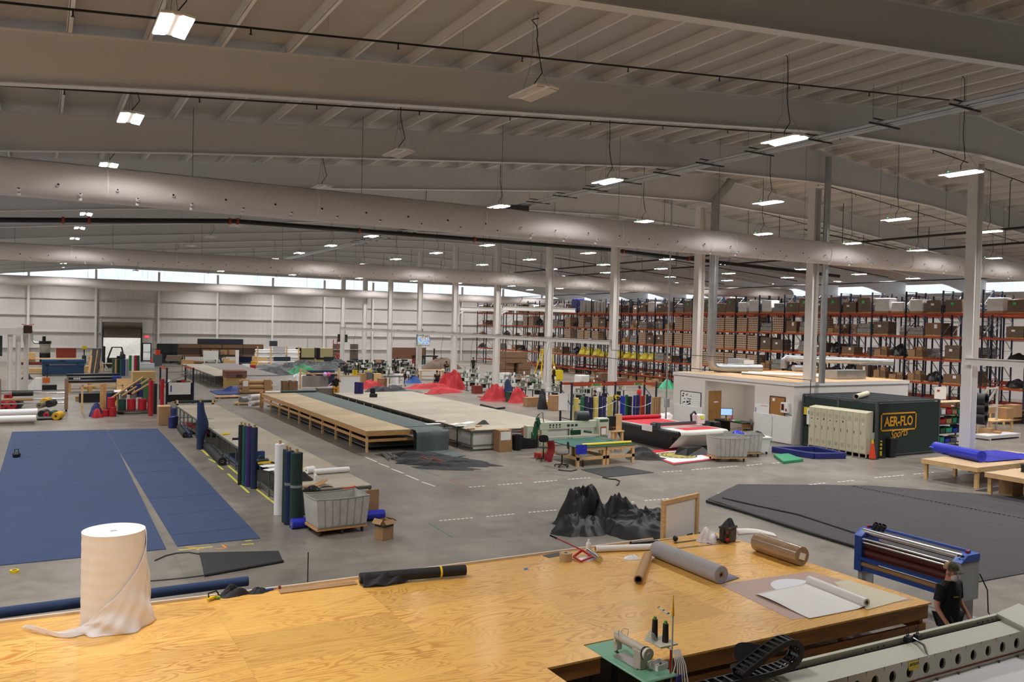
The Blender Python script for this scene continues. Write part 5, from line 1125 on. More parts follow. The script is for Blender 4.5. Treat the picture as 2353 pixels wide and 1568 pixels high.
B().tube([(.1,0,1.4),(.2,0,1.75),(.42,0,1.85),(.45,0,1.55),(.5,0,1.42)], .015, 6).tube([(.0,0,1.3),(.15,.05,1.65),(.3,.05,1.75)], .01, 6).done('cable', BLACK, t)
B().box((-.2,.1,1.05),(.25,.3,.5)).done('control_box', MCR, t)
B().cyl((2.2,.2,1.62),(2.75,.05,1.62),.21,n=20).cyl((2.15,.22,1.42),(2.9,.15,1.42),.05).done('motor_drum', mat('dark_drum','#3b3d40',.4), t)
B().bx(2.05,2.5,.2,.35,.8,1.0).cyl((2.6,.1,.95),(2.95,.05,.9),.05).done('under_motor', MGR, t)
p = fl(1248,1060,0); chair('black task chair standing apart at the left of the green table', (p.x,p.y,0), 2.6, BLACK, seatz=.55)
p = fl(1291,1073,0); c2 = chair('black task chair with a red jacket over its back', (p.x,p.y,0), 1.2, BLACK, seatz=.5)
j2 = B().surf(lambda u, v: (p.x-.42+.34*(u-.5)+.06*sin(v*5), p.y+.1+.16*cos(u*pi*2)*(.6+.3*v), .98-.75*v+.03*sin(u*15)), 20, 12, True)
j2.done('jacket', mat('dark_red_cloth','#8d1d24',.8), None, 'dark red jacket hanging on the chair at the green table', 'jacket')
bottle('soda_bottle','dark soda bottle on the floor beside the green table leg',fl(1339,1073,0),.05,.28,COLA,mat('blue_cap','#23346f',.5))
carton('small red and white box under the chair at left',fl(1240,1052,0),.1,.35,.3,.2,mat('red_box','#c8452f',.6))
slab('rubber_mat','dark rubber mat with zigzag edge in front of the green table',[tuple(fl(*a,0))[:2] for a in ((1335,1080),(1426,1072),(1503,1087),(1395,1098))],.015,RUBBER,'mat')
p = [fl(*a,.02) for a in ((1385,1097),(1400,1101),(1415,1102),(1424,1106),(1421,1113),(1417,1116))]; loosepipe(p,.022,'foot_cable','black cable trailing from the rubber mat on the floor',BLACK,'cable')
loosepipe([fl(*a,.02) for a in ((1283,1080),(1297,1082),(1312,1083),(1325,1080))],.02,'foot_pedal_cable','black foot pedal cable on the floor by the red jacket chair',BLACK,'cable')
t = thing('computer_stand', 'narrow pine stand with black monitor beside the long arm machine', 'stand', (22.05,29.3,0), .1)
for x in (-.28,.28):
    for y in (-.2,.2): B().bx(x-.05,x+.05,y-.05,y+.05,0,.85).done('leg', WOOD, t)
B().bx(-.35,.35,-.28,.28,.85,.9).bx(-.3,.3,-.24,.24,.3,.34).done('shelf', WOOD, t); B().bx(.05,.4,-.05,.05,.9,1.6).bx(-.3,.35,.15,.2,.9,1.1).done('back_board', WOOD, t); B().box((-.15,.0,1.3),(.5,.08,.45)).box((-.15,0,.97),(.3,.2,.06)).done('monitor', BLACK, t)
# ------------------------------------------------------------------ flatbed cutter
t = thing('flatbed_cutter', 'black and white conveyor flatbed cutter with red fabric on its bed', 'cutting machine', (24.3,27.6,0))
cw, cl = 3.0, 4.9; zt = .92
BODY = mat('cutter_black', '#1d1e21', .35); BELT = mat('cutter_belt', '#dcdad4', .6)
B().add([(.25,.9,.0),(.25,cl-.4,0),(.0,cl,zt-.1),(.0,.35,zt-.1),(.35,.9,0),(.35,cl-.4,0),(.1,cl,zt-.1),(.1,.35,zt-.1)],[(0,1,2,3),(4,7,6,5),(0,3,7,4),(1,5,6,2),(2,6,7,3),(0,4,5,1)]).done('side_panel', BODY, t)
B().add([(cw-.25,.9,.0),(cw-.25,cl-.4,0),(cw,cl,zt-.1),(cw,.35,zt-.1),(cw-.35,.9,0),(cw-.35,cl-.4,0),(cw-.1,cl,zt-.1),(cw-.1,.35,zt-.1)],[(0,3,2,1),(4,5,6,7),(0,4,7,3),(1,2,6,5),(2,3,7,6),(0,1,5,4)]).done('side_panel', BODY, t)
B().bx(-.06,.1,.3,cl+.05,zt-.12,zt-.01).done('side_rail', DKGREY, t, bevel=.03); B().bx(cw-.1,cw+.06,.3,cl+.05,zt-.12,zt-.01).done('side_rail', DKGREY, t, bevel=.03)
# belt: bed, rounded nose, slope back under
pr_ = [(cl+.05,zt)]+[(k,zt) for k in (3.5,2,.5)]+[(.12-.12*sin(a*pi/8)*1.0,zt-.12+.12*cos(a*pi/8)) for a in range(0,5)]+[(.0,zt-.16),(.75,.12),(.8,.1)]
B().surf(lambda u, v: (.1+(cw-.2)*u,)+pr_[round(v*(len(pr_)-1))], 4, len(pr_)-1).done('conveyor_belt', BELT, t, thick=.01)
B().bx(-.02,.1,.1,.4,zt-.3,zt-.02).done('nose_cheek', BODY, t, bevel=.05); B().bx(cw-.1,cw+.02,.1,.4,zt-.3,zt-.02).done('nose_cheek', WPLAS, t, bevel=.05)
B().bx(-.3,cw+.1,1.42,1.62,zt+.1,zt+.24).done('gantry_beam', mat('gantry_grey','#5d6064',.35,metal=.5), t, bevel=.01)
B().bx(-.12,.08,1.35,1.7,zt-.08,zt+.26).bx(cw-.1,cw+.1,1.35,1.7,zt-.08,zt+.2).done('gantry_foot', DKGREY, t)
B().bx(-.55,-.53,1.2,1.9,zt-.1,zt+.18).done('white_placard', PAPER, t)
B().bx(cw-.75,cw-.3,1.3,1.75,zt+.12,zt+.55).done('cutting_head', WPLAS, t, bevel=.03); B().bx(cw-.6,cw-.4,1.27,1.3,zt+.35,zt+.5).done('yellow_label', mat('neon_yellow'), t); B().tube([(cw-.95,1.5,zt+.2),(cw-1.0,1.5,zt+.55),(cw-.8,1.5,zt+.68),(cw-.65,1.5,zt+.5)], .05, 8).done('cable_loop', BLACK, t)
B().bx(cw+.1,cw+.5,1.1,1.8,.3,zt+.2).done('control_cabinet', BODY, t, bevel=.02)
RFAB = mat('bright_red_fabric','#c02a36',.75)
B().bx(.25,cw-.3,1.8,cl-.1,zt+.006,zt+.014).bx(.7,cw-.25,.35,1.2,zt+.006,zt+.012).done('red_fabric', RFAB, None, 'red fabric spread over the flatbed cutter', 'fabric', loc=(24.3,27.6,0))
B().bar((24.25,32.45,.98),(27.3,32.45,.98),.12).done('feed_bar', WOOD, None, 'pine bar across the far end of the flatbed cutter', 'bar')
roll('fabric_roll','red fabric roll feeding the far end of the flatbed cutter',(24.5,32.25,1.035),(27.1,32.25,1.035),.1,RFAB,cat='fabric roll',coreR=.03)
t = thing('floor_scraper', 'black angled floor piece beside the white end of the cutter', 'machine part', fl(1598,1045,0), .3)
B().add([(-.9,-.1,.02),(.5,-.45,.02),(.5,.3,.02),(-.9,.5,.02),(-.7,.0,.34),(.45,-.1,.3),(.5,.3,.3),(-.75,.4,.36)],[(0,3,2,1),(4,5,6,7),(0,1,5,4),(1,2,6,5),(2,3,7,6),(3,0,4,7)]).done('angled_cover', BLACK, t)
# banner with circular emblem
bp = [fl(*a,.02) for a in ((1485,1044),(1562,1035),(1640,1054),(1545,1066))]
t = thing('floor_banner', 'white banner with round gold emblem and red border on the floor', 'banner')
B().prism([(p.x,p.y) for p in (fl(1462,1040,0),fl(1560,1029,0),fl(1660,1056,0),fl(1550,1070,0))], .002, .012).done('dark_backing', mat('banner_dark','#3a3434',.7), t); B().prism([(p.x,p.y) for p in (fl(1468,1038,0),fl(1560,1031,0),fl(1652,1056,0),fl(1546,1068,0))],.012,.018).done('red_border', RFAB, t)
B().prism([(p.x,p.y) for p in (fl(1490,1045,0),fl(1566,1035,0),fl(1640,1055,0),fl(1548,1065,0))], .018, .024).done('banner_cloth', PAPER, t)
ec = fl(1556,1048,0)
for r, z, m in ((.85,.027,mat('emblem_dark','#3b3a2a',.6)),(.78,.03,mat('emblem_gold','#b9a95a',.6)),(.5,.033,mat('emblem_dark')),(.46,.036,mat('emblem_gold'))): B().cyl((ec.x,ec.y,.024),(ec.x,ec.y,z),r,n=40).done('emblem_ring', m, t)
for i in range(16): a = 2*pi*i/16; B().box((ec.x+.64*cos(a),ec.y+.64*sin(a),.034),(.1,.14,.006),rz=a).done('emblem_mark', mat('emblem_dark'), t)
B().box((ec.x,ec.y,.037),(.5,.1,.004),rz=-.3).done('emblem_mark', mat('emblem_dark'), t)
heap('banner_cover','crumpled dark cloth folded back from the round emblem banner',fl(1490,1055,0),.9,.5,.34,mat('brown_black_cloth','#2f2a28',.8),71,rz=-.6,cat='cloth',nu=60,nv=20,flatb=.7)
heap('cloth_roll','black and red cloth bundle beside the green table leg',fl(1475,1047,0),.75,.3,.35,BLKF,72,rz=-.7,cat='cloth',nu=50,nv=16)
# ------------------------------------------------------------------ rack of coloured rolls
ya, yb = 38.1, 39.2
ux = [onY(1313,930,ya).x, onY(1413,930,ya).x, onY(1507,930,ya).x]; rh = 2.3
t = thing('roll_rack', 'low orange and navy rack holding upright fabric rolls behind the cutter', 'rack')
for x in ux:
    for y in (ya, yb): B().bx(x-.045,x+.045,y-.04,y+.04,0,rh).bx(x-.09,x+.09,y-.07,y+.07,0,.015).done('upright', NAVYST, t)
    B().bar((x,ya,1.0),(x,yb,1.9),.035).done('brace', NAVYST, t); B().bar((x,ya,.25),(x,yb,.25),.035).done('brace', NAVYST, t)
for y in (ya, yb):
    for a, c in zip(ux, ux[1:]): B().bx(a+.045,c-.045,y-.03,y+.03,rh-.2,rh-.06).done('beam', ORANGE, t)
for a, c in zip(ux, ux[1:]):
    m_ = (a+c)/2; B().bx(m_-.12,m_+.42,ya-.035,ya-.03,rh-.18,rh-.08).done('green_sticker', mat('green_sticker','#3f9a4a',.5), t); 
    for dx in (-.18,.42): B().bx(m_+dx,m_+dx+.07,ya-.035,ya-.03,rh-.18,rh-.08).done('yellow_sticker', YEL, t)
B().tube([(ux[0]+(ux[2]-ux[0])*k/24, ya-.12, 1.25-.42*sin(pi*((k/12) % 1))) for k in range(25)], .012, 5).done('retaining_chain', GALV, t)
B().tube([(ux[1],ya-.05,1.55),(ux[1]+.2,ya-.08,.9),(ux[1]+.15,ya-.1,.3)], .015, 5).done('air_hose', mat('red_hose','#a83232',.5), t)
x = onY(1291,930,yb-.3).x
B().box((x-.05,ya+.4,1.2),(.75,.02,.95),rz=-.35).done('notice_board', PAPER, t); B().box((x+.0,ya+.385,1.56),(.4,.012,.04),rz=-.35).done('red_heading', RT, t); B().box((x-.38,ya+.53,1.15),(.05,.012,.4),rz=-.35).done('blue_mark', mat('blue_ink','#3b57a0',.6), t)
RC = [(1323,'#d9c66a','straw yellow',.15),(1338,'#2f6b4c','mid green',.13),(1347,'#2b2450','deep purple',.1),(1357,'#2b2450','purple',.12),(1368,'#d9c66a','pale yellow',.14),(1379,'#2a2a55','indigo',.11),(1388,'#2b2f6a','blue purple',.1),(1401,'#dbc970','yellow',.15),(1411,'#1b1c1f','slim black',.06),(1418,'#5a5c60','grey',.06),(1430,'#2236a8','bright blue',.14),(1439,'#1e6a3c','grass green',.08),(1447,'#17191c','black',.12),(1457,'#2a3a9a','royal blue',.08),(1465,'#232a5c','navy',.11),(1473,'#d2562a','orange',.08),(1479,'#a03038','dull red',.07),(1486,'#1d4a3c','bottle green',.07),(1492,'#262c66','dark blue',.08)]
for i, (px, hx, nm, r) in enumerate(RC):
    p = onY(px, 950, ya+.28+.16*(i%2)); stand_roll(f'{nm} roll standing in the low orange rack behind the cutter', p.x, p.y, r, 1.42+.04*(i%3), fabric('rack_'+hx[1:],hx,.55), group='rolls in the orange rack', core=False)
t = thing('tape_roll','yellow and black tape roll hanging on the orange rack','tape roll',(ux[1]+.05,ya-.1,1.45)); B().cyl((0,-.04,0),(0,.04,0),.14,n=18,hole=.06).done('tape',YEL,t); B().cyl((.1,-.05,-.1),(.1,.03,-.1),.12,n=18,hole=.05).done('tape',BLACK,t)
# ------------------------------------------------------------------ office
OX0, OX1, OY0, OY1, OH = 31.35, 40.0, 27.55, 36.2, 2.95
OW = mat('office_wall', '#e2dcd7', .6); ROOFW = mat('office_roof_board','#cda87c',.6,var=.1,scale=1.5)
al0, al1, ald = onX(1734,930,OX0).y, onX(1619,930,OX0).y, 3.0
t = thing('office', 'white walled office cabin with an open alcove beneath the columns', 'office cabin')
B().bx(OX0,OX0+.12,OY0,al0,0,OH).done('wall', OW, t); B().bx(OX0,OX0+.12,al1,OY1,0,OH).done('wall', OW, t)
B().bx(OX0,OX0+.12,al0,al1,OH-.28,OH).done('header', OW, t)
B().bx(OX0+.12,OX1,OY0,OY0+.12,0,OH).done('wall', OW, t); B().bx(OX0+.12,OX1,OY1-.12,OY1,0,OH).done('wall', OW, t); B().bx(OX1-.12,OX1,OY0+.12,OY1-.12,0,OH).done('wall', OW, t)
B().bx(OX0+.12,OX0+ald,al1,al1+.1,0,OH-.05).done('alcove_wall', OW, t); B().bx(OX0+.12,OX0+ald,al0-.1,al0,0,OH-.05).done('alcove_wall', OW, t); B().bx(OX0+ald,OX0+ald+.1,al0-.1,al1+.1,0,OH-.05).done('alcove_wall', OW, t)
B().bx(OX0-.03,OX1+.03,OY0-.03,OY1+.03,OH,OH+.05).done('roof', ROOFW, t)
B().bx(OX0-.05,OX1+.04,OY0-.05,OY0-.03,OH-.12,OH+.06).bx(OX0-.05,OX0-.03,OY0-.03,OY1+.03,OH-.12,OH+.06).done('roof_fascia', WHITE, t)
dp0, dp1 = onY(1628,930,al1).x, onY(1656,930,al1).x
dr = B().bx(dp0,dp1,al1-.04,al1,.0,2.1).done('door', mat('oak_door','#a67c44',.5,var=.1,scale=2,stretch=(4,4,.5)), t)
B().cyl((dp0+.1,al1-.04,1.0),(dp0+.1,al1-.12,1.0),.03,n=10).done('door_handle', CHROME, dr); B().bx(dp0+.35,dp0+.65,al1-.045,al1-.04,1.45,1.52).done('door_sign', PAPER, dr)
PADW = mat('quilted_white_padding','#e6e4e3',.45,bump=.25,scale=2.5)
for k in range(2): y0 = OY0+.02+k*(al0-OY0)/2; B().bx(OX0-.07,OX0-.005,y0,y0+(al0-OY0)/2-.03,.02,1.35).done('wall_padding', PADW, t, bevel=.03)
B().bx(OX0-.06,OX0-.005,al1+.1,OY1-.1,.02,1.2).done('wall_padding', PADW, t, bevel=.03)
def wallboard(name, label, px0, px1, py0, py1, m, frame=BLACK, cat='board', X=OX0-.015, fr=.03):
    a, c = onX(px0,py0,X), onX(px1,py1,X); y0, y1 = sorted((a.y,c.y)); z1, z0 = a.z, c.z
    if z0 > z1: z0, z1 = z1, z0
    t = thing(name, label, cat, (X, (y0+y1)/2, (z0+z1)/2)); h, w = (z1-z0)/2, (y1-y0)/2
    B().bx(-.012,.01,-w,w,-h,h).done('board_surface', m, t)
    if frame:
        for q in (((-w,-h),(w,-h)),((-w,h),(w,h)),((-w,-h),(-w,h)),((w,-h),(w,h))): B().bar((-.012,*q[0]),(-.012,*q[1]),fr,.03).done('frame', frame, t)
    return t, w, h
t, w, h = wallboard('whiteboard','large whiteboard with scattered notes on the office wall',1565,1610,898,942,PAPER)
for i in range(26): y, z = random.uniform(-.05,.85)*w, random.uniform(-.8,.75)*h; B().box((-.018,y,z),(.004,random.uniform(.04,.16),random.uniform(.03,.08))).done('note', random.choice((DKGREY,BLACK,mat('grey_ink','#8d9094',.7))), t)
for i in range(6): B().box((-.016,-.2*w,h*(.7-.26*i)),(.002,1.5*w,.008)).done('ruled_line', mat('grey_ink'), t)
t, w, h = wallboard('cork_board','cork notice board on the white office wall beside the defibrillator',1770,1803,910,966,mat('cork','#a8763f',.9,var=.12,scale=30))
for y, z in ((.5,.7),(.55,-.72),(0,-.74),(-.55,-.76)): B().box((-.016,y*w,z*h),(.004,.34*w,.26*h)).done('pinned_note', PAPER, t)
t, w, h = wallboard('notice_board','white notice sheet with red heading on the office wall',1735,1768,926,962,PAPER,None)
B().box((-.016,-.3*w,.72*h),(.004,.9*w,.07*h)).done('red_heading', RT, t); B().box((-.016,.85*w,-.1*h),(.004,.1*w,.9*h)).done('blue_mark', mat('blue_ink'), t); B().box((-.018,-.5*w,-.8*h),(.006,.6*w,.4*h)).done('small_sheet', WPLAS, t)
dx_ = onX(1808,937,OX0); t = thing('defibrillator_cabinet','white defibrillator box with dark window on the office wall','wall cabinet',(OX0-.1,dx_.y,dx_.z)); B().box((0,0,0),(.2,.42,.5)).done('cabinet_body',WPLAS,t,bevel=.015); B().box((-.105,.08,.02),(.01,.16,.3)).done('window',mat('dark_red_window','#4a2018',.2),t); B().box((-.105,-.13,-.1),(.01,.09,.12)).done('heart_mark',RED,t)
t, w, h = wallboard('safety_sign','small green and white safety sign under the defibrillator box',1806,1819,951,963,PAPER,None,'sign'); B().box((-.016,0,.65*h),(.004,1.9*w,.6*h)).done('green_heading',mat('safety_green','#2b6b4e',.5),t); txt('SAFETY',.09,PAPER,t,'sign_text',loc=(-.022,0,.65*h),rot=(pi/2,0,-pi/2))
# alcove desk
t = thing('added_alcove_light','unseen panel light added to brighten the office alcove','ceiling light',(OX0+1.5,(al0+al1)/2,OH-.1)); B().bx(-.6,.6,-.3,.3,0,.05).done('added_light_housing',HOUS,t); B().bx(-.55,.55,-.25,.25,-.01,0).done('lamp_panel',mat('added_alcove_glow','#fff6ea',.5,emit=14),t,smooth=False)  # ceiling panel out of view, added to brighten the alcove walls
dz = al0+.9
t = thing('desk','dark topped office desk with wooden end in the alcove','desk',(OX0-.2,al0+1.5,0)); B().bx(-.4,.5,-1.3,.7,.72,.77).done('desk_top',BLACK,t); B().bx(-.35,.45,-1.28,-1.2,0,.72).done('side_panel',mat('oak_panel','#9a6f3f',.5),t); B().bx(-.38,.45,.4,.68,0,.72).done('pedestal',BLACK,t)
p = t.location
t = thing('computer_monitor','computer monitor with pale blue screen on the alcove desk','monitor',(p.x+.1,p.y+.35,.77),-.6); B().box((0,.02,.38),(.62,.04,.38)).box((0,.05,.1),(.06,.04,.2)).box((0,.05,.01),(.25,.18,.02)).done('monitor_body',BLACK,t); B().box((0,-.005,.38),(.57,.01,.33)).done('screen',mat('blue_screen','#9fc3ee',.4,emit=.9),t)
for i, (dy, m, r, hh, nm) in enumerate(((-.3,mat('pink_plastic','#c96a7a',.5),.06,.28,'pink bottle'),(-.05,YEL,.05,.12,'yellow cup'),(.15,KRAFT,.06,.1,'brown cup'),(-.75,mat('lime_plastic','#57b04a',.5),.16,.07,'green tray'),(-.5,WPLAS,.14,.06,'white tray'))): B().lathe([(r*.8,0),(r,hh*.2),(r,hh)],n=12).done(nm.replace(' ','_'),m,None,f'{nm} on the alcove desk','desk item',loc=(p.x-.15,p.y+dy,.77))
chair('grey office chair in the office alcove beside the desk',(OX0-.3,al0+.2,0),1.2,mat('grey_chair','#77777a',.6),'black task chairs',.5)
for i, (x, y, hh) in enumerate(((1.2,.45,.7),(1.15,.5,1.25))): carton(('lower dark storage box in the alcove','upper dark storage box with bottle in the alcove')[i],(OX0+x,al0+y,0 if i == 0 else .705),.1,.55,.6,.7 if i == 0 else .6,CARDD)
# on the roof
t = thing('roof_duct','shiny duct run along the office roof from a grey fan box','air duct'); y = Y0+2*BAY
B().tube([(38.0,33.5,3.32),(39.5,33.2,3.32)],.18,14).tube([(38.2,34.4,3.25),(38.2,34.4,3.75),(38.3,34.3,3.85),(41.5,29.5,3.85)],.19,14).done('duct',GALV,t)
bx_ = fl(1697,852,3.0); B().box((bx_.x,bx_.y,3.38),(.9,.9,.7)).done('fan_box',LGREY,t); B().box((bx_.x+.3,bx_.y-.5,3.38),(.8,.08,.55)).done('intake_grille',WPLAS,t)
B().box((37.2,29.3,3.24),(2.3,.8,.45)).done('metal_box',GALV,None,'galvanised box on the office roof beside the column','box')
for i, (a, c) in enumerate((((33.6,33.2,3.09),(36.2,29.6,3.09)),((34.3,33.4,3.09),(36.8,30.2,3.09)))): B().tube([a,c],.08,10).done('plastic_pipe',WPLAS,None,f'{("nearer","farther")[i]} white plastic pipe lying on the office roof','pipe',group='pipes on the office roof')
loosepipe([(OX0-.2,Y0+3*BAY,3.55),(OX0-.2,OY1,3.3),(OX0-.2,OY0-.4,3.2),(OX0+.6,OY0-.45,3.15),(OX0+.6,OY0-.45,2.4)],.02,'air_line','thin black air line along the office roof edge',BLACKP)
px_ = onX(1556,900,OX0-.3); t = thing('conduit_drop','grey conduit and switch box dropping at the office corner','conduit',(OX0-.3,px_.y+.9,0)); B().tube([(0,0,0),(0,0,13)],.045,8).done('conduit',GALV,t); B().box((0,-.05,1.2),(.25,.2,.5)).done('switch_box',LGREY,t)
for i in range(4): B().box((OX0-.9+.16*i,OY1+.7,.75),(.12,.12,1.5)).done('timber_post',KRAFT,None,f'brown cardboard post leaning by the office corner, {ordn(i)} from the left','post',group='posts by the office corner')
heap('plastic_bag','white plastic bundle on the floor left of the office corner',fl(1528,962,0),.6,.4,.4,mat('thin_plastic'),75,cat='bag',nu=40,nv=12,freq=3)
# ------------------------------------------------------------------ dark green fabric cage, lockers
CX0, CX1, CY0, CY1, CHH = 31.8, 36.2, 23.35, 27.35, 2.44
CG = mat('dark_green_tarp','#20302d',.7,var=.06,scale=2,bump=.1); FRM = mat('cage_frame','#4b5154',.5)
t = thing('storage_cage','dark green tarp covered cage with gold lettering beside the office','cage')
for x, y in ((CX0,CY0),(CX1,CY0),(CX0,CY1),(CX1,CY1),(CX0,(CY0+CY1)/2)): B().bx(x-.05,x+.05,y-.05,y+.05,0,CHH).done('post',FRM,t)
for (a, c) in (((CX0,CY0),(CX1,CY0)),((CX0,CY0),(CX0,CY1)),((CX1,CY0),(CX1,CY1)),((CX0,CY1),(CX1,CY1))):
    B().bar((*a,CHH),(*c,CHH),.08).done('frame_rail',FRM,t); B().bar((*a,.08),(*c,.08),.06).done('frame_rail',FRM,t)
def pan(ax, f0, f1, fx):
    return B().surf(lambda u, v: ((f0+(f1-f0)*u, fx-.02*sin(u*14)*sin(v*9)*.3, .12+(CHH-.2)*v) if ax == 0 else (fx, f0+(f1-f0)*u, .12+(CHH-.2)*v)), 20, 8)
pan(0,CX0+.06,CX1-.06,CY0-.03).done('tarp_panel',CG,t); pan(1,CY0+.06,CY1-.06,CX0-.03).done('tarp_panel',CG,t); pan(0,CX0+.06,CX1-.06,CY1).done('tarp_panel',CG,t); pan(1,CY0+.06,CY1-.06,CX1).done('tarp_panel',CG,t)
b = B()
for k in range(34): x = CX0+(CX1-CX0)*k/33; b.bx(x-.008,x+.008,CY0,CY1,CHH-.01,CHH+.01)
for k in range(30): y = CY0+(CY1-CY0)*k/29; b.bx(CX0,CX1,y-.008,y+.008,CHH-.01,CHH+.01)
b.done('mesh_roof',FRM,t); B().bx(CX0+.1,CX1-.1,CY0+.1,CY1-.1,CHH-.1,CHH-.09).done('roof_tarp',mat('dark_mesh','#33393b',.8),t)
for k in range(1,4): x = CX0+(CX1-CX0)*k/4; B().bx(x-.03,x+.03,CY0,CY1,CHH,CHH+.03).done('roof_bar',FRM,t)
GOLD = mat('gold_print','#e0a024',.6)
ax0, ax1 = onY(2025,970,CY0-.06), onY(2104,968,CY0-.06); zt0, zb0 = onY(2064,950,CY0-.06).z, onY(2064,988,CY0-.06).z
cx_, w, zc, hh = (ax0.x+ax1.x)/2, (ax1.x-ax0.x)/2, (zt0+zb0)/2, (zt0-zb0)/2; q = .05
for a, c in (((-w,hh),(w,hh)),((-w,-hh),(w,-hh)),((-w,-hh),(-w,hh)),((w,-hh),(w,hh))): B().bar((cx_+a[0],CY0-.065,zc+a[1]),(cx_+c[0],CY0-.065,zc+c[1]),.012,.07) if False else B().box((cx_+(a[0]+c[0])/2,CY0-.065,zc+(a[1]+c[1])/2),(abs(c[0]-a[0])+.07,.012,abs(c[1]-a[1])+.07)).done('sign_border',GOLD,t)
o = txt('AER-FLO',1,GOLD,t,'sign_lettering',loc=(cx_,CY0-.07,zc),off=.03); k = (w*1.66)/max(.01,o.dimensions.x if o.dimensions.x else 4); o.scale = (k,hh*1.15/.72,1)
o = txt('Sports',1,GOLD,t,'sign_lettering',shear=.5,loc=(cx_-.0,CY0-.075,zc-hh-.17),off=.004); o.scale = (.46,.52,1); o.rotation_euler = (pi/2,-.12,0)
LOCK = mat('locker_beige','#cdc6ab',.5)
lw = .345; t = thing('locker_bank','bank of beige metal lockers along the dark green cage','lockers',(31.27,23.45,0)); nL = 9
B().bx(0,.42,0,nL*lw,.16,1.95).done('locker_body',LOCK,t); B().add([(-.01,0,1.95),(.42,0,1.95),(.42,nL*lw,1.95),(-.01,nL*lw,1.95),(.02,0,1.97),(.42,0,2.03),(.42,nL*lw,2.03),(.02,nL*lw,1.97)],[(0,3,2,1),(4,5,6,7),(0,1,5,4),(1,2,6,5),(2,3,7,6),(3,0,4,7)]).done('sloped_top',LOCK,t)
for i in range(nL+1): B().bx(0,.05,i*lw-.02,i*lw+.02,0,.16).done('leg',LOCK,t)
for i in range(nL):
    y = (i+.5)*lw; d_ = B().bx(-.018,0,y-lw/2+.012,y+lw/2-.012,.19,1.92).done('door',LOCK,t)
    B().bx(-.028,-.018,y+.09,y+.115,1.0,1.14).done('handle',DKGREY,d_); b = B()
    for k in range(6): b.bx(-.022,-.018,y-.08,y+.08,1.72-.03*k,1.728-.03*k).bx(-.022,-.018,y-.08,y+.08,.5-.03*k,.508-.03*k)
    b.done('vent_slot',mat('locker_vent','#8f8a76',.6),d_); B().bx(-.022,-.018,y-.03,y+.04,1.42,1.46 if i%3 else 1.5).done('number_plate',PAPER if i in (0,1,2) else DKGREY,d_)
t = thing('first_aid_boxes','white wall box with green label beside the lockers','wall box',(31.67,26.72,1.45)); B().box((0,.05,0),(.2,.35,.75)).done('box_body',WPLAS,t); B().box((-.105,.05,.2),(.01,.16,.16)).done('green_label',mat('safety_green'),t)
B().box((31.745,27.1,1.65),(.05,.3,.42)).done('warning_sign',YEL,None,'yellow and black warning sign left of the lockers','sign'); B().box((31.745,27.1,1.25),(.05,.3,.5)).done('black_case',BLACK,None,'black case with yellow tag under the warning sign','case')
t = thing('cardboard_tube','cream tube lying on top of the dark green cage','tube',(0,0,CHH+.13)); a, c = (32.0,24.6,0), (34.1,25.6,.02); B().cyl(a,c,.12,n=18,hole=.1).done('tube_wall',mat('cream_tube','#ddd2b8',.6),t)
p = fl(2003,1054,0); t = thing('traffic_cone','orange traffic cone with yellow collar at the locker end','cone',(p.x-.1,p.y-.1,0)); CON = mat('cone_orange','#e2471f',.5)
B().bx(-.2,.2,-.2,.2,0,.03).done('cone_base',BLACK,t); B().lathe([(.15,.03),(.055,.68)],n=20).done('cone_body',CON,t); B().lathe([(.056,.66),(.035,.86)],n=16).done('yellow_collar',YEL,t); B().box((0,0,1.0),(.16,.02,.28)).done('sign_card',mat('grey_card','#a8a49c',.6),t)
p = fl(2021,1052,0); t = thing('stanchion','yellow and black stanchion post on round base by the cage','post',(p.x,p.y-.05,0)); B().lathe([(.2,0),(.2,.05),(.06,.1)],n=20).done('post_base',BLACK,t); B().cyl((0,0,.1),(0,0,.75),.05,n=14).done('post_body',YEL,t)
for k in range(3): B().cyl((0,0,.3+.17*k),(0,0,.36+.17*k),.052,n=14).done('black_stripe',BLACK,t)
p = fl(2040,1050,0); t = thing('trash_can','tall black waste bin against the dark green cage','bin',(p.x,p.y-.05,0)); B().add([(-.2,-.2,0),(.2,-.2,0),(.2,.2,0),(-.2,.2,0),(-.25,-.25,.82),(.25,-.25,.82),(.25,.25,.82),(-.25,.25,.82)],[(0,3,2,1),(0,1,5,4),(1,2,6,5),(2,3,7,6),(3,0,4,7),(4,5,6,7)]).done('bin_body',BLACK,t); B().bx(-.27,.27,-.27,.27,.8,.84).done('bin_rim',BLACK,t)
cart('front grey laundry cart with black symbol beside the flatbed cutter',(24.95,25.35,0),-.35,1.45,1.0,1.0)
cart('second grey laundry cart with blue cloth behind the symbol cart',(26.55,26.05,0),-.35,1.35,1.0,1.0)
heap('blue_cloth','blue cloth lying in the second grey laundry cart',(26.3,26.1,.9),.3,.25,.22,mat('bright_blue_vinyl'),81,cat='cloth',nu=36,nv=12)
t = thing('plastic_bin','white plastic wheeled bin beside the grey carts','bin',(27.75,26.3,0),-.35); B().add([(-.3,-.35,.12),(.3,-.35,.12),(.3,.35,.12),(-.3,.35,.12),(-.38,-.42,.75),(.38,-.42,.75),(.38,.42,.75),(-.38,.42,.75)],[(0,3,2,1),(0,1,5,4),(1,2,6,5),(2,3,7,6),(3,0,4,7),(4,5,6,7)]).done('bin_body',WPLAS,t); B().bx(-.42,.42,-.46,.46,.72,.77).done('bin_rim',WPLAS,t)
for x in (-.25,.25):
    for y in (-.3,.3): B().cyl((x-.02,y,.06),(x+.02,y,.06),.06,n=12).done('caster',CASTER,t)
heap('black_bag','black bag on top of the white wheeled bin',(27.75,26.35,.77),.35,.3,.22,BLACK,83,cat='bag',nu=36,nv=12)
BNV = mat('navy_vinyl','#252d74',.5)
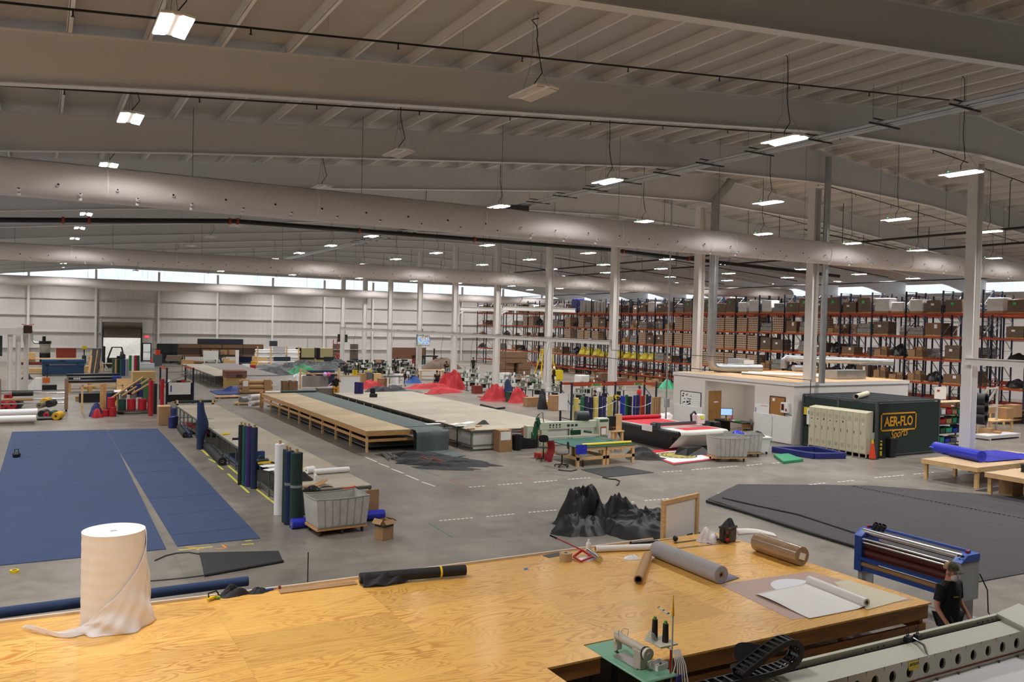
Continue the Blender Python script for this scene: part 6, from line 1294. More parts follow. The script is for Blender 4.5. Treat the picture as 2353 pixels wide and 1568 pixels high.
gp = [fl(*a,0) for a in ((1783,1036),(1880,1034),(1898,1058),(1838,1061))]
tr = [(28.65,26.3),(30.6,25.6),(30.3,23.75),(28.9,24.2)]
t = thing('vinyl_tray','navy vinyl tray with raised padded rim on the floor by the lockers','tray'); B().prism(tr,0,.05).done('tray_floor',BLACK,t)
for a, c in zip(tr,tr[1:]+tr[:1]): B().bar((*a,.13),(*c,.13),.16,.26).done('padded_rim',BNV,t,bevel=.03)
g2 = [tuple(fl(*a,.12))[:2] for a in ((1778,1044),(1812,1042),(1846,1055),(1800,1060))]
slab('gym_mat','green padded mat lying in front of the navy tray',g2,.12,mat('green_vinyl','#2f8f63',.5),'mat',bevel=.02)
# ------------------------------------------------------------------ pine tables at the right
def pine_table(label, x0, x1, y0, y1, z, legs, topm=PLYP, loc_rz=0):
    t = thing('pine_table', label, 'table', (x0,y0,0), loc_rz, 'pine tables at the right'); w, l = x1-x0, y1-y0
    B().bx(0,w,0,l,z-.04,z).done('table_top', topm, t)
    B().bx(0,w,0,.05,z-.16,z-.04).done('apron', WOOD, t); B().bx(0,.05,.05,l,z-.16,z-.04).done('apron', WOOD, t)
    for x, y in legs: B().bx(x*w-.06,x*w+.06,y*l-.06,y*l+.06,0,z-.04).done('leg', WOOD, t)
    return t
PTB = mat('kraft_covered_top','#c7a882',.6)
pine_table('low pine table under the shiny blue vinyl roll',28.95,34.6,17.15,19.3,.76,((.03,.05),(.03,.95),(.35,.95),(.66,.95),(.5,.05),(.97,.05),(.97,.95)),PTB)
pine_table('low pine table with a black stack at the right frame edge',28.3,33.4,14.2,16.5,.76,((.03,.95),(.03,.05),(.4,.95),(.97,.95),(.97,.05)),PTB)
BV = mat('shiny_blue_vinyl','#2b39c4',.25,bump=.12,scale=5)
t = pxroll('vinyl_roll','shiny blue vinyl roll on the low pine table',(2150,1028),(2256,1050),.76,.22,BV,cat='vinyl roll',core=BV,coreR=.02)
B().surf(lambda u, v: tuple(lerp(fl(2150,1046,.78),fl(2258,1064,.78),v)+Vector((.35+u*3.3,-.2*u+.02,.012+.03*abs(fbm((u*8,v*6,2)))+.2*max(0,u-.55)*max(0,v-.0)*(1-v)))), 40, 16).done('vinyl_sheet',BV,t,).location = -t.location
heap('x','',(0,0,0),.3,.22,.16,BV,85,parent=t,nu=30,nv=10).name='loose_end'
t = thing('sample_stack','stack of black foam sheets on the pine table at right','stack',(30.1,15.5,.76),-.15); 
for k in range(5): B().bx(-.55,2.3,-.45,.45,k*.055+.001,k*.055+.05).done('foam_sheet',BLKF,t,bevel=.01)
carton('large brown carton under the pine table at the right edge',(29.2,16.1,0),-.1,.55,.5,.6)
carton('white carton on the floor at the right frame edge',(30.6,13.6,0),-.1,.6,.6,.55,WPLAS)
slab('rubber_mat','dark mat on the floor beneath the right pine table',[(28.6,17.0),(31.5,17.2),(31.8,16.7),(28.9,16.6)],.012,RUBBER,'mat')
# shelving with bins
t = thing('shelving_unit','grey steel shelving with coloured bins right of the green cage','shelf',(36.9,24.3,0)); w, l, hS = 3.3, .7, 2.2
for x in (.03,w-.03):
    for y in (.03,l-.03): B().bx(x-.03,x+.03,y-.03,y+.03,0,hS).done('upright',DKGREY,t)
for k, z in enumerate((.18,.65,1.1,1.55,2.15)): B().bx(0,w,0,l,z,z+.04).done('shelf',DKGREY if k < 4 else PLYP,t)
BC = [('green',mat('bin_green','#1f7a55',.5)),('blue',mat('bin_blue','#2433a8',.5)),('red',mat('bin_red','#a8202c',.5)),('dark green',mat('bin_dgreen','#1d4a38',.5)),('grey',mat('bin_grey','#54575c',.5)),('cardboard',CARD),('teal',mat('bin_teal','#239078',.5)),('white label',WPLAS)]
i = 0
for k, z in enumerate((.22,.69,1.14,1.59)):
    x = .12
    while x < w-.45:
        wd, hh = random.uniform(.32,.5), random.uniform(.2,.32); nm, m = BC[(i*3+k*2)%8]
        b = B().bx(0,wd,0,.45,0,.01).bx(0,.012,0,.45,0,hh).bx(wd-.012,wd,0,.45,0,hh).bx(0,wd,0,.012,0,hh*.8).bx(0,wd,.438,.45,0,hh).bx(.02,wd-.02,.02,.43,.01,hh*.6)
        b.done('storage_bin',m,None,f'{nm} bin on the {("bottom","second","third","fourth")[k]} shelf, {ordn(i)} along the unit right of the cage','bin','bins on the grey shelving',loc=(36.9+x,24.36,z)); x += wd+.06; i += 1
    i = 0 if k % 2 else 1
B().box((0,0,0),(.9,.05,.62)).done('shelf_sign',PAPER,None,'white sign with red mark above the grey shelving','sign',loc=(39.0,25.1,2.55)); B().bx(-.4,-.34,.03,.06,-.45,.2).done('sign_post',DKGREY,bpy.data.objects['shelf_sign']); B().box((38.8,25.07,2.68),(.2,.012,.09)).done('sign_mark',RED,bpy.data.objects['shelf_sign']).location = (-39.0,-25.1,-2.55)
t = thing('steel_trestle','white steel A frame rack with black belts right of the big column','rack',(44.6,26.0,0),.1); STW = mat('off_white_steel','#c9c4ba',.5)
for x in (0,1.1): B().bx(x-.05,x+.05,-.05,.05,0,2.7).bar((x,0,2.6),(x-.9,1.2,0),.1).done('frame_post',STW,t)
for z in (.6,1.6,2.6): B().bx(0,1.1,-.04,.04,z-.04,z+.04).done('cross_rail',STW,t)
for k in range(3): B().cyl((-.35,.3+.1*k,1.0+.5*k),(-.3,-.1,1.0+.5*k),.35,n=16,hole=.25).done('black_belt',BLACK,t)
# ------------------------------------------------------------------ far door, left background
DBR = mat('roller_door_brown', '#6b5f50', .6); DKF = mat('dark_door_frame', '#2b2826', .5)
b = B()
for k in range(17): z0 = 2.79+k*.09; b.bx(6.42,10.42,YF-.3+.01*(k%2),YF-.27+.01*(k%2),z0,z0+.09)
o = struct(b, 'door_1', DBR)
B().cyl((6.3,YF-.5,4.3),(10.5,YF-.5,4.3),.33,n=18).done('door_drum', DBR, o); B().bx(6.28,6.42,YF-.35,YF-.02,0,4.6).done('door_track', DKF, o); B().bx(10.42,10.56,YF-.35,YF-.02,0,4.6).done('door_track', DKF, o)
o = struct(B().bx(10.62,10.72,YF-.06,YF+.1,0,2.2).bx(11.52,11.62,YF-.06,YF+.1,0,2.2).bx(10.72,11.52,YF-.06,YF+.1,2.08,2.2).bx(10.72,11.52,YF-.06,YF+.1,0,.12), 'door_2', DKF)
B().bx(10.72,11.52,YF+.0,YF+.01,.12,2.08).done('door_glass', mat('door_glass','#dfe9ee',.05,trans=.9,alpha=.5), o); B().bx(10.72,11.52,YF-.03,YF+.02,1.08,1.13).done('push_bar', DKF, o)
for i, x in enumerate((34.0, 36.3)): 
    o = struct(B().bx(x,x+1.1,YF-.08,YF-.01,0,2.3), f'door_{3+i}', mat('brown_door','#5d4f45',.6)); B().bx(x+.9,x+.98,YF-.14,YF-.08,1.0,1.08).done('door_handle', CHROME, o)
t = thing('exit_sign','small glowing red exit sign above the far door','sign',(11.1,YF-.03,2.95)); B().box((0,0,0),(.45,.06,.24)).done('sign_body',mat('exit_red','#e8404a',.5,emit=1.2),t); txt('EXIT',.17,PAPER,t,'sign_text',loc=(0,-.035,0))
t = thing('door_frame_posts','grey pipe barrier posts around the far roller door','barrier',(6.2,YF-.9,0)); B().tube([(0,0,0),(0,0,5.2),(5.5,0,5.2),(5.5,0,0)],.06,6).done('pipe_frame',GALV,t)
def at0(px, py): p = fl(px, py, 0); return Vector((p.x, p.y, 0))
def crate(name, label, cat, px, py, w, d, h, m, rz=0, z=0, group=None, lid=None, dz=0):
    p = fl(px, py, z) ; t = thing(name, label, cat, (p.x, p.y+d/2, z), rz, group)
    B().bx(-w/2,w/2,-d/2,d/2,0,h).done('body', m, t, bevel=.02)
    B().bx(-w/2-.01,w/2+.01,-d/2-.01,d/2+.01,h-.05,h+.01).done('lid' if lid else 'top_rim', lid or m, t)
    return t
def drum(label, px, py, r, h, m, z=0, group='colourful fabric drums', lie=None):
    p = fl(px, py, z); t = thing('fabric_drum', label, 'fabric roll', (p.x, p.y+r, z), 0, group)
    if lie is None: B().cyl((0,0,0),(0,0,h),r,n=18,hole=r*.25).done('rolled_sheet',m,t,bevel=.02); B().cyl((0,0,.01),(0,0,h-.01),r*.26,n=12,hole=r*.2).done('core_tube',KRAFT,t)
    else:
        d = Vector((sin(lie),cos(lie),0))*h; B().cyl((0,0,r),Vector((0,0,r))+d,r,n=20,hole=r*.25).done('rolled_sheet',m,t,bevel=.02); B().cyl((0,0,r),Vector((0,0,r))+d*.98,r*.26,n=12).done('core_tube',BLACK,t)
    return t
DRED = fabric('drum_red','#b01e2c',.5); DYEL = fabric('drum_yellow','#d9a21e',.5); DNAV = fabric('drum_navy','#26306b',.5); DGR = fabric('drum_green','#1f4a3c',.5); DBLK = fabric('drum_black','#1e1f22',.5)
# white gantry frame at the left edge
p = at0(40,908); t = thing('gantry_frame','tall white steel gantry frame with hoist at the left edge','gantry',p)
for x, y in ((-.45,0),(.0,.4),(.45,1.2)): hcol(B(),x,y,0,4.1,.3,.25).done('post',STEELW,t)
B().bx(-6,.5,-.2,.2,4.0,4.45).done('cross_beam',STEELW,t); B().bx(.3,.6,.2,9,4.0,4.45).done('cross_beam',STEELW,t)
B().box((.55,-.1,4.35),(.5,.4,.5)).done('hoist',mat('hoist_dark','#3a1f18',.5),t); B().tube([(.2,-.2,4.7),(.5,-.2,4.62),(.9,-.1,4.7)],.03,5).done('cable',CPL,t)
B().bx(-3.2,-.9,.5,.55,2.55,3.9).done('dark_panel',mat('curtain_green','#25332e',.7),t)
heap('hanging_tarp','dark green tarp hanging and pooled at the foot of the white gantry',at0(62,872),.5,.35,.5,CG,91,cat='tarp',nu=40,nv=12); B().surf(lambda u,v:(at0(58,870).x-.1+.28*u*(1-.3*v)+.08*sin(v*5),at0(58,870).y+.1*sin(u*6),.2+3.6*v),8,12).done('tarp_strip',mat('curtain_green'),None,'narrow green tarp strip hanging beside the white gantry','tarp',thick=.02)
# white rolls on a pallet
def pallet(parent, x0, x1, y0, y1, z=0, m=WOOD):
    b = B()
    for k in range(5): w = (y1-y0)/5; b.bx(x0,x1,y0+k*w,y0+k*w+w*.72,z+.1,z+.125)
    for k in range(3): x = x0+(x1-x0-.1)*k/2; b.bx(x,x+.1,y0,y1,z,z+.1)
    return b.done('pallet', m, parent)
p = at0(84,973); t = thing('pallet','pine pallet under the long white rolls at left','pallet',p); pallet(t,-3.2,0,0,1.1)
for i, (px, py, z) in enumerate(((83,962,.3),(86,948,.55))): q = fl(px,py,z); roll('fabric_roll',f'{("lower","upper")[i]} long white roll on the pallet at the left edge',(q.x-3.4,q.y+.1+.2*i,z),(q.x,q.y+.1+.2*i,z),.16,WHTF,cat='fabric roll',coreR=.04,group='white rolls at left')
for i, (px, py, r, m, nm) in enumerate(((5,936,.24,DRED,'red'),(26,937,.25,DRED,'scarlet'),(17,915,.2,DRED,'topmost red'),(38,936,.26,DBLK,'black'))): drum(f'{nm} fabric roll lying in the low frame behind the white rolls',px,py+6,r,.9,m,z=0 if i != 2 else .42,lie=.1)
for i, (px, py, r, m, nm, z) in enumerate(((128,967,.2,DYEL,'gold, lying apart',0),(115,962,.18,DGR,'teal green',0),(106,962,.15,DRED,'small red',0),(95,962,.2,DBLK,'black',0),(101,935,.22,DYEL,'gold, on top of the pile',.38),(112,938,.2,DBLK,'dark upper',.35),(90,940,.16,mat('olive_roll','#6e6a50',.6),'olive',.35))): drum(f'{nm} fabric roll in the pile right of the white rolls',px,py,r,.7,m,z=z,lie=.35)
t = thing('roll_dolly','low dolly under the pile of coloured rolls at left','dolly',at0(105,966)); B().bx(-.9,.7,.0,.8,.06,.1).done('deck',DKGREY,t)
p = at0(152,946); t = thing('roll_stand','wheeled brown roll stand with steel bars at left','roll stand',p)
for x in (0,-3.2): B().bx(x-.09,x+.09,-.1,.1,.12,1.85).done('post',mat('stand_brown','#8a6f57',.6),t); B().cyl((x-.05,0,.1),(x+.05,0,.1),.1,n=12).done('wheel',BLACK,t)
for z, r, m in ((1.05,.05,CHROME),(.72,.04,GALV),(.5,.04,CHROME),(1.2,.02,BLACK)): B().cyl((-3.2,0,z),(0,0,z),r,n=12).done('bar',m,t)
roll('fabric_roll','black roll held on the wheeled brown roll stand',(p.x-2.6,p.y-.0,1.05),(p.x-1.6,p.y-.0,1.05),.15,DBLK,cat='fabric roll',coreR=.055); roll('cardboard_tube','bare brown tube held on the wheeled brown roll stand',(p.x-3.0,p.y,.72),(p.x-1.6,p.y,.72),.075,KRAFT,cat='tube',coreR=.042)
p = at0(88,900); t = thing('paper_roll','white paper roll with loose triangular sheet standing at left','paper roll',p); B().cyl((0,0,.0),(0,0,.95),.22,n=20).done('rolled_sheet',PAPER,t); B().add([(-.2,-.05,.9),(-.2,-.05,.0),(-1.0,-.1,.0),(-.2,.0,.9),(-.2,.0,0),(-1.0,-.05,0)],[(0,1,2),(3,5,4),(0,3,4,1),(1,4,5,2),(2,5,3,0)]).done('loose_sheet',PAPER,t)
crate('step_platform','low black step with tools behind the white paper roll','platform',112,897,1.0,.6,.35,BLACK)
p = at0(108,880); t = thing('pallet_jack','pallet jack with upright black handle behind the paper roll','pallet jack',p); B().bar((0,0,.3),(0,.0,1.35),.06).box((0,0,1.4),(.3,.05,.15)).done('tow_handle',BLACK,t); B().box((-.05,.1,.2),(.5,.35,.4)).bx(-.25,-.1,.2,1.2,.05,.12).bx(.05,.2,.2,1.2,.05,.12).done('jack_body',mat('jack_orange','#c8642a',.5),t)
# workshop along the wall at left
p = at0(146,864); MB = mat('navy_machine','#1f3c5c',.45); t = thing('navy_machine','wide navy blue workshop machine with slot near the far wall','machine',p)
B().bx(-1.65,1.6,0,1.1,.08,1.15).done('machine_body',MB,t,bevel=.03); B().bx(-1.7,1.65,-.02,1.15,1.15,1.42).done('machine_hood',mat('navy_machine_hood','#24486a',.45),t,bevel=.03); B().bx(-1.2,1.0,-.03,0,.95,1.0).done('slot_rail',CHROME,t); B().bx(1.2,1.65,-.05,.2,.85,1.15).done('side_unit',mat('navy_machine_hood'),t); B().bx(-.4,.1,-.04,0,1.25,1.35).done('logo_plate',BLACK,t)
for x in (-1.5,1.45): B().bx(x-.1,x+.1,.1,1,0,.08).done('foot',DKGREY,t)
def lumber(label, px, py, w, d, n, m=WOOD, th=.09, z=0):
    p = fl(px,py,z); t = thing('lumber_stack',label,'lumber',(p.x,p.y,z))
    for i in range(n): dx = .08*sin(i*7+px); B().bx(-w/2+dx,w/2+dx,0,d,i*th+.08,(i+1)*th+.07).done('board_layer',m,t)
    B().bx(-w/2+.1,-w/2+.2,0,d,0,.08).bx(w/2-.2,w/2-.1,0,d,0,.08).done('bearer',m,t); return t
lumber('stack of pale lumber left of the navy machine',80,860,1.9,.8,5); lumber('stack of pale lumber in front of the navy machine',180,857,1.7,.8,6)
t = thing('work_bench','long workshop bench with pine planks behind the navy machine','bench',at0(118,846)); B().bx(-2.6,2.6,0,1,.85,.95).done('bench_top',WOOD,t)
for x in (-2.4,0,2.4): B().bx(x-.06,x+.06,.1,.9,0,.85).done('bench_leg',WOOD,t)
B().bx(-2.6,2.6,.1,.9,.3,.55).done('red_drawer',mat('red_brown','#7c3226',.6),t)
crate('striped_cabinet','dark red striped cabinet on the workshop bench','cabinet',152,823,1.8,.5,1.0,mat('red_brown'),z=.951); 
crate('wood_box','small pine crate stack at the left end of the workshop bench','box',68,832,1.0,.6,.9,WOOD,z=.6)
p = at0(103,838); t = thing('dust_collector','grey and black dust collector with curved duct by the far wall','dust collector',p); B().lathe([(.35,1.2),(.5,1.5),(.5,2.1),(.55,2.12),(.55,2.45),(.3,2.5)],n=20).done('drum',mat('collector_grey','#a9a69c',.5),t); B().lathe([(.56,2.2),(.58,2.25),(.58,2.5)],n=20).done('lid',BLACK,t); B().lathe([(.45,.3),(.45,1.2)],n=16).done('bin',BLACK,t); B().cyl((-.1,0,2.5),(-.1,0,3.0),.17).done('motor',BLACK,t)
B().tube([(-.45,0,2.25),(-1.0,.1,2.3),(-1.2,.2,2.7),(-1.25,.3,3.6),(-1.6,.3,3.8),(-2.6,.3,3.8)],.12,12).done('duct',GALV,t)
for x in (-.45,.45): B().bar((x,-.2,0),(x,-.2,1.3),.1).done('stand_leg',BLACK,t)
t = thing('drill_press','yellow topped drill press by the far wall post','machine',at0(193,836)); B().bx(-.2,.2,-.2,.2,0,.9).cyl((0,0,.9),(0,0,1.7),.06).done('column',DKGREY,t); B().bx(-.2,.25,-.25,.15,1.6,1.95).done('head',YEL,t); B().cyl((0,-.15,1.6),(0,-.15,1.3),.04).done('spindle',BLACK,t)
for i in range(4): B().bar(at0(205+5*i,858)+Vector((0,0,0)),at0(209+6*i,858)+Vector((.1,.8,2.1+.15*(i%2))),.35 if i%2 else .2,.08).done('leaning_board',BLACK if i%2 else WOODX,None,f'{("brown","black","second brown","wide black")[i]} panel leaning in the stack left of the roller door','panel',group='panels left of the roller door')
t = thing('board_easel','pine frame with dark board in front of leaning panels','frame',at0(217,853)); B().bx(-.5,.5,.05,.1,0,1.4).done('board',BLACK,t)
for x in (-.5,.5): B().bx(x-.05,x+.05,0,.05,0,1.5).done('post',WOOD,t)
for z in (.1,1.4): B().bx(-.45,.45,0,.05,z-.05,z+.05).done('rail',WOOD,t)
# plotter bench
p = at0(222,902); t = thing('plotter_bench','pine bench carrying long black plotter at left','bench',p); B().bx(-1.8,1.75,0,1.0,.62,.68).bx(-1.7,1.7,.1,.9,.2,.24).done('bench_top',WOOD,t)
for x in (-1.7,-.4,1.4): B().bx(x-.12,x+.12,.0,.08,0,.62).bx(x-.12,x+.12,.9,1,0,.62).done('leg',WOODX,t)
B().bx(1.25,2.3,-.1,-.05,0,.95).done('side_panel',WOOD,t); B().bx(-1.0,.0,.15,.7,.25,.33).done('yellow_sheet',DYEL,t)
t = thing('wide_plotter','long black plotter with white lettering on the pine bench','plotter',(p.x,p.y,.68)); 
for z, y in ((.0,.1),(.2,.35),(.42,.6)): B().bx(-1.85,1.5,y-.12,y+.2,z,z+.17).done('plotter_rail',mat('plotter_black','#1c2029',.35),t,bevel=.03)
B().bx(1.0,1.55,-.05,.5,.15,.45).done('blue_head',mat('plotter_blue','#2a3b86',.4),t,bevel=.03)
for i in range(4): B().box((-1.4+.11*i,-.03,.3),(.07,.01,.1),ry=.2).done('white_mark',PAPER,t)
crate('black_tote','long black tote with green mark below the plotter bench','tote',228,925,2.2,.8,.55,BLACK,lid=BLACK); crate('small_box','small brown box beside the black tote on the floor','box',179,923,.28,.3,.3,CARD)
slab('foam_board','white foam board lying beside the black tote',[tuple(at0(*a))[:2] for a in ((262,907),(298,908),(300,900),(262,899))],.16,PAPER,'board')
for i, (px, py, w) in enumerate(((233,957,.16),(240,955,.16))): q = at0(px,py); B().bx(q.x-w/2,q.x+w/2,q.y,q.y+.14,0,1.72).done('timber_post',WOODX,None,f'{("front","rear")[i]} brown post standing among the red fabric drums','post')
DR = [(256,940,.19,.6,DRED,.42,'upper red'),(259,958,.19,.5,DRED,0,'front red'),(243,958,.17,.36,DRED,0,'short red'),(248,944,.18,1.0,DNAV,0,'tall navy'),(266,949,.2,.42,DNAV,0,'low navy'),(276,949,.2,.42,DNAV,0,'right navy'),(274,934,.18,.3,DYEL,.42,'gold')]
for px, py, r, hh, m, z, nm in DR: drum(f'{nm} fabric drum in the group around the brown posts',px,py,r,hh,m,z=z)
heap('laundry_bag','blue and red stuffed bag left of the brown posts',at0(221,957),.35,.3,.75,DNAV,95,cat='bag',nu=40,nv=14,flatb=.6); heap('laundry_bag','red stuffed bag in front of the blue bag by the posts',at0(224,960),.3,.22,.45,DRED,96,cat='bag',nu=36,nv=12,flatb=.6)
t = thing('drum_stand','pine frame around the blue and red fabric drums','frame',at0(240,948))
for x in (-1.1,.95): B().bx(x-.05,x+.05,.4,.5,0,1.5).done('post',WOOD,t)
B().bx(-1.1,.95,.4,.5,1.42,1.5).done('rail',WOOD,t)
p = at0(312,952); t = thing('roll_cart','low flat cart loaded with fabric drums and tubes','cart',p); B().bx(-.95,1.0,0,1.0,.12,.2).done('deck',mat('cart_brown','#5d463a',.6),t); B().bar((-.95,0,.2),(-.95,0,1.0),.06).bar((1.0,0,.2),(1.0,0,1.0),.06).done('post',WOODX,t)
for i, (dx, r, m, nm) in enumerate(((-.68,.21,DGR,'green and red'),(-.2,.22,DRED,'middle red'),(.35,.22,DRED,'right red'),(.78,.16,DRED,'small red'))):
    o = drum(f'{nm} drum on the low flat cart',312,952,r,.62,m); o.location = (p.x+dx,p.y+.3,.2)
for i, (dx, dz, m, nm) in enumerate(((-.6,.85,mat('grey_roll','#8b8c90',.6),'grey'),(-.1,.85,mat('grey_roll'),'pale grey'),(.25,.9,DNAV,'navy upper'),(.15,1.25,DNAV,'topmost navy'),(-.25,1.05,DBLK,'dark'))): o = drum(f'{nm} drum piled on top of the low flat cart',312,952,.17,.4,m); o.location = (p.x+dx,p.y+.45,dz)
for i in range(3): B().cyl((p.x-1.2+.5*i,p.y+.2,.9+.1*i),(p.x+.4+.3*i,p.y+.5,2.0-.1*i),.06,n=10).done('cardboard_tube',KRAFT,None,f'{ordn(i)} brown tube slanting over the loaded flat cart','tube',group='tubes on the flat cart')
for px, py, r, hh, m, nm in ((346,956,.12,1.95,DRED,'tall red'),(356,952,.1,1.7,DBLK,'tall black'),(372,931,.12,1.6,DRED,'second tall red')): 
    q = at0(px,py); stand_roll(f'{nm} roll standing by the whiteboard rack',q.x,q.y,r,hh,m,group='tall rolls by the whiteboard rack',core=False)
B().bx(-.3,.3,0,.06,0,1.5).done('green_board',mat('dull_green_board','#3f6f47',.6),None,'green panel standing behind the tall red roll','panel',loc=at0(337,925)); heap('trash_bag','black bag lying before the plywood cube',at0(317,895),.5,.4,.75,BLACK,97,cat='bag',nu=36,nv=12,flatb=.6)
crate('plywood_cube','large plywood crate by the fabric rolls at left','crate',331,890,1.6,1.4,1.15,mat('crate_ply','#c0a168',.6))
p = at0(410,928); t = thing('notice_rack','orange and navy rack with white notice board at left','rack',p)
for x in (-.7,.85):
    for y in (0,3.2): B().bx(x-.05,x+.05,y-.05,y+.05,0,2.25).done('upright',NAVYST,t)
for x in (-.7,.85): B().bx(x-.04,x+.04,0,3.2,2.1,2.22).done('beam',ORANGE,t); B().bx(x-.04,x+.04,0,3.2,1.0,1.1).done('beam',ORANGE,t)
B().bx(-.7,.85,-.02,.02,1.95,2.0).done('cross_tie',GALV,t); B().bx(-.65,.8,.1,2.8,1.2,1.25).done('shelf_deck',DKGREY,t); B().bx(-.65,.8,.0,.03,.1,1.3).done('dark_curtain',BLACK,t); B().box((.05,-.05,.95),(1.3,.02,.75)).done('notice_board',PAPER,t); B().box((-.45,-.065,.95),(.08,.01,.4)).done('blue_mark',mat('blue_ink'),t); B().bar((-.7,-.03,1.3),(.8,-.03,2.0),.04).done('brace',GALV,t)
for i in range(9): B().box((p.x-.5+.28*(i%5),p.y+.3+.5*(i//5),1.32),(.2,.3,.12+.05*(i%3))).done('small_parts',(PAPER,CARD,BLACK,RED,KRAFT)[i%5],None,f'{("white","brown","black","red","tan")[i%5]} {("front","rear")[i//5]} item on the shelf of the notice rack','shelf item',group='clutter on the notice rack')
crate('paper_box','brown box with pale lid beside the long table far corner','box',378,978,.55,.6,.95,CARD,lid=WOOD)
for i, (px, py) in enumerate(((396,985),(402,983),(388,958),(401,962))): drum(f'{("front left","front right","rear left","rear right")[i]} navy drum by the far end of the narrow long table',px,py,.17,.55,DNAV)
RL = [(261,'green',DGR),(266,'slim brown',KRAFT),(271,'black',DBLK),(278,'teal',TEAL),(284,'navy',DNAV),(291,'grey',mat('grey_roll')),(299,'leaf green',mat('leaf_green','#2c7a44',.6)),(305,'pale',PAPER),(312,'red',DRED),(317,'dark green',DGR)]
for px, nm, m in RL: q = at0(px,864 if px < 295 else 852); stand_roll(f'{nm} roll in the row standing before the open roller door',q.x,q.y,.14,1.5,m,group='rolls before the roller door',core=False)
t = thing('side_table','small table beside the rolls before the roller door','table',at0(247,855)); B().bx(-.4,.9,0,1,.75,.8).done('table_top',PLYP,t)
for x in (-.35,.85): B().bx(x-.04,x+.04,.05,.95,0,.75).done('leg',WOOD,t)
t = thing('forklift','black forklift in front of the open roller door','forklift',at0(268,845),.0)
B().bx(-.9,.7,-.5,.5,.35,1.0).done('chassis',BLACK,t,bevel=.05); B().box((.55,0,1.15),(.5,.9,.5)).done('counterweight',DKGREY,t,bevel=.08)
b = B()
for y in (-.45,.45): b.tube([(-.85,y,.9),(-.45,y,2.1),(.45,y,2.1),(.65,y,1.1)],.05,6)
b.bx(-.45,.45,-.45,.45,2.08,2.14).done('overhead_guard',BLACK,t); B().bx(-1.25,-1.1,-.4,-.3,0,2.2).bx(-1.25,-1.1,.3,.4,0,2.2).bx(-1.25,-1.1,-.4,.4,1.9,2.0).done('mast',BLACK,t); B().bx(-2.1,-1.2,-.3,-.18,.08,.12).bx(-2.1,-1.2,.18,.3,.08,.12).done('fork',DKGREY,t); B().bx(.0,.4,-.25,.25,1.0,1.2).bx(.35,.45,-.25,.25,1.2,1.65).done('driver_seat',BLACK,t)
for x in (-.7,.5):
    for y in (-.5,.5): B().cyl((x,y-.08,.3),(x,y+.08,.3),.3,n=18).done('wheel',RUBBER,t)
for i, (px,py) in enumerate(((348,838),(357,839))): q = at0(px,py); t = thing('traffic_cone',f'{("left","right")[i]} small orange cone by the far glass door','cone',q); B().lathe([(.16,.02),(.04,.75)],n=14).done('cone_body',CON,t); B().bx(-.18,.18,-.18,.18,0,.02).done('cone_base',BLACK,t)
crate('white_crate','white box on the floor by the far glass door','box',336,846,1.6,.8,.45,mat('pale_blue_white','#d9dbe6',.5))
t = thing('wire_cage','dark mesh cage by the far wall right of the glass door','cage',at0(393,836)); w_ = 2.9
for x in (-w_/2,0,w_/2): B().bx(x-.05,x+.05,-.05,.05,0,2.3).done('post',BLACK,t)
B().bx(-w_/2,w_/2,-.05,.05,2.22,2.3).done('top_rail',BLACK,t); B().bx(-w_/2,w_/2,.9,.95,0,2.2).done('dark_panel',mat('cage_mesh','#35383c',.7),t)
lumber('stack of grey slats on the table before the mesh cage',400,832,1.5,.7,7,mat('grey_slats','#8a7c68',.7),.09,.5)
crate('shelf_rack','small rack with red box and cleaning goods by the mesh cage','rack',362,842,.9,.6,1.3,mat('rack_grey','#5d636b',.6)); crate('red_bin','red orange bin on top of the small rack','bin',363,816,.45,.4,.5,CON,z=1.32)
# two far tables with foam stack
def poly_table(label, pxs, z, m, side=None):
    w = [fl(*a,z) for a in pxs]; x0, x1 = min(p.x for p in w), max(p.x for p in w); y0, y1 = min(p.y for p in w), max(p.y for p in w); return x0, x1, y0, y1
x0, x1, y0, y1 = poly_table('',((420,836.5),(481,836),(517,862),(493,864)),.9,PLYP)
x0, x1 = fl(493,864,.9).x, fl(524,862,.9).x+.8; y0, y1 = fl(493,864,.9).y, fl(420,837,.9).y
steel_table('far long table with pale top and grey legs left of the foam stack',x0,x1,y0,y1,.9,PLYG,1.6,sides=(0,))
xd0, xd1, yd0, yd1 = x1+.05, fl(643,862,.9).x, fl(643,862,.9).y, fl(528,835,.9).y
t = thing('dark_table','far wide table with dark grey top and white panelled end','work table'); B().bx(xd0,xd1,yd0,yd1,.86,.9).done('table_top',mat('dark_table_top','#77706c',.35),t); B().bx(xd0,xd1,yd0+.03,yd0+.06,.0,.84).done('white_panel',mat('white_panel'),t)
for i in range(8): B().bx(xd1-.08,xd1-.03,yd0+.3+i*(yd1-yd0-.5)/7,yd0+.36+i*(yd1-yd0-.5)/7,0,.86).done('leg',STG,t)
fs = at0(543,894); t = thing('foam_stack','tall stack of yellow and brown foam blocks on the floor','foam stack',fs)
for k in range(5): B().bx(-.75+.02*(k%2),.72,0,1.3,k*.17,k*.17+.16).done('foam_block',mat('yellow_foam','#b99a5f',.9),t,bevel=.015)
for k in range(3): B().bx(-.8,.78,-.03,1.33,.86+k*.18,.86+k*.18+.17).done('brown_block',mat('brown_foam','#80584a',.8),t,bevel=.015)
for k in range(5): B().bx(.0+.09*k,.05+.09*k,-.04,-.03,.9,1.1).done('black_mark',BLACK,t)
t = thing('tube_bundle','bundle of brown cardboard tubes wrapped in brown paper on the floor','tube bundle',at0(588,905),-.1)
for z, y in ((.17,.0),(.17,.35),(.5,.02),(.5,.36),(.82,.15)): B().cyl((-1.15,y,z),(1.15,y,z),.17,n=18,hole=.13).done('cardboard_tube',KRAFT,t)
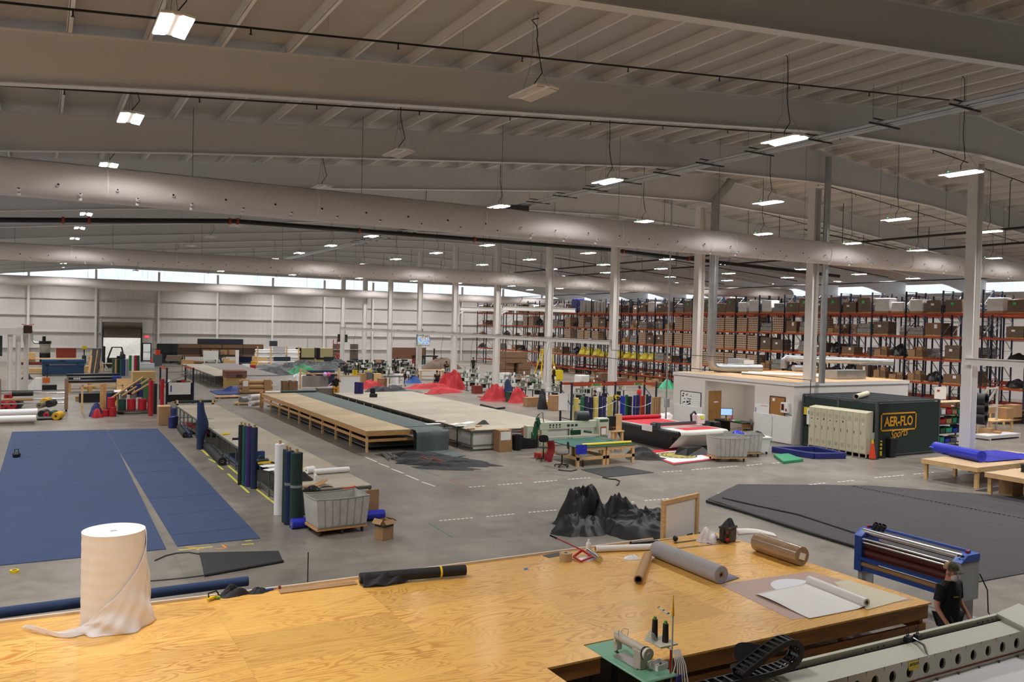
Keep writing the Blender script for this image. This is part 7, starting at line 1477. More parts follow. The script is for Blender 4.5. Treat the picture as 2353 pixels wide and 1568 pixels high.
B().bx(-1.0,-.5,-.2,.55,.05,1.02).bx(.55,1.05,-.2,.55,.05,1.02).done('paper_wrap',CARD,t,bevel=.04); B().box((-.75,-.21,.75),(.35,.01,.4)).done('white_label',PAPER,t)
for i, (a, c, r, z, m, nm) in enumerate((((553,920),(575,918),.2,.1,mat('grey_wrap','#6b6f74',.3),'grey wrapped'),((574,928),(597,926),.17,.1,mat('white_wrap','#d8d6d6',.3),'white wrapped'),((574,914),(597,912),.18,.45,mat('white_wrap'),'upper white wrapped'))): p_, q_ = fl(*a,z+r), fl(*c,z+r); roll('wrapped_roll',f'{nm} roll on small pallet beside the timber table end',p_,q_,r,m,cat='wrapped roll',coreR=.03,group='wrapped rolls by the timber table')
lumber('small wooden pallets on the floor under the wrapped rolls',575,931,1.7,.8,1)
slab('blue_tarp','blue and dark tarp lying flat in front of the foam stack',[tuple(at0(*a))[:2] for a in ((482,900),(552,893),(552,907),(500,908))],.05,mat('tarp_blue','#223a7c',.5),'tarp'); heap('blue_tarp_heap','bunched blue tarp beside the tube bundle',at0(538,900),.9,.5,.4,mat('tarp_blue'),101,cat='tarp',nu=40,nv=14)
lumber('broken wooden pallet lying by the blue tarp',527,916,1.6,.9,1,WOODX,.05)
# far wall storage
t = thing('brown_shelving','long dark brown storage rack along the far wall','shelving',at0(510,838)); L2 = 9.5
for k in range(4): B().bx(-L2/2+k*L2/4,-L2/2+(k+1)*L2/4-.05,0,.9,.9,2.35).done('cabinet',mat('dark_brown_panel','#4a3a30',.6),t); B().bx(-L2/2+k*L2/4,-L2/2+(k+1)*L2/4-.05,-.03,0,1.9,2.3).done('brown_panel',CARDD,t); B().bx(-L2/2+k*L2/4,-L2/2+(k+1)*L2/4-.05,-.04,0,.9,1.15).done('shelf_front',CARDD,t)
B().bx(-L2/2,L2/2,0,.9,0,.2).done('base',DKGREY,t); B().bx(-2.6,2.4,.2,.9,2.36,2.95).done('top_crate',mat('navy_crate','#2a2f3c',.6),t)
for k in range(4): 
    o = carton(f'{ordn(k)} brown carton from the left on the brown rack shelf',(0,0,0),.1*k,.8,.5,.55,CARD,group='cartons on the brown rack'); o.location = (t.location.x-1.9+.95*k,t.location.y-.55,1.18)
B().bx(-2.4,2.2,-.9,0,1.1,1.16).done('front_shelf',DKGREY,t)
t = thing('shop_fan','large round grey fan in front of the brown rack','fan',at0(505,842)); B().cyl((0,-.1,.95),(0,.1,.95),.6,n=28,hole=.55).done('fan_ring',DKGREY,t)
for k in range(9): B().cyl((0,-.1-.001*k,.95),(0,-.11-.001*k,.95),.06+.058*k,n=24,hole=.05+.058*k).done('fan_grille',DKGREY,t)
for k in range(4): a = k*pi/2+.4; B().box((.28*cos(a),0,.95+.28*sin(a)),(.5,.02,.2),ry=-a).done('fan_blade',mat('fan_blade','#4f5256',.5),t)
B().bx(-.05,.05,-.05,.05,.0,.4).bx(-.4,.4,-.3,.3,0,.05).done('fan_stand',BLACK,t)
B().bx(-.8,.8,0,.05,.75,1.75).bx(-.7,-.6,0,.05,0,.75).bx(.6,.7,0,.05,0,.75).done('whiteboard',PAPER,None,'white notice board standing left of the round fan','board',loc=at0(484,843))
CT = [(449,840,.8,.45,.5,CARD,'open brown box'),(447,828,.9,.3,.25,mat('bright_blue_vinyl'),'blue basin'),(463,843,1.3,.5,.55,CARDD,'wide brown box'),(520,843,.6,.4,.9,WOOD,'pine case'),(532,843,.9,.4,.7,WOOD,'pine cabinet'),(545,842,.35,.3,1.8,PAPER,'white upright box'),(531,850,.9,.4,.4,WPLAS,'white tote'),(583,843,.5,.4,.6,DYEL,'yellow mop bucket'),(566,848,.8,.5,.5,WPLAS,'white bin'),(582,853,.5,.5,.6,DRED,'red box'),(598,842,1.6,.6,1.1,WOOD,'pine workbench'),(455,846,.3,.3,.35,PAPER,'small white box'),(424,838,.25,.25,.4,mat('lime_plastic'),'lime bottle box'),(430,842,1.2,.5,.7,WOOD,'low pine table'),(563,836,1.6,.5,1.0,mat('tool_blue','#28407a',.5),'blue tool bench')]
for px, py, w, d, h, m, nm in CT: crate(nm.replace(' ','_'),f'{nm} in the clutter before the brown rack at the far wall','container',px,py,w,d,h,m)
t = thing('tube_rack','pine rack holding long white tubes near the far wall','rack',at0(640,842))
for x in (-2.4,-.9,.9,2.3): B().bx(x-.07,x+.07,-.1,.0,0,2.3).done('post',WOOD,t); B().bx(x-.05,x+.05,0,1,.3,.4).bx(x-.05,x+.05,0,1,1.2,1.3).done('arm',WOOD,t)
for i in range(9): z = .5+.2*(i%4)+(.75 if i > 3 else 0); roll('white_tube',f'{ordn(i)} long white tube on the pine rack by the far wall',(t.location.x-2.6,t.location.y+.15+.2*(i%3),z),(t.location.x+2.5-.1*(i%2),t.location.y+.15+.2*(i%3),z),.09,PAPER,cat='tube',coreR=.05,group='white tubes on the pine rack')
B().bx(-.7,.7,-.16,-.13,1.5,2.3).done('notice_board',mat('grey_white_board','#cfcdd0',.6),t); B().bx(-.6,1.3,-.2,-.1,.6,1.1).done('dark_window',mat('dark_window','#2b3a44',.3),t); B().bx(-2.6,2.9,-1.1,.0,.05,.16).done('white_board_stack',PAPER,t); B().bx(-.9,-.1,.3,.8,2.3,2.9).done('grey_box',DKGREY,t)
for i, px in enumerate((703,746)):
    q = at0(px,838); t = thing('air_compressor',f'{("left","right")[i]} beige air compressor standing on its tank by the far wall','compressor',q); CB = mat('compressor_beige','#b0a679',.5)
    B().bx(-1.0,1.0,0,.9,.7,2.0).done('cabinet',CB,t,bevel=.03); B().bx(-1.05,-.6,-.03,.9,.7,2.02).done('black_side',BLACK,t); B().bx(-1.0,1.0,-.02,.0,.68,.85).done('lower_grille',BLACK,t); B().cyl((-1.2,.4,.4),(1.2,.4,.4),.34,n=18).done('air_tank',CB,t,bevel=.05)
    for x in (-.8,.8): B().bx(x-.08,x+.08,.2,.6,0,.12).done('tank_foot',DKGREY,t)
    B().tube([(.3,.5,2.0),(.3,.5,3.4),(-1.2,.5,3.4)],.04,6).done('air_pipe',GALV,t)
crate('dark_bin','dark cube shaped bin right of the compressors','bin',758,840,1.0,.8,1.0,mat('dark_blue_black','#1a2029',.5))
t = thing('step_ladder','tall orange step ladder leaning by a column at the far wall','ladder',at0(772,836)); LO = mat('ladder_orange','#b8492c',.5)
for x in (-.42,.42): B().bar((x,0,0),(x*.55,.5,3.0),.09,.05).done('rail',LO,t)
for k in range(8): z = .35+k*.33; B().bar((-.42+.02*k,.055+.055*k,z),(.42-.02*k,.055+.055*k,z),.06,.03).done('rung',GALV,t)
# big dark tarps on the floor
for i, (px, py, rx, ry, h, m, nm) in enumerate(((625,862,2.0,1.3,.75,BLKV,'black crumpled tarp nearest the dark topped table'),(690,850,4.2,2.2,1.0,BLKV,'widest black tarp heap on the far floor'),(760,852,3.2,2.2,.9,mat('green_black_tarp','#232b2a',.5),'green black tarp heap before the sewing stations'),(615,845,2.6,1.0,.5,mat('grey_tarp','#4c5258',.5),'flat grey tarp behind the crumpled black tarp'),(775,845,2.2,1.5,.9,mat('dark_grey_cloth','#3a3a3b',.7),'dark grey cloth heap right of the tarps'),(683,860,2.0,1.1,1.0,mat('tarp_green','#2c7d52',.55),'bright green tarp draped over black heaps'),(815,892,1.6,.7,.5,BLKV,'small black tarp near the posing worker'),(735,862,1.6,1.0,.6,BLKV,'black tarp right of the green tarp'))): heap('tarp_heap',nm,at0(px,py),rx,ry,h,m,110+i,cat='tarp',nu=80,nv=26,fold=.8,freq=1.5)
carton('left brown carton with tape near the grey fabric table end',at0(659,898),0,.75,.6,.75,CARDD); carton('right brown carton with tape near the grey fabric table end',at0(672,898),0,.65,.6,.75,CARDD)
heap('wrapped_load','clear plastic wrapped bundle behind brown cartons',at0(690,885),1.2,.7,1.0,mat('clear_wrap','#c5c6c8',.2),120,cat='wrapped load',nu=50,nv=18,flatb=.6,freq=3)
t = thing('cloth_rack','pine frame with hanging blue and clear sheets behind the timber table','frame',at0(735,892),.05)
for x in (-1.6,1.6): B().bx(x-.07,x+.07,0,.1,0,1.6).done('post',WOOD,t)
B().bx(-1.6,1.6,0,.1,1.1,1.2).bar((-1.5,.05,1.5),(.2,.05,.7),.1).done('rail',WOOD,t); B().surf(lambda u,v:(-1.5+2.2*u,-.1+.12*sin(u*9),.1+.9*v),16,6).done('clear_sheet',mat('grey_clear','#8b8580',.3),t); B().surf(lambda u,v:(-1.1+2.4*u,.15+.06*sin(u*14),.15+1.25*v),20,6).done('blue_sheet',mat('frame_blue','#26355a',.6),t)
for i, (px, m, nm) in enumerate(((747,mat('lilac_balloon','#cdb6e6',.3),'lilac'),(755,mat('pink_balloon','#d45a9c',.3),'pink'))): q = onY(px,861,at0(735,892).y-.2); t = thing('balloon',f'{nm} balloon floating above the pine frame','balloon',q); B().ball((0,0,0),(.17,.17,.19),14,10).done('balloon_skin',m,t); B().tube([(0,0,-.18),(0,.1,-.8),(0,.2,-q.z+1.15)],.006,4).done('string',BLACK,t)
crate('grey_trolley','grey trolley with black front beside the posing worker','trolley',752,922,1.2,.7,.85,mat('trolley_grey','#77716b',.6))
q = at0(803,915); t = thing('white_screen','pine edged white panel leaning at the wide table far end','panel',q); B().bx(-.75,.75,0,.06,.35,1.55).done('panel_face',PAPER,t); B().bx(-.8,-.75,-.02,.06,0,1.6).bx(.75,.8,-.02,.06,0,1.6).bx(-.75,.75,-.02,.06,1.53,1.6).done('pine_edge',WOOD,t)
# ------------------------------------------------------------------ pallet racks
RX = 53.8; RDEP = 1.1; BW = 2.78; LV = (.62, 2.12, 3.75, 5.33, 6.95); RT_ = 8.5
SILV = mat('brace_silver', '#9aa0a6', .4, metal=.6)
def rack_section(x, y, nb, label, group, levels=LV):
    t = thing('pallet_rack', label, 'pallet rack', (x, y, 0), 0, group)
    for k in range(nb+1):
        yy = k*BW; b = B()
        for xx in (0, RDEP): b.bx(xx-.05, xx+.05, yy-.045, yy+.045, 0, RT_)
        for z in (.25, RT_-.3): b.bx(.05, RDEP-.05, yy-.02, yy+.02, z-.03, z+.03)
        b.done('upright_frame', NAVYST, t)
        b = B(); z = .3; s = 0
        while z < RT_-1.0: b.bar((0 if s else RDEP, yy, z), (RDEP if s else 0, yy, z+1.0), .045).bx(.05,RDEP-.05,yy-.02,yy+.02,z+.98,z+1.02); z += 1.02; s = 1-s
        b.done('brace', SILV, t)
    for k in range(nb):
        for z in levels:
            for xx in (0, RDEP): B().bx(xx-.04, xx+.04, k*BW+.046, (k+1)*BW-.046, z-.12, z).done('beam', ORANGE, t)
    return t
NB, YR = 4, 26.3
names = ['nearest the camera','second from the camera','third from the camera','fourth from the camera','fifth from the camera','sixth from the camera','at the far wall']
r0 = rack_section(RX, YR, NB, f'section of the front navy and orange pallet rack {names[0]}', 'front pallet rack sections')
for i in range(1, 7): dup(r0, (RX, YR+i*NB*BW, 0), 0, f'section of the front navy and orange pallet rack {names[i]}', 'front pallet rack sections')
for i in range(6): dup(r0, (RX+1.55, YR+i*NB*BW+.3, 0), 0, f'section of the rear navy pallet rack {names[i]}', 'rear pallet rack sections')
for i in range(5): dup(r0, (RX+6.2, YR+6+i*NB*BW, 0), 0, f'section of the pallet rack across the inner aisle {names[i]}', 'inner pallet rack sections')
for i in range(5): dup(r0, (RX+7.75, YR+3+i*NB*BW, 0), 0, f'section of the deepest pallet rack {names[i]}', 'deepest pallet rack sections')
# pallet loads
WRAPB = mat('wrapped_brown', '#6f5a4a', .22, var=.25, scale=5, bump=.5); WRAPG = mat('wrapped_grey', '#8e8a88', .18, var=.3, scale=6, bump=.6); WRAPW = mat('wrapped_white', '#dcd9d6', .25, var=.1, scale=7, bump=.5)
BLKB = mat('black_bagged', '#1f2022', .3, bump=.6, scale=5); YBAG = mat('yellow_bagged', '#d3c035', .3, var=.15, scale=5, bump=.6)
def dotted():
    m = mat('labelled_cartons', '#a07c58', .8); nt = m.node_tree; N = nt.nodes.new; L = nt.links.new
    tc = N('ShaderNodeTexCoord'); sp = N('ShaderNodeSeparateXYZ'); L(tc.outputs['Object'], sp.inputs[0]); sn = N('ShaderNodeSeparateXYZ'); L(tc.outputs['Normal'], sn.inputs[0])
    def M(op, a, b=None):
        n = N('ShaderNodeMath'); n.operation = op
        for i, q in enumerate((a, b)):
            if q is None: continue
            if isinstance(q, (int, float)): n.inputs[i].default_value = q
            else: L(q, n.inputs[i])
        return n.outputs[0]
    side = M('GREATER_THAN', M('ABSOLUTE', sn.outputs[0]), .5)
    u = M('ADD', M('MULTIPLY', sp.outputs[1], side), M('MULTIPLY', sp.outputs[0], M('SUBTRACT', 1, side)))
    win = lambda c, p, o, w: M('LESS_THAN', M('ABSOLUTE', M('SUBTRACT', M('FRACT', M('ADD', M('DIVIDE', c, p), o)), .5)), w)
    k = M('MULTIPLY', win(u, .2, 10, .22), win(sp.outputs[2], .195, 9.33, .2)); k = M('MULTIPLY', k, M('LESS_THAN', M('ABSOLUTE', sn.outputs[2]), .5))
    mx = N('ShaderNodeMix'); mx.data_type = 'RGBA'; mx.inputs[6].default_value = lin('#95714f'); mx.inputs[7].default_value = lin('#f0efee'); L(k, mx.inputs[0]); L(mx.outputs[2], nt.nodes['Principled BSDF'].inputs['Base Color']); return m
DOTM = dotted()
def ld(kind):
    t = thing('pallet_load', 'pallet load', 'pallet load', (0, 0, 0)); w, d = 1.0, 1.2
    pallet(t, -w/2, w/2, -d/2, d/2, 0, WOODX)
    if kind == 'dotted': B().bx(-w/2,w/2,-d/2,d/2,.13,1.3).done('carton_block',DOTM,t)
    elif kind == 'brown': B().bx(-w/2,w/2,-d/2,d/2,.13,1.2).done('wrapped_cartons',WRAPB,t,bevel=.03); B().box((-w/2-.01,.1,.8),(.01,.25,.2)).done('pallet_label',PAPER,t)
    elif kind == 'tall': B().bx(-w/2,w/2,-d/2,d/2,.13,1.36).done('wrapped_cartons',WRAPB,t,bevel=.03); B().box((-w/2-.01,.1,.95),(.01,.22,.22)).done('green_label',mat('green_label','#3fd06a',.5),t)
    elif kind == 'grey':
        for z0, z1, k in ((.13,.55,1),(.56,.95,.92)): B().bx(-w/2*k,w/2*k,-d/2*k,d/2*k,z0,z1).done('wrapped_boxes',WRAPG,t,bevel=.05)
    elif kind == 'white': B().bx(-w/2,w/2,-d/2,d/2,.13,1.25).done('wrapped_goods',WRAPW,t,bevel=.08)
    elif kind == 'boxes':
        for i, (x, y, s, z, h) in enumerate(((-.2,-.3,.5,.13,.42),(-.2,.28,.52,.13,.5),(.25,-.25,.4,.13,.38),(-.18,-.25,.4,.56,.3),(.22,.3,.42,.13,.7))): B().bx(x-s/2,x+s/2,y-s/2,y+s/2,z,z+h).done('carton',CARD if i%2 else CARDD,t)
    elif kind == 'dark': B().bx(-w/2,w/2,-d/2,d/2,.13,1.0).done('dark_carton',CARDD,t); B().box((-w/2-.01,-.2,.75),(.01,.22,.3)).done('paper_label',PAPER,t)
    elif kind in ('bags', 'yellow'): heap('x','',(0,0,.13),.62,.72,.85,BLKB if kind == 'bags' else YBAG,131,parent=t,nu=40,nv=14,flatb=.5,freq=3).name = 'bagged_goods'
    elif kind == 'silver':
        for y in (-.3,.3): B().cyl((-.15,y,.13),(-.15,y,1.5),.3,n=16).done('wrapped_roll',mat('silver_wrap','#b9b6b2',.2,metal=.3,bump=.3,scale=5),t)
    elif kind == 'blue': B().bx(-w/2,w/2,-d/2,d/2,.13,1.75).done('blue_wrapped_goods',mat('blue_wrap','#2c3390',.25,bump=.5,scale=5),t,bevel=.05)
    return t
DESC = {'dotted':'brown cartons with rows of white labels','brown':'film wrapped brown cartons','tall':'tall wrapped brown cartons with green label','grey':'film wrapped grey boxes','white':'white wrapped goods','boxes':'loose brown boxes','dark':'dark brown carton','bags':'black bagged goods','yellow':'yellow bagged goods','silver':'silver wrapped rolls','blue':'blue wrapped goods'}
PROTO = {}; rnd = random.Random(11)
TIER = ['floor','lowest','second','third','fourth','top']
def put(kind, x, y, z, lab, group):
    if kind in PROTO: o = dup(PROTO[kind], (x, y, z), 0, lab, group)
    else: o = PROTO[kind] = ld(kind); o.location = (x, y, z); o['label'] = lab; o['group'] = group
    o.scale = (1, rnd.uniform(.88, 1.03), rnd.uniform(.62, 1.0) if kind not in ('dotted','silver','blue') else rnd.uniform(.9, 1.02)); o.rotation_euler.z = rnd.uniform(-.05, .05); return o
nb = NB*7
for k in range(nb):
    far = nb-1-k
    for li, z in enumerate((0,)+LV):
        if li == 1: continue
        for s in (0, 1):
            y = YR+k*BW+.72+s*1.33; r = rnd.random(); kind = None
            fy = (k+s*.5)/nb
            if li == 5: kind = 'silver' if 17 <= k <= 18 else ('blue' if k == 19 and s == 0 else rnd.choice(('brown','tall','white','grey','white','tall','brown')) if r < .86 else None)
            elif li in (3, 4): kind = 'dotted' if (9 <= k <= 12) or (17 <= k <= 19 and s) or (r < .1) else rnd.choice(('brown','grey','boxes','dark','grey','bags')) if r < .72 else None
            elif li == 2: kind = 'yellow' if 14 <= k <= 18 else ('dotted' if 9 <= k <= 11 else rnd.choice(('bags','grey','boxes','bags','dark')) if r < .74 else None)
            else: kind = rnd.choice(('boxes','dark','bags')) if r < .55 else None
            if k > 23 and rnd.random() < .45: kind = None
            if kind is None: continue
            put(kind, RX+.55, y, z+.001, f'{DESC[kind]}, {TIER[li]} tier, bay {k+1} of front rack, {("near","far")[s]} half', 'pallet loads on the front rack')
for k in range(24):
    for li, z in ((3, LV[2]), (4, LV[3]), (5, LV[4])):
        if rnd.random() < .8:
            kind = rnd.choice(('brown','bags','grey','dark')); s = rnd.randint(0, 1)
            put(kind, RX+2.1, YR+.3+k*BW+.72+s*1.33, z+.001, f'{DESC[kind]}, {TIER[li]} tier, bay {k+1} of rear rack', 'pallet loads on the rear rack')
for k in range(20):
    for li, z in ((4, LV[3]), (5, LV[4])):
        if rnd.random() < .7:
            kind = rnd.choice(('brown','tall','dark')); put(kind, RX+6.75, YR+6+k*BW+.8, z+.001, f'{DESC[kind]}, {TIER[li]} tier, bay {k+1} of inner rack', 'pallet loads on the inner rack')
# goods on the floor before the racks
def fload(kind, px, py, lab, z=0): p = at0(px, py); return put(kind, p.x, p.y+.6, z, lab, 'floor pallets before the racks')
for i, px in enumerate((1345,1368,1392,1415,1432)): fload(('white','boxes','brown','boxes','dark')[i], px, 884, f'{DESC[("white","boxes","brown","boxes","dark")[i]]} on a floor pallet, {ordn(i)} in the line behind the orange rack')
fload('boxes',1515,892,'loose brown boxes on a floor pallet left of the office corner'); p = at0(1535,892); heap('green_bags','green plastic bags on a pallet beside the office corner',p,1.0,.6,.8,mat('green_plastic_bag','#2fa878',.3),141,cat='bag',nu=40,nv=14)
for i, (px, py, w, h, m) in enumerate(((1166,862,1.45,1.4,CARDD),(1205,862,1.45,1.35,CARDD),(1188,822,2.4,1.15,CARDD))):
    p = at0(px,866); z = 0 if i < 2 else 1.43; t = thing('large_carton',f'{("left lower","right lower","upper")[i]} of three huge brown cartons behind the sewing stations','carton',(p.x,p.y,z)); B().bx(-w/2,w/2,0,1.6,.0,h).done('carton_body',m,t); B().bx(-w/2-.02,w/2+.02,-.03,1.63,h-.6,h+.02).done('carton_lid',m,t)
t = thing('platform_ladder','yellow rolling platform ladder behind the white column','ladder',at0(1262,872)); YL = mat('ladder_yellow','#dcc11e',.5)
for x in (-1.0,1.0): B().bar((x,0,0),(x*.45,.6,3.0),.09).bar((x,1.4,0),(x*.45,.8,3.0),.09).done('leg',YL,t)
for k in range(6): z = .5+.5*k; B().bar((-1.0+.09*k,.1+.1*k,z),(1.0-.09*k,.1+.1*k,z),.12,.05).done('step',YL,t)
B().bx(-.5,.5,.5,1.0,2.95,3.05).done('platform',YL,t)
crate('yellow_bin','yellow bin with white label behind the white column','bin',1283,875,1.1,.7,1.0,mat('ladder_yellow'))
# right side, before the racks
for i, (px, py, w, h, lab) in enumerate(((2303,1002,2.2,.85,'nearer'),(2335,975,2.6,.85,'farther'))):
    p = at0(px,py); t = thing('pine_bench',f'{lab} pine bench with cartons before the pallet racks at right','bench',p); B().bx(-w/2,w/2,0,1,h-.06,h).bx(-w/2,w/2,.1,.9,.2,.24).done('bench_top',WOOD,t)
    for x in (-w/2+.1,w/2-.1):
        for y in (.08,.92): B().bx(x-.05,x+.05,y-.05,y+.05,0,h-.06).done('leg',WOOD,t)
for i, (px, py, w, h, z, nm) in enumerate(((2308,962,.7,.6,.86,'left'),(2328,958,.8,.7,.86,'right'),(2290,950,.9,.5,.86,'back'),(2265,1005,.7,.5,0,'floor'),(2285,1006,.6,.35,0,'low'))): q = fl(px,py,z); carton(f'{nm} brown carton among the pine benches before the racks',(q.x,q.y,z),.1*i,w,.6,h)
lumber('flat bundles of white profiles on the floor by the pine benches',2310,1010,3.0,.8,2,mat('white_panel'))
t = thing('wire_tower','white rack ladder frame standing before the racks','frame',at0(2078,935))
for x in (-.3,.3): B().bx(x-.03,x+.03,-.03,.03,0,5.6).done('post',STW,t)
for k in range(14): B().bx(-.3,.3,-.02,.02,.4+.38*k,.44+.38*k).done('rung',STW,t)
# ------------------------------------------------------------------ sewing stations
STT = mat('station_top','#8d9188',.4); STM = mat('station_machine','#85887b',.4); STGN = mat('station_green','#3f6a52',.5)
def station(label, loc, rz, dark=False):
    t = thing('sewing_station',label,'sewing station',loc,rz,'sewing stations'); tm = STGN if dark else STT
    B().bx(-.65,.65,-.3,.3,.74,.78).done('table_top',tm,t)
    for x in (-.55,.55): B().bx(x-.03,x+.03,-.25,.25,.0,.05).bx(x-.03,x+.03,-.03,.03,.05,.74).done('leg',DKGREY,t)
    B().box((.1,.12,.5),(.3,.3,.3)).done('motor',BLACK,t)
    B().bx(-.3,.3,-.1,.12,.78,.8).bx(.12,.3,-.06,.08,.8,1.1).bx(-.28,.3,-.05,.07,1.02,1.14).bx(-.28,-.18,-.06,.08,.86,1.1).cyl((.3,.0,1.05),(.36,.0,1.05),.08,n=12).done('machine_head',STM,t,bevel=.015)
    B().cyl((.5,.2,.78),(.5,.2,1.6),.015).bar((.3,.2,1.58),(.6,.2,1.58),.02).cyl((.38,.2,1.05),(.38,.2,1.25),.05,.03,n=10).cyl((.58,.2,1.05),(.58,.2,1.25),.05,.03,n=10).done('thread_stand',DKGREY,t)
    B().bx(-.6,-.36,.1,.28,.78,1.02).done('paper_box',WPLAS,t); B().box((.62,-.1,1.25),(.18,.01,.24)).bx(.61,.63,-.12,-.1,.78,1.2).done('job_card',PAPER,t)
    B().bx(-.2,.2,-.28,-.08,.03,.08).done('treadle',BLACK,t); return t
SP = [(1085,898,.2,1),(1110,902,.1,0),(1165,912,.3,0),(1130,884,.2,1),(1165,893,0,0),(1195,912,.2,0),(1216,897,.1,1),(1235,918,.3,0),(1190,890,.2,0),(1225,890,0,0),(1260,905,.2,1),(1275,925,.1,0),(1062,886,.3,0),(1085,876,0,0),(1030,872,.2,0),(935,868,.1,0),(950,880,.2,0),(905,860,.2,1),(880,868,0,1),(845,862,.3,0),(860,872,.2,1),(822,858,.1,0),(805,866,.2,1),(1350,915,.3,0),(1390,925,.2,0),(1420,920,.1,0),(1330,930,.2,0)]
WH = ['second','third','fourth']
s0 = station('grey sewing station',(0,0,0),0); s1 = station('green sewing station',(0,0,0),0,True)
for i, (px, py, rz, dk) in enumerate(SP):
    p = at0(px,py); near = 'red fabric' if 1050 < px < 1240 else 'white columns' if px < 1000 else 'orange roll rack' if px > 1320 else 'column base'
    lab = f'{"green" if dk else "grey"} topped sewing station near the {near}, {ordn(i if i < 20 else i-20)}{" far" if i > 19 else ""} of the scattered stations'
    src = s1 if dk else s0
    if 'used' in src: dup(src,(p.x,p.y,0),rz,lab)
    else: src.location = p; src.rotation_euler.z = rz; src['label'] = lab; src['used'] = 1
for s in (s0, s1): del s['used']
for o in COL.objects:
    if 'used' in o: del o['used']
for i, (px, py, w, h, m, nm) in enumerate(((835,880,.8,.8,CARD,'brown'),(850,880,.5,.9,mat('grey_bin','#5c5f62',.6),'grey'),(868,880,.7,.8,WOOD,'pine'),(918,886,.7,.95,WPLAS,'white'),(884,893,.9,.8,CARD,'wide brown'),(1100,905,.7,.6,mat('red_brown'),'dull red'),(1225,935,.9,.6,CARD,'low brown'),(1178,925,.5,.7,DGR,'dark green'),(1285,944,1.0,.95,CARD,'large brown'),(1165,880,1.0,.9,WPLAS,'tall white'),(1205,880,1.1,.6,CARD,'tan'),(947,862,.8,.8,BLACK,'black'),(1255,938,.5,.4,DYEL,'yellow'),(863,822,1.3,1.9,mat('tan_cabinet','#a88a52',.6),'tall tan'),(870,838,.8,.6,CARD,'plain brown'))): crate('storage_box',f'{nm} box standing among the sewing stations, {ordn(i)} in the scatter','box',px,py,w,.6,h,m)
for i, px in enumerate((812,818,842,852)): q = at0(px,876); B().cyl((q.x,q.y,0),(q.x,q.y,1.0),.13,n=14).done('bollard',YL,None,f'{ordn(i)} yellow bollard from the left among the machines','bollard',group='yellow bollards')
for i in range(11):
    px, py = ((803,852),(815,846),(828,850),(842,850),(860,850),(880,850),(895,846),(910,842),(930,848),(788,858),(870,858))[i]; q = at0(px,py); t = thing('industrial_machine',f'dark industrial sewing machine, {ordn(i)} of those by the far columns','machine',q,.3*i,'dark machines by the far columns')
    B().bx(-.5,.5,-.3,.3,.7,.76).done('table_top',DKGREY,t); B().bx(-.45,-.35,-.25,.25,0,.7).bx(.35,.45,-.25,.25,0,.7).done('leg',BLACK,t); B().box((0,0,1.0),(.6,.2,.22)).box((.25,0,.86),(.15,.2,.2)).cyl((.35,0,1.0),(.42,0,1.0),.12).done('machine_head',mat('dark_machine','#35393c',.4),t,bevel=.02); B().bx(-.2,.2,-.2,.2,.2,.6).done('cabinet',mat('machine_slate','#33434c',.5),t)
# steel and pine tables, speaker boxes, backdrops
t = thing('black_top_table','white legged table with black top before the white columns','table',at0(905,893)); B().bx(-.75,.75,-.4,.5,.95,1.0).done('table_top',BLACK,t); B().bx(-.6,.6,-.3,.4,.3,.34).done('shelf',WPLAS,t)
for x in (-.65,.65):
    for y in (-.32,.4): B().bx(x-.06,x+.06,y-.06,y+.06,0,.95).done('leg',WPLAS,t)
t = thing('pine_work_table','pine table with papers behind the seated worker','table',at0(990,873)); B().bx(-1.4,1.3,-.4,.5,.85,.92).done('table_top',WOOD,t); B().bx(-1.2,1.1,-.3,.4,.3,.35).done('shelf',WOOD,t)
for x in (-1.2,1.1):
    for y in (-.32,.4): B().bx(x-.06,x+.06,y-.06,y+.06,0,.85).done('leg',WOOD,t)
t = thing('far_table','far black topped table before the brown panels','table',at0(975,842)); B().bx(-1.6,1.6,-.6,.6,1.2,1.35).done('table_top',BLACK,t)
for x in (-1.4,1.4): B().bx(x-.06,x+.06,-.5,.5,0,1.2).done('leg',mat('red_brown'),t)
for i, (px, w, h, m) in enumerate(((968,.9,2.0,DGR),(976,.35,2.2,DGR),(997,.3,2.1,DBLK))): q = at0(px,838); stand_roll(f'{("wide green","thin green","thin black")[i]} roll standing behind the far black table',q.x,q.y,w/3,h,m,group='rolls behind the far table',core=False)
B().bx(-3.2,1.8,0,.08,.9,2.3).done('brown_screen',mat('brown_screen','#7d5640',.7),None,'brown screen panel behind the sewing stations at the far wall','screen',loc=at0(945,842)); heap('brown_sheets','heap of brown and black sheets before the far doors',at0(1015,848),2.6,1.2,1.3,mat('brown_sheet','#5e4a3a',.7),151,cat='heap',nu=50,nv=16,flatb=.5)
for i, (px, py) in enumerate(((781,777),(793,778))): q = onY(px,py,100); t = thing('speaker',f'{("left","right")[i]} black loudspeaker hung by the far column','speaker',q); B().box((0,0,0),(.5,.4,.95)).done('speaker_box',BLACK,t,bevel=.03); B().box((0,-.205,-.1),(.36,.01,.6)).done('grille',DKGREY,t); B().tube([(0,0,.45),(0,0,1.8)],.02,5).done('hanger',BLACK,t)
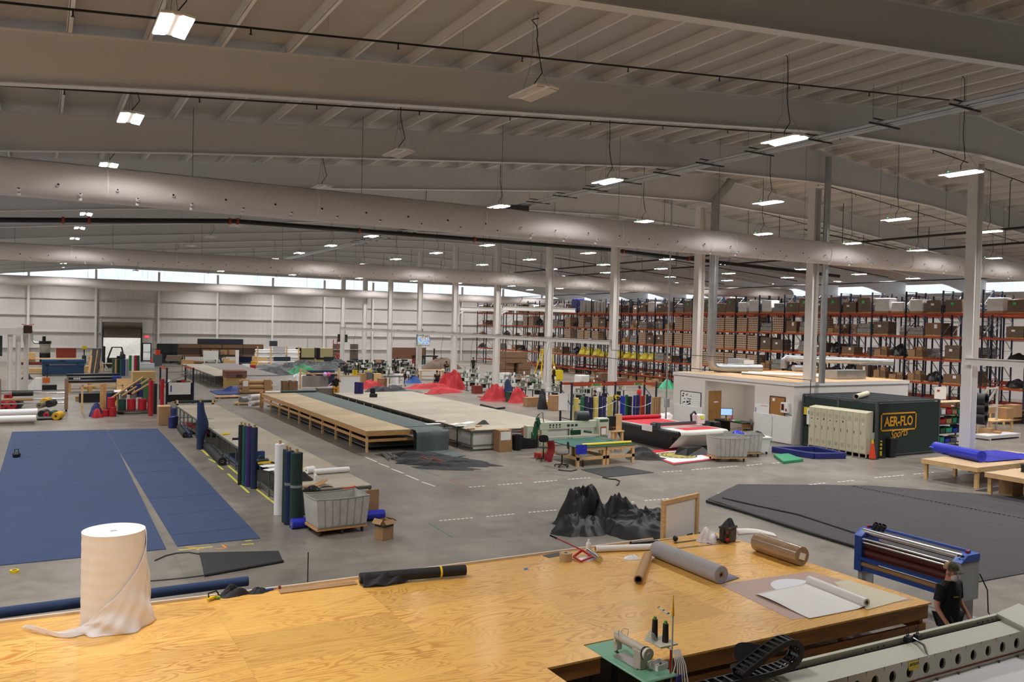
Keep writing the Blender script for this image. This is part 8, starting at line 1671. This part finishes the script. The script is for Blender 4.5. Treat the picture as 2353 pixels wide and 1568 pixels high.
# red, blue and black cloth heaps
REDC = mat('bright_red_cloth','#b5242c',.65,bump=.05,scale=4)
for i, (px, py, rx, ry, h, m, rz, nm) in enumerate(((855,893,1.7,.7,.75,REDC,0,'red cloth heap left of the black topped table'),(885,902,1.7,.8,.6,BLKV,0,'black cloth heap beyond the wide table end'),(925,905,1.6,.4,.25,mat('grey_tarp'),0,'flat grey cloth right of the black heap'),(985,893,2.2,.7,.55,REDC,0,'long red cloth heap in front of the seated worker'),(1020,903,1.6,.7,.5,REDC,.1,'red cloth heap nearest the wide table'),(1035,890,1.3,.7,1.5,REDC,0,'tallest red cloth heap beside the white column'),(1053,895,1.0,.6,1.3,REDC,.3,'red cloth heap falling from a sewing station'),(1143,921,1.3,.7,1.25,REDC,0,'red cloth draped over a sewing station and onto the floor'),(1190,926,.8,.5,1.15,REDC,0,'red cloth hanging from a table right of the draped station'),(945,880,1.1,.6,.6,mat('cloth_blue','#284f9a',.6),0,'blue cloth heap before the white columns'),(800,885,1.2,.6,.5,BLKV,0,'black cloth heap left of yellow bollards'))): heap('cloth_heap',nm,at0(px,py),rx,ry,h,m,160+i,rz,cat='cloth heap',nu=70,nv=24,fold=.75,freq=2)
for i, (a, c) in enumerate((((981,907),(1023,908)),((1105,914),(1182,916)),((1167,922),(1212,923)),((1030,897),(1072,897)))): p, q = at0(*a), at0(*c); B().bx(p.x,q.x,p.y,p.y+.55,0,.05).done('cloth_strip',REDC,None,f'flat red cloth strip on the floor, {ordn(i)} before the sewing stations','cloth strip')
heap('navy_jacket','navy jacket on the draped red station',at0(1165,921)+Vector((0,-.1,.0)),.35,.4,1.5,NAVF,181,cat='jacket',nu=36,nv=14,flatb=.5)
loosepipe([fl(*a,.05) for a in ((1105,931),(1125,936),(1140,940),(1159,938))],.08,'rolled_strip','dark rolled strip on the floor beside the wide table',BLACK,'strip')
# ------------------------------------------------------------------ workers
def wk(label, px, py, face, shirt, legs, pose='stand', h=1.74, **k):
    p = at0(px,py); return person(label,(p.x,p.y),face,shirt,legs,pose=pose,h=h,**k)
wk('person in black shirt and mustard shorts posing with raised hand behind the wide table',771,922,(-.2,-1),SHB,SHORTY,h=1.8,short=True,arms={'l':((-.3,.1,1.25),(-.12,.2,1.52)),'r':((.3,0,1.15),(.42,.2,1.1))})
wk('worker in black shirt with gold back lettering standing by a column',1025,871,(0,1),SHB,JEAN)
wk('worker in black seated on a stool with back turned beside red cloth',1004,888,(.3,1),SHB,JEAN,pose='sit',lead=.15)
wk('worker in black standing by the far rack end',1087,858,(.2,1),SHB,JEAN,pose='walk')
wk('worker in green shirt seated behind the black topped table',926,884,(.3,1),SHG,JEAN,pose='sit')
wk('worker in red shirt with long hair beyond the orange roll rack',1468,944,(-.4,.9),SHR,JEAN,h=1.62)
wk('dark haired worker in black seated behind the yellow rolls',1366,945,(-.6,.5),SHB,JEAN,pose='sit',arms={'l':((-.24,.1,1.18),(-.14,.3,1.15)),'r':((.24,.1,1.18),(.14,.3,1.15))})
wk('worker in red shirt bending by the step ladder',774,842,(.5,-.8),SHR,JEAN,lead=.35)
wk('worker in white cap and black shirt behind the white column',1272,888,(-.5,.8),SHB,JEAN,hair=PAPER)
wk('worker in black seated by the far machines at left',793,866,(.2,-1),SHB,JEAN,pose='sit')
wk('worker with gold collar seated at the far machines',820,860,(.3,1),SHB,JEAN,pose='sit')
wk('worker in black seated right of the yellow bollards',872,872,(.2,1),SHB,JEAN,pose='sit')
wk('worker in black behind the white screen at the columns',908,866,(.4,-.9),SHB,JEAN,pose='sit')
for o in [o for o in COL.objects if o.get('category') == 'person']:
    l = o['label']
    if 'gold back' in l or 'back turned' in l or 'green shirt' in l or 'gold collar' in l:
        z = 1.34 if 'standing' in l else .98
        b_ = B().box((0,-.15 if 'standing' in l else -.12,z),(.26,.012,.06)); b_.done('back_lettering',LETTER,o)
for i, (px, py, rz) in enumerate(((1001,892,.3),(1243,934,.5),(1268,940,2.0),(790,870,0),(869,876,.2),(926,888,.2),(1362,948,.8))): q = at0(px,py); chair(f'black work chair among the sewing stations, {ordn(i)} in the scatter',(q.x,q.y,0),rz,BLACK,'black task chairs',.5)
q = at0(1247,940); heap('covered_chair','black cloth covered chair by the large brown box',q,.45,.4,1.25,BLKF,191,cat='chair cover',nu=36,nv=16,flatb=.4)
